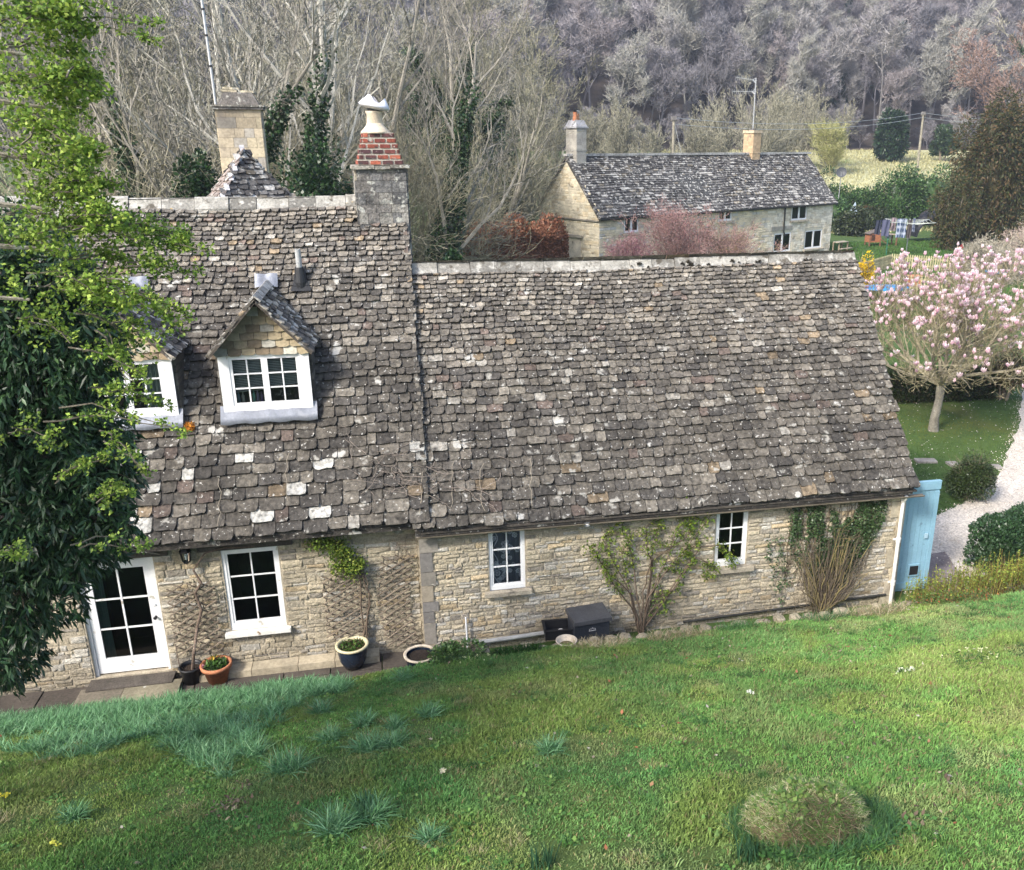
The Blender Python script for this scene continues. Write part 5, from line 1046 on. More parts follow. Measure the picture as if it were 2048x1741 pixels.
# dead creeper on the roof
cr = empty('dead_creeper', sagM(Vector((.3, 13.8, 3.1))), 'dead leafless creeper tendrils straggling over the eaves where the two roofs meet', 'dead climber'); b = MB()
def onroof(x, y, h=.09):
    p = pplane(x, y, WO, nW); q = pplane(x, y, MO, nM); r = q if x < 845 else p; return r+nW*h
for k in range(42):
    x, y = rg.uniform(700, 1000), rg.uniform(900, 1000); a = rg.uniform(0, 6.28); A = []
    for i in range(9): A.append(onroof(x, y, rg.uniform(.07, .14))); x += 15*math.cos(a); y += 8*math.sin(a); a += rg.normal()*.5
    b.tube(A, [.005*(1-.08*i) for i in range(9)], 4, C=np.array((.24, .20, .17))*rg.uniform(.7, 1.2))
b.build('tendrils', M_twig, cr)
for x, yb in ((843, 1045), (1062, 1030), (960, 1040), (905, 1035), (440, 1070), (575, 1020)):
    b = MB(); b.tube([onroof(x+rg.normal()*3, y, .08) for y in np.linspace(yb-110, yb-15, 8)], .0045, 4, C=(.3, .26, .2)); b.build('tendril', M_twig, cr)

# ------------------------------------------------------------------ trees
def grow(rng, p, d, L, r, lvl, maxl, out, spread=.55, up=.12, nch=(7, 6, 5, 5), seg=5, ratio=.55, wob=.12, start=.25):
    p = np.array(p, dtype=float); d = np.array(d, dtype=float); P = [p.copy()]; D = [d.copy()]
    for i in range(seg):
        d = d+rng.normal(size=3)*wob+np.array((0, 0, up)); d /= np.linalg.norm(d); p = p+d*L/seg; P.append(p.copy()); D.append(d.copy())
    R = [r*(1-.8*i/seg) for i in range(seg+1)]; out[lvl].append((P, R))
    if lvl < maxl:
        n = nch[min(lvl, len(nch)-1)]
        for k in range(n):
            f = start+(1-start)*(k+rng.uniform(.2, .9))/n; i = min(int(f*seg), seg-1); g = f*seg-i; q = P[i]*(1-g)+P[i+1]*g; dd = D[i]
            a = rng.normal(size=3); a -= dd*a.dot(dd); a /= np.linalg.norm(a)+1e-9; nd = dd*(1-spread*.6)+a*spread*rng.uniform(.7, 1.2); nd /= np.linalg.norm(nd)
            grow(rng, q, nd, L*ratio*rng.uniform(.7, 1.2)*(1.15-.45*f), max(R[i]*.55, r*.12), lvl+1, maxl, out, spread, up, nch, max(3, seg-1), ratio, wob, start)
def tree_parts(seed, h, tr, maxl=4, spread=.55, up=.12, nch=(9, 6, 5, 5), ratio=.5, bark=(.32, .30, .26), twigc=((.30, .28, .22),), thin=.012, lean=(0, 0), start=.25, tube_to=2, wob=.12, trunks=1):
    rng = np.random.default_rng(seed); out = {i: [] for i in range(maxl+1)}
    for k in range(trunks):
        dd = np.array((lean[0]+(rng.normal()*.18 if trunks > 1 else 0), lean[1]+(rng.normal()*.18 if trunks > 1 else 0), 1.)); dd /= np.linalg.norm(dd)
        grow(rng, (rng.normal()*tr*(trunks > 1), rng.normal()*tr*(trunks > 1), -.1), dd, h*.92*(1 if trunks == 1 else rng.uniform(.8, 1)), tr, 0, maxl, out, spread, up, nch, 7, ratio, wob, start)
    tb = MB(); tw = MB()
    for l in range(maxl+1):
        if l < tube_to:
            for P, R in out[l]: tb.tube(P, [max(q, thin*.7) for q in R], 7 if l == 0 else 4, C=np.array(bark)*rng.uniform(.8, 1.15))
        else:
            A = []; B = []; W_ = []
            for P, R in out[l]:
                for i in range(len(P)-1): A.append(P[i]); B.append(P[i+1]); W_.append(max(R[i]*2, thin))
            ribbons(tw, A, B, np.array(W_), twigc, rng, .8)
    tips = np.array([P[-1] for P, R in out[maxl]]); return tb, tw, tips, out
def make_tree(name, loc, label, cat, seed, group=None, leafpal=None, nleaf=0, leafs=.05, ivy_to=0, ivy_r=.5, extra=None, leafm=None, **kw):
    tb, tw, tips, out = tree_parts(seed, **kw); lo = np.array(loc, dtype=np.float32); t = empty(name, loc, label, cat, group)
    for mbb in (tb, tw): mbb.V = [v+lo for v in mbb.V]
    tb.build('trunk', M_bark, t); tw.build('crown', M_twig, t); rng = np.random.default_rng(seed+1)
    if nleaf:
        l = MB(); P = np.repeat(tips, nleaf, 0)+rng.normal(size=(len(tips)*nleaf, 3))*leafs*1.6; leaves(l, P+lo, leafs, leafpal, rng, aspect=.6); l.build('foliage', leafm or M_leaf, t)
    if ivy_to:
        l = MB(); P0 = []; tr = out[0]
        for (Pp, R) in tr[:1]+(out[1][:5] if ivy_r > 1.1 else []):
            Pp = np.array(Pp)
            for i in range(len(Pp)-1):
                n = 2600
                f = rng.uniform(0, 1, (n, 1)); Q = Pp[i]+(Pp[i+1]-Pp[i])*f; Q = Q[Q[:, 2] < ivy_to*rng.uniform(.7, 1.1, n)]; Q = Q[vnoise(Q[:, 0]*3+Q[:, 1]*2, Q[:, 2], 1.3, 3) > .22]; e = rng.normal(size=Q.shape); e[:, 2] *= .4; e /= np.linalg.norm(e, axis=1)[:, None]; fall = np.clip(1.15-Q[:, 2]/ivy_to, .35, 1)[:, None]; P0.append(Q+e*ivy_r*fall*rng.uniform(.2, 1, (len(Q), 1)))
        P0 = np.concatenate(P0); leaves(l, P0+lo, .115, [(.022, .05, .018), (.035, .075, .022), (.016, .036, .014), (.05, .085, .03)], rng, aspect=.9, droop=.4); l.build('ivy', M_leafd, t)
    return t
PALE = ((.33, .32, .27), (.27, .26, .21)); OLV = ((.19, .185, .125), (.16, .155, .105), (.23, .22, .16)); GRYT = ((.18, .17, .145), (.23, .215, .185)); PURP = ((.17, .14, .15), (.22, .19, .19))
def at(x, Y, z=None): p = py(x, 400, Y); zz = float(val_z(p.x, Y)) if z is None else z; return (p.x, Y, zz)
TR = [
 (150, 36, 13, .16, OLV, 0, 'slender bare tree behind the fresh green branches at far left', (.0, 0)),
 (250, 32, 14, .18, GRYT, 9.8, 'bare tree with a yellowing ivy trunk, second from the left behind the roof', (-.05, 0)),
 (330, 40, 15, .18, OLV, 0, 'twiggy olive grey tree left of the pale chimney, leaning right', (.10, 0)),
 (398, 30, 13.5, .17, GRYT, 9.6, 'ivy clad tree immediately left of the pale rear chimney', (-.06, 0)),
 (470, 38, 16, .20, PALE, 0, 'tall pale barked tree rising behind the pale rear chimney', (0, 0)),
 (560, 33, 17, .22, PALE, 8.3, 'tall pale tree leaning left between the two front chimneys', (-.12, 0)),
 (625, 31, 17, .24, PALE, 10.6, 'tall tree with the thickest green ivy column, mid way between chimneys', (.02, 0)),
 (690, 35, 17, .20, PALE, 8.4, 'tall pale tree just left of the brick topped chimney', (.03, 0)),
 (760, 42, 17, .20, GRYT, 0, 'tall grey tree behind the white chimney cowl', (.05, 0)),
 (838, 33, 15, .20, GRYT, 10.2, 'ivy clad tree just right of the brick topped chimney', (.02, 0)),
 (900, 55, 18, .25, OLV, 0, 'spreading olive grey tree right of the brick topped chimney', (.08, 0)),
 (950, 56, 18, .3, GRYT, 14.0, 'broad ivy smothered tree between brick chimney and far cottage', (-.05, 0)),
 (990, 53, 12, .18, OLV, 0, 'dense rounded olive grey tree nearest the far cottage gable', (-.06, 0)),
 (60, 44, 16, .2, GRYT, 0, 'grey bare tree behind the top left green branches', (.05, 0)),
 (200, 50, 17, .2, GRYT, 0, 'far grey bare tree seen through the left hand trees', (0, 0)),
 (520, 52, 18, .22, OLV, 0, 'far olive twigged tree behind the pale chimney and its neighbours', (.04, 0)),
 (700, 54, 18, .22, OLV, 0, 'far olive twigged tree behind the brick topped chimney', (-.04, 0)),
 (860, 56, 17, .2, OLV, 0, 'far olive tree above the ridge between chimney and cottage', (0, 0)),
 (965, 58, 15, .2, OLV, 0, 'far olive tree left of the wooded hill\'s open edge', (.02, 0))]
for i, (x, Y, h, tr, pal, iv, lb, ln) in enumerate(TR):
    make_tree('bare_tree', at(x, Y), lb, 'tree', 100+i*7, 'bare trees behind the cottage', h=h, tr=tr*1.15, maxl=4, spread=.5, up=.10, nch=(12, 7, 6, 4), ratio=.42 if h > 14 else .5, bark=(.40, .39, .35) if pal is PALE else (.26, .24, .2), twigc=pal, thin=.020, lean=ln, ivy_to=iv, ivy_r=1.9 if 'mounded' in lb or 'broad' in lb else 1.1)
for k, (x, Y, h) in enumerate(((720, 64, 15), (800, 62, 14), (880, 60, 13), (950, 62, 12), (1010, 64, 12), (1070, 66, 11), (1110, 74, 11), (1145, 84, 11), (780, 78, 17), (900, 80, 17), (1010, 84, 16), (1090, 96, 14), (600, 70, 17), (480, 68, 17), (360, 66, 17), (240, 64, 17), (120, 60, 17), (30, 56, 16), (300, 48, 13), (440, 46, 13), (1000, 54, 8.5), (1015, 62, 8))):
    if k == 0: bt0 = make_tree('bare_tree', at(x, Y), 'hazy olive grey tree of the thick background copse behind the cottage', 'tree', 301, 'background copse trees', h=14, tr=.2, maxl=4, spread=.6, up=.07, nch=(12, 8, 7, 5), ratio=.46, bark=(.22, .2, .15), twigc=((.185, .18, .13), (.155, .15, .11)), thin=.035)
    elif k == 1: bt1 = make_tree('bare_tree', at(x, Y), 'hazy olive grey tree of the thick background copse behind the cottage', 'tree', 305, 'background copse trees', h=14, tr=.18, maxl=4, spread=.65, up=.08, nch=(12, 8, 7, 5), ratio=.48, bark=(.3, .28, .22), twigc=((.22, .21, .155), (.18, .175, .13)), thin=.035, start=.15)
    else: c_ = copy_tree(bt0 if k % 2 else bt1); c_.location = at(x, Y); c_.rotation_euler.z = k*1.7; q_ = h/14; c_.scale = (q_, q_, q_)
# understorey shrubs behind the house
rgs = np.random.default_rng(5); k = 0
US = ['leftmost', 'second', 'third', 'fourth', 'fifth', 'sixth', 'seventh', 'eighth', 'ninth', 'tenth', 'rightmost']
for x, Y, h in ((175, 35, 5.0), (240, 37, 5.4), (310, 36, 5.0), (345, 28, 4.6), (560, 36, 5.6), (660, 37, 5.2), (745, 36, 5.2), (862, 37, 5.0), (930, 52, 7.5), (985, 56, 8), (1045, 68, 7)):
    make_tree('bare_shrub', at(x, Y), '%s of the tangled bare shrubs rising behind the cottage ridges' % US[k], 'shrub', 500+k, 'bare shrubs behind the cottage', h=h*(1.65 if Y < 40 else 1.0), tr=.05, maxl=3, spread=.6, up=.1, nch=(9, 7, 6), ratio=.6, bark=(.24, .22, .16), twigc=((.22, .205, .135), (.27, .25, .18)), thin=.016, trunks=9, tube_to=1, start=.1, wob=.2); k += 1
for x, Y, h, rx, lb in ((400, 27, 8.6, 1.1, 'dark ivy bush at the foot of the pale rear chimney'), (640, 28, 9.2, 2.0, 'dark green ivy mass at the foot of the thick ivy tree'), (866, 24, 6.5, 1.2, 'dark green shrub above the wing ridge beside the brick chimney'), (955, 55, 11.5, 3.2, 'tall dark ivy mound left of the brown beech hedge')): 
    bz = at(x, Y); shrub('evergreen_shrub', bz, h, rx, rx, 22000, .11, DKG, lb, aspect=.8, nl=26, lr=.34)
# neighbour's beech hedge and fence panel
hedge('beech_hedge', [at(905, 43)[:2], at(1110, 50)[:2]], 4.5, 1.4, 26000, .14, [(.30, .13, .07), (.22, .09, .05), (.14, .07, .04), (.36, .18, .11)], 'russet brown beech hedge left of the far cottage gable', m=M_leaf, rough=.22, seed=9)
fp = empty('fence_panel', at(925, 41), 'pale close boarded fence panel above the wing ridge', 'fence'); b = MB(); a_ = at(880, 40.5); c_ = at(968, 41.5)
for k in range(26): f = k/26; xx = a_[0]+(c_[0]-a_[0])*f; yy = a_[1]+(c_[1]-a_[1])*f; hh = 3.25+.45*math.sin(f*2.8); b.box((xx, yy, a_[2]+hh/2), (.085, .02, hh), C=np.array((.27, .25, .17))*random.uniform(.85, 1.15))
b.build('boards', M_wood, fp)

# ------------------------------------------------------------------ far cottage
phi = math.radians(27.5); nu = Vector((math.cos(phi), math.sin(phi), 0)); nv = Vector((-nu.y, nu.x, 0)); ZB = -.5; ZE = 4.1; NL = Vector((13.5, 56, 0)); NLn = 25.4; NWd = 6.5; NR = 3.55
nb_ = empty('far_cottage', (NL.x, NL.y, ZB), 'pale stone cottage with long dark lichened roof beyond the wing ridge', 'house')
fn = -nv; gn = -nu
def fw(x, y): p = pplane(x, y, NL, fn); d = p-NL; return d.dot(nu), p.z
wb = MB(); holes = []
WN = [((1249, 431), (1277, 464)), ((1438, 417), (1463, 441)), ((1585, 405), (1613, 439)), ((1549, 468), (1580, 502)), ((1611, 462), (1642, 495))]
for (a, b_) in WN:
    u0, z1 = fw(*a); u1, z0 = fw(*b_); holes.append((u0, u1, z0-.0, z1))
O = NL.copy(); wallpanel(wb, O, nu, Z_, fn, 0, NLn, ZB, ZE, holes, reveal=.12, C=(.50, .46, .37), room=.8)
b0 = lambda u_, v_, z: NL+nu*u_+nv*v_+Z_*z
wb.add([b0(0, 0, ZB), b0(0, NWd, ZB), b0(0, NWd, ZE), b0(0, NWd/2, ZE+NR), b0(0, 0, ZE)], [(0, 1, 2, 3, 4)], (.5, .44, .33)); wb.add([b0(NLn, 0, ZB), b0(NLn, NWd, ZB), b0(NLn, NWd, ZE), b0(NLn, NWd/2, ZE+NR), b0(NLn, 0, ZE)], [(4, 3, 2, 1, 0)], (.36, .33, .27)); wb.quad(b0(0, NWd, ZB), b0(NLn, NWd, ZB), b0(NLn, NWd, ZE), b0(0, NWd, ZE))
wb.build('wall', [M_ashlar, M_dark], nb_)
sb = MB(); rng = random.Random(7)
def pn(r, x, z):
    c = (.56, .49, .36) if r.random() < .5 else ((.58, .50, .35) if r.random() < .6 else (.48, .46, .41))
    if x > 17: c = (.60, .56, .47) if r.random() < .6 else (.54, .48, .37)
    return np.array(c)*r.uniform(.85, 1.15)
rubble(sb, O, nu, Z_, fn, 0, NLn, ZB, ZE, [(h[0]-.1, h[1]+.1, h[2]-.15, h[3]+.15) for h in holes], rng, h=(.12, .22), l=(.2, .6), d=(.01, .03), pal=pn)
def gclip(u_, z): return z < ZE or abs(u_-NWd/2) < (NWd/2)*(1-(z-ZE)/NR)-.05
rubble(sb, O, nv, Z_, gn, 0, NWd, ZB, ZE+NR-.1, [], rng, h=(.12, .22), l=(.2, .6), d=(.01, .03), pal=lambda r, x, z: np.array((.62, .56, .43) if r.random() < .7 else (.54, .46, .32))*r.uniform(.85, 1.12), clip=gclip)
sb.build('stonework', M_ashlar, nb_)
rb = MB(); pA = math.atan2(NR, NWd/2); vN = (nv*math.cos(pA)+Z_*math.sin(pA)); nN = (fn*math.sin(pA)+Z_*math.cos(pA)); RO = NL-nv*.25*1+Z_*(ZE-.28)-nu*.2; Ls = (NWd/2+.25)/math.cos(pA)
slates(rb, RO, nu, vN, nN, NLn+.5, Ls, .26, .15, .5, .32, random.Random(2), pal_grey, thick=.05, sag=lambda p: p+nN*(.05*math.sin(p.x*.5)+.03*math.sin(p.y*1.1+p.z)))
top = RO+vN*Ls; rb.quad(RO, RO+nu*(NLn+.5), top+nu*(NLn+.5), top, (.06, .06, .06)); rb.quad(top, top+nu*(NLn+.5), top+nu*(NLn+.5)+nv*(NWd/2+.3)-Z_*(NR+.3), top+nv*(NWd/2+.3)-Z_*(NR+.3), (.07, .07, .07))
for u_ in (0, NLn+.5): q = RO+nu*u_; tq = top+nu*u_; bq = tq+nv*(NWd/2+.3)-Z_*(NR+.3); rb.add([q, tq, bq, bq-Z_*.16, tq-Z_*.2, q-Z_*.16], [(0, 1, 4, 5), (1, 2, 3, 4)], (.06, .055, .05))
rb.build('roof', M_slate2, nb_)
b = MB(); u_ = 0
while u_ < NLn+.4: l = random.Random(int(u_*10)).uniform(.5, .8); b.box(top+nu*(u_+l/2)+Z_*.05, (l-.02, .4, .16), rot('Z', math.degrees(phi)), C=np.array((.36, .35, .33))*random.Random(int(u_*7)).uniform(.8, 1.2)); u_ += l
b.build('ridge_tiles', M_slate2, nb_)
b = MB(); RZ = rot('Z', math.degrees(phi)); b.tube([b0(-.2, -.28, ZE-.33), b0(NLn+.2, -.28, ZE-.33)], .075, 6); b.tube([b0(19.0, -.1, ZE-.3), b0(19.0, -.1, 1.9), b0(19.2, -.1, 1.6)], .06, 6); b.build('gutter', M_blackp, nb_)
b = MB(); b.box(b0(-.06, NWd/2, ZE-.45), (.12, NWd+.1, .09), RZ, C=(.24, .22, .18)); b.box(b0(-.1, 3.0, 2.55), (.2, 2.9, .16), RZ, C=(.3, .28, .23)); b.box(b0(-.03, 2.95, 1.0), (.07, 2.3, 2.9), RZ, C=(.56, .51, .42)); b.build('string_course', M_ashlar, nb_)
for h in holes:
    b = MB(); cu = (h[0]+h[1])/2; cz = (h[2]+h[3])/2; W_ = h[1]-h[0]; H_ = h[3]-h[2]
    for a, c, p, q in ((h[0], h[0]+.1, h[2], h[3]), (h[1]-.1, h[1], h[2], h[3]), (cu-.09, cu+.09, h[2], h[3]), (h[0], h[1], h[3]-.1, h[3]), (h[0], h[1], h[2], h[2]+.12)): b.box(b0((a+c)/2, .06, (p+q)/2), (c-a-.002, .06+.004*(a == h[0]), q-p), RZ)
    o = b.build('window', M_white, nb_); g = MB(); g.quad(b0(h[0], .07, h[2]), b0(h[1], .07, h[2]), b0(h[1], .07, h[3]), b0(h[0], .07, h[3])); g.build('pane', M_glass, o)
    b = MB(); b.box(b0(cu, -.06, h[2]-.09), (W_+.3, .22, .12), RZ); b.build('sill', M_stone, o)
u0, z0 = fw(1563, 457); b = MB(); b.box(b0(u0, -.02, z0), (2.6, .1, .28), RZ, C=(.25, .24, .21)); b.build('lintel', M_ashlar, nb_)
def nchim(u_, sx, sy, z0, z1, C1, m, lab):
    c = b0(u_, NWd/2+.0, 0); b = MB(); b.box((c.x, c.y, (z0+z1)/2), (sx, sy, z1-z0), RZ, C=C1); rng = random.Random(3); z = z0
    while z < z1-.02:
        h = min(.21, z1-z)
        for f_ in range(4):
            Mr = RZ @ rot('Z', 90*f_); wd = sx if f_ % 2 == 0 else sy; dd = sy/2 if f_ % 2 == 0 else sx/2; s = -wd/2
            while s < wd/2-.03: l = min(rng.uniform(.25, .5), wd/2-s); o = Mr @ Vector((s+l/2, -dd, 0)); b.box((c.x+o.x, c.y+o.y, z+h/2), (l-.01, .03, h-.012), Mr, C=np.array(C1)*rng.uniform(.85, 1.15)); s += l
        z += h
    o = b.build('chimney', m, nb_); o['label'] = lab; return o, c
ch1, c = nchim(.75, .82, 1.1, 6.2, 9.35, (.36, .34, .30), M_ashlar, 'grey capped stone chimney on the gable with two orange pots')
b = MB(); b.box((c.x, c.y, 9.4), (1.05, 1.3, .1), RZ, C=(.30, .30, .31)); b.box((c.x, c.y, 9.65), (.95, 1.2, .42), RZ, C=(.31, .31, .33), taper=.66); b.box((c.x, c.y, 8.0), (.9, 1.18, .08), RZ, C=(.33, .32, .28)); b.build('chimney_cap', M_ashlar, ch1)
for k, (o_, hh) in enumerate(((-.22, .5), (.22, .42))):
    q = Vector((c.x, c.y, 9.82))+nu*o_*.9+nv*o_*.6; b = MB(); b.lathe([(.16, 0), (.13, hh), (.15, hh+.03), (.1, hh+.03)], q, 12); p = b.build('chimney_pot', M_terra, ch1)
    b = MB(); b.lathe([(.10, hh+.03), (.10, hh+.13), (.19, hh+.15), (.19, hh+.2), (0, hh+.22)], q, 12); b.build('cowl', M_iron if k == 0 else M_grayp, p)
ch2, c = nchim(18.6, .9, .95, 6.6, 9.25, (.44, .32, .20), M_ashlar, 'square orange tan stone chimney near the middle of the far roof')
b = MB(); b.box((c.x, c.y, 9.3), (1.05, 1.1, .2), RZ, C=(.5, .4, .28)); b.box((c.x, c.y, 9.47), (.35, .35, .12), RZ, C=(.1, .1, .1)); b.box((c.x, c.y, 7.75), (.98, 1.03, .08), RZ, C=(.44, .33, .21)); b.build('chimney_cap', M_ashlar, ch2)
ta = empty('television_aerial', (c.x, c.y, 9.4), 'double television aerial on a tall mast above the orange tan chimney', 'aerial'); b = MB(); top_ = Vector((c.x, c.y, 13.2)); b.tube([(c.x, c.y, 9.4), top_], .045, 6, C=(.6, .6, .6)); b.build('mast', M_galv, ta)
for (zz, L_, tilt) in ((13.0, 1.55, .16), (12.2, 1.75, .02)):
    b = MB(); d = (-_R*1.0+Vector((0, 0, tilt))).normalized(); a = Vector((c.x, c.y, zz)); b.tube([a+d*-.1, a+d*L_], .022, 5); 
    for k in range(11): q = a+d*(.15+L_*k/11); b.tube([q-_U*.14+_F*.08, q+_U*.14-_F*.08], .014, 4)
    for s in (-1, 1): b.tube([a-_U*.2*s, a+_U*.02*s+d*.25], .03, 4)
    b.build('antenna', M_galv, ta)
# dish, little bench, shed step
p = Vector(at(1683, 74)); p.z = 6.4; d = empty('satellite_dish', p, 'dark round satellite dish above the hedge right of the far roof', 'dish'); p = py(1683, 345, 72); b = MB(); b.lathe([(0, -.12), (.25, -.09), (.42, 0), (.44, .01)], p, 20, rot('Z', -30) @ rot('X', 75)); b.build('reflector', mat('dark_grey_dish', (.06, .065, .075), .5, .1), d, smooth=True); b = MB(); b.tube([p, p+Vector((.05, .2, -2.2))], .04, 6); b.tube([p, p+Vector((-.3, -.45, .05))], .02, 5); b.build('pole', M_galv, d)
wbn = b0(NLn+1.1, -.3, ZB+.2); t = empty('garden_bench', wbn, 'weathered wooden bench table by the far cottage\'s right corner', 'bench'); b = MB()
for k in range(4): b.box(wbn+Vector((0, k*.2-.3, .95)), (1.5, .17, .05), RZ, C=(.34, .30, .23))
b.build('top', M_wood, t)
for s in (-1, 1):
    for q in (-1, 1): b = MB(); b.box(wbn+RZ @ Vector((.6*s, .28*q, .45)), (.09, .09, .95), RZ, C=(.25, .2, .14)); b.build('leg', M_wood, t)
b = MB(); b.box(wbn+RZ @ Vector((0, -.55, .45)), (1.5, .3, .05), RZ, C=(.3, .26, .2)); b.build('seat', M_wood, t)
# ------------------------------------------------------------------ neighbour's garden
def Gz(x, y, z=-.3): p = pz(x, y, z); return Vector((p.x, p.y, float(val_z(p.x, p.y))))
def on_ground(x, y):
    d = ray(x, y); t0 = 10.
    for t in np.arange(12, 240, .25):
        p = CAMP+d*t
        if p.z < float(val_z(p.x, p.y)): return p
    return CAMP+d*100
# rotary dryer with washing
g = on_ground(1812, 508); dr = empty('rotary_clothes_dryer', g, 'open rotary clothes dryer hung with washing beyond the picket fence', 'clothes dryer'); topz = g.z+2.75; b = MB(); b.tube([g, (g.x, g.y, topz+.1)], .05, 6); b.build('pole', M_galv, dr)
ctr = Vector((g.x, g.y, g.z+1.9)); arms = []
for k in range(4):
    a = math.radians(20+90*k); e = Vector((g.x+2.5*math.cos(a), g.y+2.5*math.sin(a), topz-.05)); arms.append(e); b = MB(); b.tube([ctr+Z_*.45, e], .028, 5, C=(.6, .62, .6)); b.build('arm', M_galv, dr)
b = MB()
for f in (.35, .5, .65, .8, .97):
    for k in range(4): p, q = (ctr+Z_*.45).lerp(arms[k], f), (ctr+Z_*.45).lerp(arms[(k+1) % 4], f); m = (p+q)/2-Z_*.06; b.tube([p, m, q], .014, 4, C=(.5, .55, .5))
b.build('line', M_paint, dr)
def cloth(name, x0, x1, ytop, ybot, Y, col, label, wav=.05, stripes=None, group='washing on the rotary dryer'):
    a = py(x0, ytop, Y); c = py(x1, ytop, Y); lo = py(x0, ybot, Y); b = MB(); nx, nz = 16, 10; V = []; Cc = []
    for j in range(nz):
        for i in range(nx):
            f = i/(nx-1); h = j/(nz-1); wid = 1-.08*h; V.append((a.x+(c.x-a.x)*(.5+(f-.5)*wid), Y+wav*math.sin(f*9+h*2)+.04*h, a.z+(lo.z-a.z)*h+.03*math.sin(f*5)*h))
            cc = np.array(col)*.5; 
            if stripes and (i % 4 == 1 or j % 3 == 1): cc = np.array(stripes)*.75
            Cc.append(cc)
    F = [(j*nx+i, j*nx+i+1, (j+1)*nx+i+1, (j+1)*nx+i) for j in range(nz-1) for i in range(nx-1)]; b.add(V, F, np.array(Cc)); o = b.build(name, M_cloth, None, smooth=True, origin=a); return tag(o, label, 'washing', group)
Yd = g.y-1.0
cloth('hanging_garment', 1752, 1763, 441, 470, Yd, (.05, .06, .10), 'narrow dark navy garment at the left end of the washing'); cloth('hanging_garment', 1765, 1781, 440, 473, Yd, (.16, .17, .28), 'blue grey garment second from left on the washing line'); cloth('hanging_garment', 1784, 1793, 436, 462, Yd+.5, (.45, .36, .40), 'small pale pink garment mid line'); cloth('hanging_sheet', 1795, 1815, 438, 476, Yd-.1, (.07, .12, .25), 'blue and white checked sheet on the washing line', stripes=(.45, .5, .6)); cloth('hanging_garment', 1817, 1825, 440, 477, Yd, (.14, .12, .12), 'dark brown trousers right of the checked sheet'); cloth('hanging_garment', 1827, 1832, 437, 464, Yd, (.4, .45, .55), 'narrow pale checked garment at the right end', stripes=(.08, .1, .2)); cloth('hanging_garment', 1771, 1783, 470, 478, Yd+.6, (.45, .45, .47), 'white cloth low under the dryer')
# tarpaulin heap
tp = on_ground(1866, 482); b = MB(); XX, YY = np.meshgrid(np.linspace(-2.4, 1.9, 46), np.linspace(-1.0, 1.4, 22)); H = 3.0*np.clip(1-(XX/2.5)**4, 0, 1)*np.clip(1-(YY/1.5)**4, 0, 1)**.5*(.55+.6*fbm(XX+9, YY, 1.1, 4))+.15*fbm(XX, YY, 4, 6); i, j = np.meshgrid(np.arange(45), np.arange(21)); a_ = (j*46+i).ravel()
b.arr(np.stack([tp.x+XX, tp.y+YY, tp.z+H], -1).reshape(-1, 3), np.stack([a_, a_+1, a_+47, a_+46], 1), (.02, .02, .022)); o = b.build('tarpaulin_heap', mat('black_tarpaulin', (.012, .012, .014), .38, .2, 2, .1, 10, .6, 2, .25, spec=.35), None, origin=tp); tag(o, 'heap under crumpled shiny black tarpaulin right of the washing', 'tarpaulin')
# rabbit hutch
g = on_ground(1755, 492); ht = empty('rabbit_hutch', g, 'small brown hutch with sloping roof and wire run on the far lawn', 'hutch'); b = MB(); b.box(g+Vector((-.55, 0, .75)), (1.1, .8, .8), C=(.30, .12, .06)); b.box(g+Vector((-.75, -.41, .75)), (.35, .03, .5), C=(.06, .03, .02)); b.build('hutch_body', M_wood, ht)
b = MB(); b.box(g+Vector((-.6, 0, 1.28)), (1.3, 1.0, .05), rot('Y', -18), C=(.12, .10, .09)); b.box(g+Vector((.85, 0, 1.02)), (1.7, .95, .05), rot('Y', 3), C=(.32, .25, .2)); b.build('roof', M_wood, ht)
for x, y in ((-1.05, -.38), (.0, -.38), (1.6, -.38), (-1.05, .38), (1.6, .38)): b = MB(); b.box(g+Vector((x, y, .45)), (.09, .09, .95), C=(.18, .09, .06)); b.build('leg', M_wood, ht)
b = MB(); b.box(g+Vector((.5, -.42, .3)), (1.3, .05, .07), rot('Y', 35), C=(.18, .1, .07)); b.build('ramp', M_wood, ht)
# picket fences
def picket(pts, h, label, group='picket fences in the far garden', sp=.16):
    t = empty('picket_fence', pts[0], label, 'fence', group); b = MB(); r_ = MB()
    for i in range(len(pts)-1):
        a, c = pts[i], pts[i+1]; L = (c-a).length; d = (c-a)/L; n = int(L/sp); ang = math.degrees(math.atan2(d.y, d.x))
        for k in range(n): p = a+d*(k*sp); z = float(val_z(p.x, p.y)); b.box((p.x, p.y, z+h/2), (.085, .025, h), rot('Z', ang), C=np.array((.40, .36, .22))*random.uniform(.8, 1.15)); b.add([(p.x-d.x*.04, p.y-d.y*.04, z+h), (p.x+d.x*.04, p.y+d.y*.04, z+h), (p.x, p.y, z+h+.06)], [(0, 1, 2)], (.40, .36, .22))
        for hh in (.3, .8): m = (a+c)/2; r_.box((m.x, m.y+.03, float(val_z(m.x, m.y))+h*hh), (L, .04, .08), rot('Z', ang), C=(.30, .27, .17))
    b.build('pickets', M_wood, t); r_.build('rail', M_wood, t)
picket([on_ground(1718, 556), on_ground(1782, 537), on_ground(1850, 542), on_ground(1940, 548)], 1.0, 'upper pale picket fence crossing behind the magnolia')
picket([on_ground(1735, 590), on_ground(1785, 583), on_ground(1900, 590)], 1.0, 'lower picket fence section behind the blue topped table', sp=.2)
fs = on_ground(1724, 590); shrub('forsythia', fs, 2.4, .75, .7, 2600, .13, [(.75, .50, .015), (.85, .62, .03), (.62, .42, .02)], 'bright yellow forsythia bush just beyond the wing\'s right ridge end', m=M_petal, core=False, stems=14, lr=.35, nl=18, twig=160)
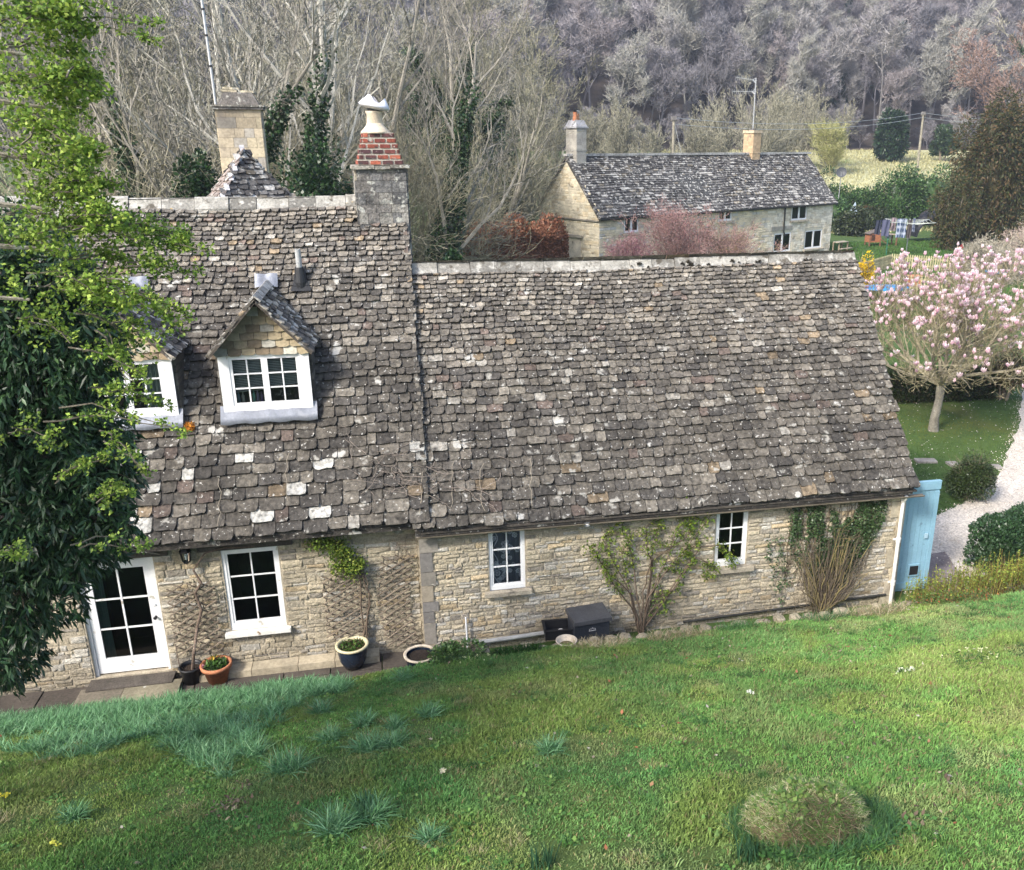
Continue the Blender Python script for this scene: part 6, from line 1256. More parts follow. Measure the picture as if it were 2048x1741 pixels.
# blue tables / trampolines
def blue_table(x, y, rx, ry, label):
    g = on_ground(x, y+22); t = empty('blue_topped_table', g, label, 'table', 'blue topped tables in the far garden'); b = MB(); b.lathe([(0, .78), (.98, .76), (1.0, .70), (.98, .66), (0, .66)], g, 24, Matrix.Diagonal((rx, ry, 1))); b.build('top', mat('bright_blue_cover', (.03, .22, .50), .5, .15, 2, .1, 10), t)
    for a in range(6): b = MB(); an = a*math.pi/3+.3; b.tube([g+Vector((rx*.85*math.cos(an), ry*.85*math.sin(an), 0)), g+Vector((rx*.85*math.cos(an), ry*.85*math.sin(an), .7))], .035, 5, C=(.4, .4, .42)); b.build('leg', M_galv, t)
blue_table(1768, 578, 1.45, 1.0, 'larger bright blue round top near the yellow forsythia'); blue_table(1992, 543, .8, .8, 'small bright blue round top far right among the magnolia blossom')
g = on_ground(1826, 575); b = MB(); b.box(g+Vector((0, 0, .35)), (.8, .6, .7), C=(.45, .17, .09)); b.box(g+Vector((0, 0, .73)), (.9, .7, .06), C=(.5, .2, .1)); tag(b.build('planter_box', M_paint, None, origin=g), 'terracotta coloured garden box behind the magnolia blossom', 'box')
g = on_ground(1917, 498); b = MB(); b.lathe([(.45, 0), (.42, .3), (.1, .75), (0, .8)], g, 14, C=(.6, .03, .03)); tag(b.build('red_cover', M_paint, None, origin=g), 'small bright red cone shaped cover near the tarpaulin heap', 'cover')
g = on_ground(1985, 528); b = MB(); b.box(g+Vector((0, 0, .5)), (.8, .6, 1.0), C=(.33, .15, .10)); b.box(g+Vector((0, 0, 1.03)), (.95, .75, .06), rot('Y', 8), C=(.2, .12, .1)); tag(b.build('wooden_hive', M_wood, None, origin=g), 'small brown wooden box hutch behind the far blue top', 'box')
g = on_ground(1680, 440); 
g = Vector(at(1706, 85)); p = py(1706, 412, 85); b = MB(); tz_ = float(val_z(p.x, 85)); b.add([p+Vector((.25, 0, .4)), (p.x-1.0, 84.5, tz_), (p.x+.9, 84.5, tz_), (p.x+.9, 86, tz_), (p.x-1.0, 86, tz_)], [(0, 1, 2), (0, 2, 3), (0, 3, 4), (0, 4, 1)], (.36, .44, .52)); tag(b.build('play_tent', M_paint, None, origin=g), 'pale pointed tent peak showing behind the bush beside the far cottage corner', 'tent')
for x, y, lb in ((1772, 512, 'thin dark post bird feeder on the far lawn'), (1889, 492, 'green post beside the tarpaulin heap')):
    g = on_ground(x, y); b = MB(); b.tube([g, g+Z_*2.0], .05, 6, C=(.03, .12, .08)); b.box(g+Z_*2.0, (.3, .3, .05), C=(.3, .3, .28)); tag(b.build('garden_post', M_paint, None, origin=g), lb, 'post')

# vegetation round the far garden
LAU = [(.035, .085, .022), (.06, .13, .03), (.025, .055, .018), (.09, .16, .05)]
hs = np.random.default_rng(8)
for x, Y, h, rx, lb, pal in ((1690, 90, 4.6, 3.0, 'bright green laurel left of the dish, behind the far roof end', LAU), (1640, 88, 6.4, 2.0, 'dark laurel under the willow right of the far roof', DKG), (1745, 90, 4.2, 3.4, 'low laurel between the dish and the big laurel bank', LAU), (1805, 89, 6.4, 4.2, 'largest laurel of the bank behind the washing', LAU), (1868, 88, 7.2, 4.2, 'laurel next to the dark yew, right of the largest laurel', LAU), (1910, 86, 6.0, 3.2, 'mixed laurel at the foot of the yew', [(.06, .10, .035), (.09, .12, .05)]), (1708, 82, 3.0, 1.9, 'dark clipped bush right of the far cottage corner', [(.03, .045, .018), (.045, .06, .02)]), (1665, 86, 4.0, 2.0, 'green laurel tucked against the far roof end', LAU), (1745, 87, 2.6, 2.0, 'low dark bush behind the hutch', [(.03, .05, .018), (.05, .06, .025)])):
    shrub('laurel', at(x, Y), h, rx, 2.2, int(9500*rx/2.6), .24, pal, lb, aspect=.6, nl=34, lr=.34, low=True, group='evergreen shrubs round the far garden')
b_ = at(1737, 88); shrub('russet_bush', b_, 2.2, 1.2, 1.0, 1500, .2, [(.36, .14, .08), (.28, .12, .08)], 'small russet bush on the field edge behind laurels', stems=0)
# yew and reddish tree
shrub('yew_tree', at(1985, 72), 15.5, 4.9, 4.4, 52000, .34, [(.045, .058, .018), (.06, .066, .02), (.03, .04, .014), (.10, .075, .03), (.13, .085, .04)], 'great dark bronze green yew at the right edge', cat='tree', aspect=.30, nl=90, lr=.24, droop=.6, low=True, stems=5, m=M_leaf)
shrub('yew_tree', at(1915, 69), 7.5, 2.6, 2.4, 12000, .28, [(.04, .055, .016), (.06, .066, .02), (.10, .07, .03)], 'lower shoulder of dark yew foliage beside the laurel bank', cat='tree', aspect=.30, nl=40, lr=.28, droop=.6, low=True, stems=3, m=M_leaf)
make_tree('copper_tree', at(2030, 80), 'bare pinkish copper twigged tree behind the yew at top right', 'tree', 733, h=17, tr=.3, maxl=4, spread=.65, up=.06, nch=(12, 8, 7, 5), ratio=.5, bark=(.3, .2, .16), twigc=((.24, .165, .135), (.20, .14, .12)), thin=.05, start=.35)
make_tree('bare_tree', at(2040, 95), 'pale bare crooked tree at the top right corner behind the copper tree', 'tree', 744, h=24, tr=.4, maxl=4, spread=.65, up=.06, nch=(10, 7, 6, 5), ratio=.5, bark=(.32, .30, .25), twigc=((.34, .32, .25),), thin=.05, start=.35, ivy_to=20, ivy_r=1.2)
make_tree('bare_bush', on_ground(1985, 560), 'grey tangled bare bush in the far garden below the yew', 'shrub', 755, h=2.9, tr=.08, maxl=4, spread=.85, up=-.02, nch=(9, 7, 6, 5), ratio=.72, bark=(.26, .24, .19), twigc=((.34, .31, .25), (.28, .26, .2)), thin=.024, trunks=6, tube_to=1, start=.15, wob=.28)
make_tree('bare_bush', on_ground(2060, 548), 'pinkish grey bare bush at the right edge below the yew', 'shrub', 757, h=3.8, tr=.08, maxl=4, spread=.85, up=-.02, nch=(9, 7, 6, 5), ratio=.72, bark=(.28, .24, .2), twigc=((.38, .30, .26), (.32, .27, .22)), thin=.024, trunks=5, tube_to=1, start=.15, wob=.28)
# purple plum bush in front of the far cottage
for x, y, h, s, lb, lp in ((1262, 560, 3.5, 771, 'left half of pink purple budded bush before far cottage', [(.30, .10, .16), (.38, .16, .22), (.22, .09, .10)]), (1365, 552, 5.0, 773, 'tallest pink budded bush before the far cottage', [(.40, .20, .18), (.32, .14, .15), (.26, .13, .10)]), (1462, 556, 4.0, 775, 'olive and pink bush right of the plum bushes', [(.22, .19, .08), (.32, .18, .13)])):
    make_tree('plum_bush', at(x, 50), lb, 'shrub', s, 'budding bushes before the far cottage', leafpal=lp, nleaf=2, leafs=.06, h=h, tr=.06, maxl=3, spread=.55, up=.08, nch=(9, 8, 7), ratio=.55, bark=(.2, .14, .13), twigc=((.26, .17, .16), (.3, .2, .18)), thin=.018, trunks=11, tube_to=1, start=.12, wob=.2)
shrub('evergreen_shrub', (14.4, 51, -.3), 3.2, 1.0, 1.0, 2600, .12, DKG, 'dark evergreen shrub low against the far cottage gable corner', aspect=.6)
# field edge: willow, conifers, poles and wires
make_tree('willow_bush', at(1658, 112), 'yellow green willow bush behind the far roof end', 'shrub', 801, leafpal=[(.26, .28, .08)], nleaf=1, leafs=.16, h=6.2, tr=.08, maxl=3, spread=.42, up=.1, nch=(9, 8, 6), ratio=.5, bark=(.3, .28, .15), twigc=((.34, .34, .15), (.4, .38, .2)), thin=.05, trunks=14, tube_to=1, start=.1)
shrub('conifer', at(1771, 128), 8.5, 3.0, 2.6, 9000, .5, [(.02, .045, .018), (.03, .065, .024), (.015, .03, .014)], 'dark broad conifer standing at the field\'s far edge', cat='tree', nl=40, lr=.3, aspect=.5, stems=3, low=True); shrub('conifer', at(1874, 128), 5.6, 2.2, 2, 5000, .45, [(.03, .055, .02), (.045, .08, .03)], 'smaller dark conifer right of the leaning pole', cat='tree', nl=20, lr=.33, aspect=.5, stems=3)
P1b = Vector(at(1344, 82)); P1 = py(1348, 236, 82); P2 = py(1847, 226, 106); P2b = Vector((py(1836, 330, 106).x, 106, float(val_z(py(1836, 330, 106).x, 106)))); P3 = P2+(P2-P1)*1.2; P3.z = P2.z+1
for (bb, tt, lb) in ((P1b, P1, 'wooden utility pole behind the far roof ridge'), (P2b, P2, 'slightly leaning utility pole standing at the field edge')):
    t = empty('utility_pole', bb, lb, 'pole', 'utility poles'); b = MB(); b.tube([bb-Z_*.3, tt], [.17, .13], 8, C=(.24, .22, .17)); b.build('pole', M_bark, t); b = MB(); b.tube([tt-Z_*.25-_R*.3, tt-Z_*.25+_R*.35], .06, 6, C=(.2, .18, .15)); b.box(tt-Z_*.05, (.4, .4, .35), C=(.18, .17, .16)); b.build('crossarm', M_bark, t)
wr_ = empty('overhead_wires', P1, 'thin grey overhead wires sagging between the utility poles', 'wires'); 
for dz in (0, -.55):
    for A, B in ((P1, P2), (P2, P3)):
        b = MB(); b.tube([A.lerp(B, f)+Z_*(dz-4*.9*f*(1-f)) for f in np.linspace(0, 1, 14)], .028, 4, C=(.45, .45, .48)); b.build('wire', M_galv, wr_)
b = MB(); b.tube([P1+Z_*-.2, P1b+(_R*2.6+Z_*1)], .02, 4); b.build('wire', M_galv, wr_)
# pale bushes at the foot of the hill
US2 = ['behind the far chimney with two pots', 'between the gable chimney and the utility pole', 'just left of the utility pole', 'just right of the utility pole', 'left of the double aerial mast', 'behind the orange tan chimney, tallest of its row', 'right of the orange tan chimney', 'above the far roof\'s right third', 'above the far roof\'s right end']
for k, (x, Y, h) in enumerate(((1180, 110, 8), (1240, 104, 10), (1300, 100, 8.5), (1385, 104, 8), (1430, 110, 10), (1498, 100, 13), (1545, 108, 9), (1595, 118, 11), (1640, 122, 9))):
    make_tree('pale_bush', at(x, Y), 'pale olive bare bush '+US2[k], 'shrub', 820+k, 'pale bare bushes beyond the far cottage', h=h*.86, tr=.1, maxl=3, spread=.45, up=.1, nch=(9, 8, 7), ratio=.5, bark=(.25, .24, .18), twigc=((.21, .20, .145), (.26, .25, .19)), thin=.05, trunks=7, tube_to=1, start=.12)

# magnolia
mg = on_ground(1866, 866); rngm = np.random.default_rng(66)
out = {i: [] for i in range(6)}; t = empty('magnolia_tree', mg, 'spreading magnolia covered in pink and white blossom on the right lawn', 'tree')
tb = MB(); fork = Vector((mg.x+.12, mg.y+.1, mg.z+1.5)); tb.tube([mg-Z_*.1, mg+Vector((-.02, 0, .5)), mg+Vector((.09, .05, 1.05)), fork], [.18, .135, .12, .14], 9, C=(.20, .185, .15))
GO = []
for a, el, L in ((170, 22, 2.4), (150, 40, 2.6), (200, 30, 2.3), (20, 14, 2.9), (0, 30, 2.8), (45, 42, 2.6), (80, 40, 2.5), (110, 48, 2.4), (130, 30, 2.3), (330, 34, 2.6), (300, 42, 2.3), (250, 40, 2.1), (225, 24, 2.2), (70, 70, 2.2), (350, 55, 2.6), (28, 30, 3.3)):
    a_ = math.radians(a); e_ = math.radians(el); d = (math.cos(a_)*math.cos(e_), math.sin(a_)*math.cos(e_), math.sin(e_)); grow(rngm, fork, d, L*1.32, .075, 1, 4, out, spread=.72, up=.085, nch=(8, 9, 8, 5), seg=5, ratio=.52, wob=.16, start=.25)
for l in (2, 3, 4): out[l] = [(P, R) for P, R in out[l] if min(p[2] for p in P) > fork.z+.12]
for l in (1, 2):
    for P, R in out[l]: tb.tube(P, [max(r, .009) for r in R], 5 if l == 1 else 4, C=np.array((.27, .24, .17))*rngm.uniform(.8, 1.15))
tb.build('trunk', M_bark, t); tw = MB(); tips = []
for l in (3, 4):
    A = []; B = []; W_ = []
    for P, R in out[l]:
        P = [p+np.array((0, 0, .04*i)) for i, p in enumerate(P)]
        for i in range(len(P)-1): A.append(P[i]); B.append(P[i+1]); W_.append(max(2*R[i], .013))
        tips.append(P[-1])
    ribbons(tw, A, B, np.array(W_), ((.21, .19, .11), (.17, .15, .09), (.27, .24, .15)), rngm, .8)
tw.build('crown', M_twig, t); tips = np.array(tips); zt = (tips[:, 2]-tips[:, 2].min())/(np.ptp(tips[:, 2])); kp = rngm.uniform(0, 1, len(tips)) < (.16+.6*smooth(.2, .8, zt)); ft = tips[kp]
if len(ft) > 900: ft = ft[rngm.permutation(len(ft))[:900]]
fb_ = MB(); PK = np.array([(.82, .68, .71), (.76, .48, .58), (.86, .79, .78), (.64, .34, .46)])
for p in ft:
    s = rngm.uniform(.08, .135); op = rngm.uniform(.3, 1.0); n = 7; base = p
    for k in range(n):
        a = 2*math.pi*k/n+rngm.uniform(-.3, .3); o = np.array((math.cos(a), math.sin(a), 0)); w_ = np.array((-math.sin(a), math.cos(a), 0)); up_ = np.array((0, 0, 1.)); m1 = base+o*s*.55*op+up_*s*.6; tp_ = base+o*s*(.9*op)+up_*s*(1.7-.6*op)
        c0 = PK[rngm.integers(1, 4) if k % 2 else rngm.integers(0, 3)]; c1 = PK[rngm.integers(0, 3) if rngm.uniform() < .7 else 2]; fb_.arr([base, m1+w_*s*.42, tp_, m1-w_*s*.42], [(0, 1, 2, 3)], np.array([c0*.85, c0, c1, c0]))
fb_.build('blossom', M_petal, t)
l = MB(); k = rngm.permutation(len(tips))[:3200]; leaves(l, tips[k], .045, [(.26, .25, .12), (.20, .18, .09), (.3, .22, .16)], rngm, aspect=.5); l.build('buds', M_leaf, t)
# lawn details near magnolia
for (x, y, w_, r_, lb) in ((1851, 924, 60, -6, 'leftmost flat grey stepping stone on the right lawn'), (1905, 930, 30, 0, 'middle stepping stone partly behind the round bush'), (1985, 936, 46, -4, 'rightmost stepping stone beside the gravel drive')):
    p = pz(x, y, G3); b = MB(); b.box((p.x, p.y, G3+.03), (w_/95*.9, .28, .06), rot('Z', r_-6), C=(.26, .24, .22)); tag(b.build('stepping_stone', M_flag, None, origin=p), lb, 'stone', 'stepping stones')
p = pz(1872, 1135, G3); b = MB(); b.add([gp(1860, 1110)+(G3+.02,), gp(1890, 1105)+(G3+.02,), gp(1925, 1160)+(G3+.02,), gp(1930, 1190)+(G3+.02,), gp(1850, 1190)+(G3+.02,)], [(0, 1, 2, 3, 4)], (.2, .17, .165)); tag(b.build('paved_slab', M_flag, None, origin=p), 'purple grey paving patch at the foot of the blue door', 'paving')
hedge('low_hedge', [gp(1742, 800), gp(1900, 795), gp(1975, 790)], 1.0, 1.2, 16000, .08, [(.03, .055, .018), (.045, .07, .025), (.07, .06, .04)], 'low dark hedge in the shade behind the magnolia', rough=.2, seed=14)
p = gp(2008, 800); shrub('brown_green_shrub', (p[0], p[1], G3), 1.9, .8, .8, 6000, .09, [(.06, .06, .02), (.08, .08, .025), (.10, .06, .03)], 'brownish green shrub under the magnolia next to the drive', droop=.5)
# short grass on the lower lawn and white daisies
mb = MB(); rg = np.random.default_rng(3); n = 210000; X = rg.uniform(9.3, 24, n); Y = rg.uniform(13, 34, n)
dl_x = np.interp(Y, [q[1] for q in dl[::-1]], [q[0] for q in dl[::-1]]); k = (X < dl_x-.02+rg.normal(size=n)*.12) & (X < 1.02*Y+.5) & (X > .42*Y); X, Y = X[k], Y[k]; n = len(X); dk = 1-.4*smooth(.45, .65, fbm(X, Y, .5, 3)); ye = np.exp(-(((X-mg.x-.6)/3)**2+((Y-mg.y-.3)/1.6)**2))
c = np.array((.065, .14, .025))[None]*dk[:, None]*(1-ye[:, None])+np.array((.17, .17, .025))[None]*ye[:, None]; az = rg.uniform(0, 6.28, n); P = np.stack([X, Y, val_z(X, Y)-.005], 1); s = np.stack([np.cos(az), np.sin(az), 0*az], 1)*.006; e = P+np.stack([.02*np.cos(az*3), .02*np.sin(az*3), .045*rg.uniform(.5, 1.3, n)], 1)
mb.arr(np.stack([P-s, P+s, e], 1).reshape(-1, 3), np.arange(3*n).reshape(-1, 3), np.repeat(c*rg.uniform(.75, 1.25, (n, 1)), 3, 0)); tag(mb.build('grass', M_grass), 'short green lawn grass under the magnolia', 'grass', kind='stuff')
mb = MB(); n = 1500; X = rg.uniform(11, 22, n); Y = rg.uniform(15, 27, n); dl_x = np.interp(Y, [q[1] for q in dl[::-1]], [q[0] for q in dl[::-1]]); k = X < dl_x+.2; X, Y = X[k], Y[k]; leaves(mb, np.stack([X, Y, val_z(X, Y)+.05], 1), .035, [(.6, .52, .5), (.66, .6, .55)], rg, aspect=.9, n_up=.9); tag(mb.build('fallen_petals', M_petal), 'scattered pale petals on the lower lawn and drive', 'petals', kind='stuff')
mb = MB(); n = 60000; X = rg.uniform(9.5, 27, n); Y = rg.uniform(13, 30, n); dl_x = np.interp(Y, [q[1] for q in dl[::-1]], [q[0] for q in dl[::-1]]); k = (X > dl_x-.15-rg.exponential(.12, n)) & (X < dl_x+7); X, Y = X[k], Y[k]; leaves(mb, np.stack([X, Y, val_z(X, Y)+.018], 1), .035, [(.62, .56, .48), (.5, .44, .36), (.7, .66, .6), (.36, .3, .24)], rg, aspect=.9, n_up=.7); tag(mb.build('loose_gravel', M_stone if False else mat('gravel_chips', None, .95, .1, 3, .1, 20, 0)), 'loose pale gravel chips over the drive', 'gravel', kind='stuff')
# far garden grass
mb = MB(); n = 60000; X = rg.uniform(24, 52, n); Y = rg.uniform(38, 76, n); k = (X < 1.0*Y) & (X > .42*Y); X, Y = X[k], Y[k]; n = len(X); az = rg.uniform(0, 6.28, n); P = np.stack([X, Y, val_z(X, Y)], 1); s = np.stack([np.cos(az), np.sin(az), 0*az], 1)*.03; e = P+np.stack([.05*np.cos(az*3), .05*np.sin(az*3), .14*rg.uniform(.4, 1.4, n)], 1)
mb.arr(np.stack([P-s, P+s, e], 1).reshape(-1, 3), np.arange(3*n).reshape(-1, 3), np.repeat(np.array([(.06, .14, .025)])*rg.uniform(.6, 1.4, (n, 1)), 3, 0)); tag(mb.build('grass', M_grass), 'longer green grass of the far garden', 'grass', kind='stuff')
mb = MB(); n = 26000; X = rg.uniform(30, 90, n); Y = rg.uniform(84, 146, n); k = (X < .95*Y) & (X > .3*Y); X, Y = X[k], Y[k]; n = len(X); az = rg.uniform(0, 6.28, n); P = np.stack([X, Y, val_z(X, Y)], 1); s = np.stack([np.cos(az), np.sin(az), 0*az], 1)*.08; e = P+np.stack([.2*np.cos(az*3), .2*np.sin(az*3), .4*rg.uniform(.2, 1.4, n)], 1)
mb.arr(np.stack([P-s, P+s, e], 1).reshape(-1, 3), np.arange(3*n).reshape(-1, 3), np.repeat(np.array([(.40, .38, .20)])*rg.uniform(.6, 1.3, (n, 1)), 3, 0)); tag(mb.build('field_grass', M_grass), 'pale rough dead grass of the field', 'grass', kind='stuff')

# ------------------------------------------------------------------ wooded hillside
def wood_mesh(seed, h, pal, thin, evergreen=False):
    rng = np.random.default_rng(seed); mb = MB()
    if evergreen:
        n = 900; z = rng.uniform(.08, 1, n)**.8*h; r = (1-z/h)*h*.2*rng.uniform(.5, 1.1, n)+.2; a = rng.uniform(0, 6.28, n); leaves(mb, np.stack([r*np.cos(a), r*np.sin(a), z], 1), 1.3, pal, rng, aspect=.35, droop=.8); mb.tube([(0, 0, -1), (0, 0, h*.9)], [.25, .05], 5, C=(.1, .08, .07)); return mb
    tb, tw, tips, out = tree_parts(seed, h, .2, maxl=3, spread=.62, up=.09, nch=(9, 8, 8), ratio=.44, bark=tuple(np.array(pal[0])*.8), twigc=pal, thin=thin, start=.30, tube_to=1)
    n0 = tb.n
    for v, c in zip(tw.V, tw.C): pass
    # fine spray of twigs at the tips gives the crown its soft edge
    n = 7; A = np.repeat(tips, n, 0); d = rng.normal(size=A.shape); d[:, 2] = abs(d[:, 2])*.8+.2; d /= np.linalg.norm(d, axis=1)[:, None]; ribbons(tw, A-d*.3, A+d*rng.uniform(.5, 1.4, (len(A), 1)), thin*.75, pal, rng, .5)
    for (k_, m_), fl in tw.F.items(): tb.F.setdefault((k_, m_), []).extend([f+n0 for f in fl])
    tb.V += tw.V; tb.C += tw.C; tb.n += tw.n; return tb
WP = [((.22, .205, .22), (.265, .25, .26)), ((.18, .17, .187), (.22, .21, .225)), ((.24, .23, .23), (.285, .275, .27)), ((.225, .20, .205), (.27, .245, .25)), ((.155, .15, .165), (.19, .185, .20)), ((.27, .265, .24), (.31, .305, .275))]
protos = []
M_wood2 = mat('bare_wood_canopy', None, .95, .2, .12, 0, 3, 0)
for k in range(6): o = wood_mesh(900+k, 14+k % 3, WP[k], .085).build('woodland_tree', M_wood2); protos.append(o)
ever = wood_mesh(950, 16, [(.02, .04, .022), (.03, .055, .03)], .1, True).build('woodland_conifer', M_wood2)
rngw = np.random.default_rng(21); spots = []
Yv = 152.0
while Yv < 300:
    Xa, Xb = -.42*Yv-10, .80*Yv+14; X = Xa+rngw.uniform(0, 4)
    while X < Xb:
        spots.append((X+rngw.uniform(-2.4, 2.4), Yv+rngw.uniform(-2.8, 2.8))); X += rngw.uniform(4.8, 7.4)
    Yv += 6.2
vis = []
for (X, Y) in spots:
    z = float(val_z(X, Y)); d = Vector((X, Y, z+10))-CAMP; sx = CX+FPX*d.dot(_R)/d.dot(_F); sy = CY-FPX*d.dot(_U)/d.dot(_F); vis.append((X, Y, z, sx, sy))
near = [v for v in vis if 780 < v[3] < 2080 and -60 < v[4] < 330 and v[1] < 262]; near.sort(key=lambda v: v[1]); indiv = set(id(v) for v in near[:280]); used = [False]*6; usede = False
PV = [(np.concatenate(MB_.V) if False else None) for MB_ in []]
def mesh_arrays(o):
    me = o.data; V = np.empty(len(me.vertices)*3, dtype=np.float32); me.vertices.foreach_get('co', V); V = V.reshape(-1, 3); C = np.empty(len(V)*4, dtype=np.float32); me.color_attributes['Col'].data.foreach_get('color', C); C = C.reshape(-1, 4)[:, :3]
    ls = np.empty(len(me.polygons), dtype=np.int32); lt = np.empty(len(me.polygons), dtype=np.int32); me.polygons.foreach_get('loop_start', ls); me.polygons.foreach_get('loop_total', lt); vi = np.empty(len(me.loops), dtype=np.int32); me.loops.foreach_get('vertex_index', vi); F = {}
    for k in np.unique(lt): s = ls[lt == k]; F[int(k)] = vi[s[:, None]+np.arange(k)]
    return V, C, F
arrs = [mesh_arrays(o) for o in protos]; arre = mesh_arrays(ever); mass = MB()
for v in vis:
    X, Y, z, sx, sy = v; k = int(rngw.integers(0, 6)); 
    if Y > 185 and k == 5: k = 4
    ev = rngw.uniform() < (.10 if (sx > 1650 and sy < 130) or (sy < 40) else .012); s = rngw.uniform(.8, 1.3); a = rngw.uniform(0, 6.28)
    if id(v) in indiv:
        if ev:
            o = ever if not usede else ever.copy(); 
            if usede: scn.collection.objects.link(o)
            usede = True; tag(o, 'dark conifer among the bare trees of the wooded hillside', 'tree', 'conifers on the hillside')
        else:
            o = protos[k] if not used[k] else protos[k].copy()
            if used[k]: scn.collection.objects.link(o)
            used[k] = True; tag(o, 'bare grey purple tree on the wooded hillside', 'tree', 'bare trees on the hillside')
        o.location = (X, Y, z); o.rotation_euler = (0, 0, a); o.scale = (s, s, s*rngw.uniform(.9, 1.1))
    else:
        V, C, F = arre if ev else arrs[k]; ca, sa = math.cos(a)*s, math.sin(a)*s; W_ = np.stack([V[:, 0]*ca-V[:, 1]*sa+X, V[:, 0]*sa+V[:, 1]*ca+Y, V[:, 2]*s+z], 1); mass.V.append(W_.astype(np.float32)); mass.C.append(C)
        for kk, f in F.items(): mass.F.setdefault((kk, 0), []).append(f.astype(np.int64)+mass.n)
        mass.n += len(V)
Xu = -60.
while Xu < 135:
    V, C, F = arrs[int(rngw.integers(0, 6))]; Yu = rngw.uniform(146, 153); zu = float(val_z(Xu, Yu)); s = rngw.uniform(.3, .5); a = rngw.uniform(0, 6.28); ca, sa = math.cos(a)*s, math.sin(a)*s; W_ = np.stack([V[:, 0]*ca-V[:, 1]*sa+Xu, V[:, 0]*sa+V[:, 1]*ca+Yu, V[:, 2]*s+zu-1.0], 1); mass.V.append(W_.astype(np.float32)); mass.C.append(C)
    for kk, f in F.items(): mass.F.setdefault((kk, 0), []).append(f.astype(np.int64)+mass.n)
    mass.n += len(V); Xu += rngw.uniform(1.2, 2.4)
tag(mass.build('distant_wood', M_wood2), 'mass of bare grey purple woodland covering the hillside', 'wood', kind='stuff')

# ------------------------------------------------------------------ trees in the left foreground
def leafy_limb(rng, tb, P, r0, r1, C): tb.tube(P, list(np.linspace(r0, r1, len(P))), 6, C=C)
# evergreen with narrow drooping dark leaves
lz = lambda x, y: float(lawn_z(x, y))
eb = (-6.0, 8.4, lz(-6.0, 8.4)); ev = empty('bay_tree', eb, 'dark evergreen with narrow drooping leaves at the left edge before the cottage', 'tree'); rgf = np.random.default_rng(31)
tb = MB(); lf = MB(); LOB = [(-30, 760, 8.6, .95), (60, 640, 8.5, .75), (90, 770, 8.4, .72), (130, 890, 8.3, .60), (60, 900, 8.5, .85), (160, 1000, 8.2, .48), (80, 1040, 8.4, .8), (-20, 1060, 8.6, .9), (115, 1100, 8.2, .45), (40, 1180, 8.3, .6), (-30, 1250, 8.5, .6), (20, 560, 8.6, .7), (170, 690, 8.3, .42), (95, 555, 8.4, .4), (195, 930, 8.1, .38), (10, 1310, 8.9, .4), (215, 1040, 8.1, .28)]
tr0 = Vector(eb); spine = [tr0, tr0+Vector((.15, .0, 1.2)), tr0+Vector((.3, .05, 2.5)), tr0+Vector((.4, .1, 4.0)), tr0+Vector((.5, 0, 5.2))]; leafy_limb(rgf, tb, spine, .16, .04, (.14, .12, .10)); NP = []; ND = []
for x, y, Y, r in LOB:
    c = Vector(py(x, y, Y)); s = min(spine, key=lambda q: (q-c).length+abs(q.z-c.z+.6)); mid = s.lerp(c, .5)+Vector((0, 0, .15)); tb.tube([s, mid, c], [.05, .03, .012], 5, C=(.13, .11, .09)); n = int(330*r*r/.5)+50
    d = rgf.normal(size=(n, 3)); d /= np.linalg.norm(d, axis=1)[:, None]; P = np.array(c)+d*r*np.array((1, .8, 1))*(rgf.uniform(.25, 1, (n, 1))**.6); NP.append(P); ND.append(d)
    k = rgf.permutation(n)[:60]; ribbons(tb, np.repeat(np.array(c)[None], len(k), 0), P[k], .010, [(.12, .10, .07)], rgf)
NP = np.concatenate(NP); ND = np.concatenate(ND); kk = 11; P = np.repeat(NP, kk, 0)+rgf.normal(size=(len(NP)*kk, 3))*.02; dd = np.repeat(ND*.5, kk, 0)+rgf.normal(size=P.shape)*.45; k2 = rgf.uniform(0, 1, len(P)) < .4; leaves(lf, P[k2], .075, [(.05, .11, .04), (.035, .08, .03), (.07, .14, .05)], rgf, droop=.5, aspect=.3, n_up=.3, dirs=dd[k2], curl=.3); P, dd = P[~k2], dd[~k2]; leaves(lf, P, .115, [(.020, .050, .022), (.032, .075, .034), (.014, .036, .017), (.045, .095, .045)], rgf, droop=.75, aspect=.24, n_up=.2, dirs=dd, curl=.3)
tb.build('trunk', M_bark, ev); lf.build('foliage', M_leafd, ev)
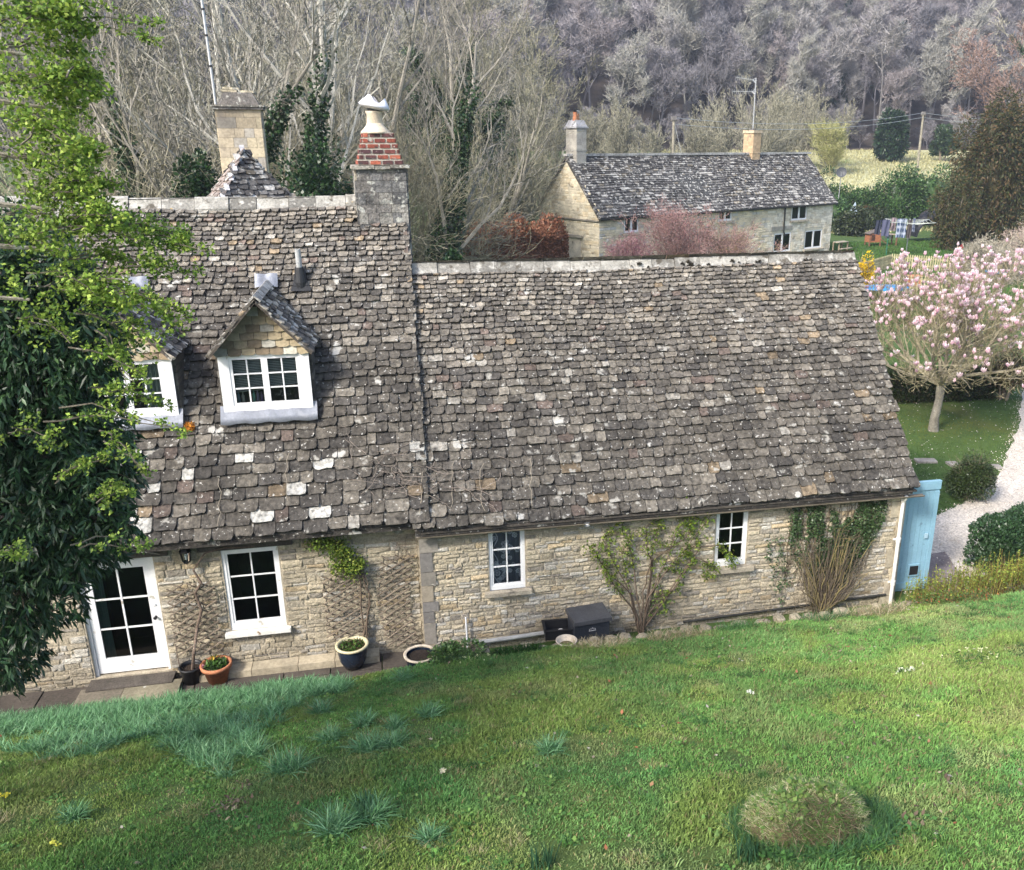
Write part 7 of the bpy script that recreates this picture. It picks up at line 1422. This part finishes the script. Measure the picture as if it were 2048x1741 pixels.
# fresh green hawthorn above and in front of it
hb0 = (-6.6, 6.9, lz(-6.6, 6.9)); hw = empty('hawthorn_tree', hb0, 'fresh yellow green leafy tree reaching in from the top left corner', 'tree'); tb = MB(); lf = MB(); rgf = np.random.default_rng(57)
H0 = Vector(hb0); sp = [H0, H0+Vector((.3, .1, 2.0)), H0+Vector((.6, .2, 4.2)), H0+Vector((.9, .3, 6.2)), H0+Vector((1.2, .3, 8.0))]; leafy_limb(rgf, tb, sp, .2, .06, (.2, .18, .14)); CL = []; CD = []
def spray(a, e, n=26, wid=.22, dens=1.0, th=.007):
    """one leafy twig from a to e with side twiglets carrying leaf clusters"""
    a, e = Vector(a), Vector(e); L = (e-a).length; pts = [a.lerp(e, f)+Vector((0, 0, .10*L*math.sin(f*math.pi)))+Vector(rgf.normal(size=3))*.02*L for f in np.linspace(0, 1, 8)]; pts[0] = a; tb.tube(pts, list(np.linspace(th, .003, 8)), 4, C=np.array((.12, .105, .08))*rgf.uniform(.8, 1.3))
    m = int(n*dens)
    for k in range(m):
        f = rgf.uniform(.12, 1.0); i = min(int(f*7), 6); q = pts[i].lerp(pts[i+1], f*7-i); s = Vector((rgf.normal()*.7, rgf.normal(), rgf.normal()*.45)); s = s.normalized()*wid*rgf.uniform(.2, 1)*(1.15-f*.8); ee = q+s+Vector((wid*.2, 0, 0)); tb.add([q, q+Vector((0, 0, .004)), ee], [(0, 1, 2)], (.12, .105, .08)); CL.append(tuple(ee)); CL.append(tuple(q.lerp(ee, .55)))
def P_(x, y, Y): return py(x, y, Y)
limbs = [((-160, 40, 6.9), (90, 20, 7.0)), ((-160, 130, 6.8), (60, 110, 6.9)), ((-170, 220, 6.7), (90, 215, 6.9)), ((-170, 330, 6.8), (100, 320, 6.8)), ((-160, 430, 6.7), (110, 420, 6.8)), ((-160, 520, 6.6), (120, 500, 6.8)), ((-150, 620, 6.6), (60, 600, 6.6))]
for k, (a, e) in enumerate(limbs):
    A = P_(*a); E = P_(*e); s = min(sp, key=lambda q: abs(q.z-A.z+.5)); tb.tube([s, s.lerp(A, .5)+Vector((0, 0, .1)), A, A.lerp(E, .5)+Vector((0, 0, .06)), E], [.06, .045, .035, .022, .010], 6, C=(.22, .20, .16))
rgl = random.Random(8)
for (x0, y0, x1, y1, w_, d_) in (
 (40, 60, 120, 20, .3, 1), (0, 40, 150, 60, .3, .9), (60, 10, 200, 25, .2, .6), (0, 95, 170, 130, .3, 1), (90, 80, 325, 72, .07, .6), (60, 150, 190, 170, .25, .7), (0, 180, 150, 200, .35, 1.2), (80, 190, 165, 215, .25, 1), (20, 250, 150, 275, .35, 1.2), (90, 290, 175, 300, .22, .9), (0, 320, 170, 345, .4, 1.2), (110, 255, 215, 330, .10, .6), (60, 380, 195, 400, .35, 1.2), (0, 420, 170, 440, .4, 1.3), (120, 385, 215, 415, .2, .9), (80, 470, 300, 470, .3, 1.2), (160, 455, 380, 500, .22, 1.0), (220, 495, 410, 492, .14, .8), (140, 515, 310, 530, .2, .9), (60, 560, 200, 600, .35, 1.2), (160, 560, 260, 595, .18, .6), (230, 590, 375, 655, .12, .7), (150, 620, 290, 700, .1, .4), (150, 700, 320, 750, .1, .45), (100, 540, 220, 620, .25, .8), (200, 660, 260, 760, .12, .4), (180, 790, 345, 830, .12, .6), (100, 830, 370, 855, .12, .5), (40, 640, 150, 680, .25, .5), (30, 860, 120, 900, .2, .35), (100, 960, 230, 905, .12, .4), (190, 1000, 260, 985, .12, .5), (0, 1100, 60, 1110, .15, .3), (60, 280, 120, 240, .4, 1), (0, 480, 120, 520, .4, 1.1), (150, 1085, 330, 1105, .06, .3), (0, 0, 100, 10, .3, .8), (140, 150, 210, 165, .08, .5), (200, 870, 290, 950, .1, .4), (250, 440, 395, 480, .1, .5), (240, 520, 400, 560, .1, .5), (200, 560, 350, 620, .12, .5), (230, 650, 340, 690, .1, .4), (120, 350, 230, 370, .12, .5), (150, 440, 260, 425, .12, .5), (100, 130, 230, 190, .1, .4), (80, 30, 190, 60, .12, .5)):
    for j in range(2): spray(P_(x0+rgl.uniform(-18, 18), y0+rgl.uniform(-15, 15), 6.8+rgl.uniform(-.5, .5)), P_(x1+rgl.uniform(-26, 10), y1+rgl.uniform(-22, 22), 6.9+rgl.uniform(-.4, .4)), 26, w_, d_)
CLn = np.array(CL); kk = 7; P = np.repeat(CLn, kk, 0)+rgf.normal(size=(len(CLn)*kk, 3))*.017; leaves(lf, P, .031, [(.25, .36, .06), (.17, .28, .04), (.33, .42, .08), (.10, .18, .03)], rgf, aspect=.75, n_up=.45)
# unseen leaf clumps added out of frame to shade the left of the lawn
for cx_, cy_, cz_, r_ in ((-4.9, 4.6, 6.2, 1.1), (-4.4, 5.2, 5.3, .9), (-5.4, 5.4, 7.4, 1.3), (-5.2, 3.6, 5.6, 1.1), (-4.6, 3.9, 7.2, 1.0), (-6.0, 4.6, 8.4, 1.3)):
    c = Vector((cx_, cy_, cz_)); s = min(sp, key=lambda q: (q-c).length); tb.tube([s, s.lerp(c, .5)+Vector((0, 0, .1)), c], [.05, .03, .01], 5, C=(.2, .18, .14)); n = int(420*r_*r_); d = rgf.normal(size=(n, 3)); d /= np.linalg.norm(d, axis=1)[:, None]; Q = np.array(c)+d*r_*rgf.uniform(.2, 1, (n, 1))**.5; P = np.repeat(Q, 9, 0)+rgf.normal(size=(n*9, 3))*.05; leaves(lf, P, .045, [(.16, .28, .04), (.11, .20, .03)], rgf, aspect=.75, n_up=.45)
# denser inner foliage near the left edge
n = 720; x = rgf.uniform(-160, 120, n); y = rgf.uniform(-60, 620, n); edge = 110+55*np.sin(y*.021)+25*np.sin(y*.06+1); k = x < edge-30*rgf.uniform(0, 1, n); x, y = x[k], y[k]; g_ = fbm(x*.02, y*.03, 1, 5) > .47; x, y = x[g_], y[g_]; Q = np.array([tuple(py(a, c, 6.9+rgf.uniform(-.6, .7))) for a, c in zip(x, y)]); P = np.repeat(Q, 11, 0)+rgf.normal(size=(len(Q)*11, 3))*.026; leaves(lf, P, .032, [(.22, .33, .055), (.15, .25, .035), (.29, .39, .07), (.09, .16, .028)], rgf, aspect=.75, n_up=.45)
tb.build('trunk', M_bark, hw); lf.build('foliage', M_leaf, hw)
# ------------------------------------------------------------------ air
hz = MB(); hz.box((100, 160, 80), (1000, 760, 190)); 
hm = bpy.data.materials.new('haze_air'); hm.use_nodes = True; t_ = hm.node_tree; t_.nodes.remove(t_.nodes['Principled BSDF']); pv = t_.nodes.new('ShaderNodeVolumePrincipled'); pv.inputs['Density'].default_value = .0006; pv.inputs['Color'].default_value = (.78, .85, 1.0, 1); pv.inputs['Anisotropy'].default_value = .3
t_.links.new(pv.outputs[0], t_.nodes['Material Output'].inputs['Volume']); tag(hz.build('haze', hm), 'thin pale air between the camera and the wooded hill', 'haze', kind='stuff')
scn.cycles.volume_bounces = 0
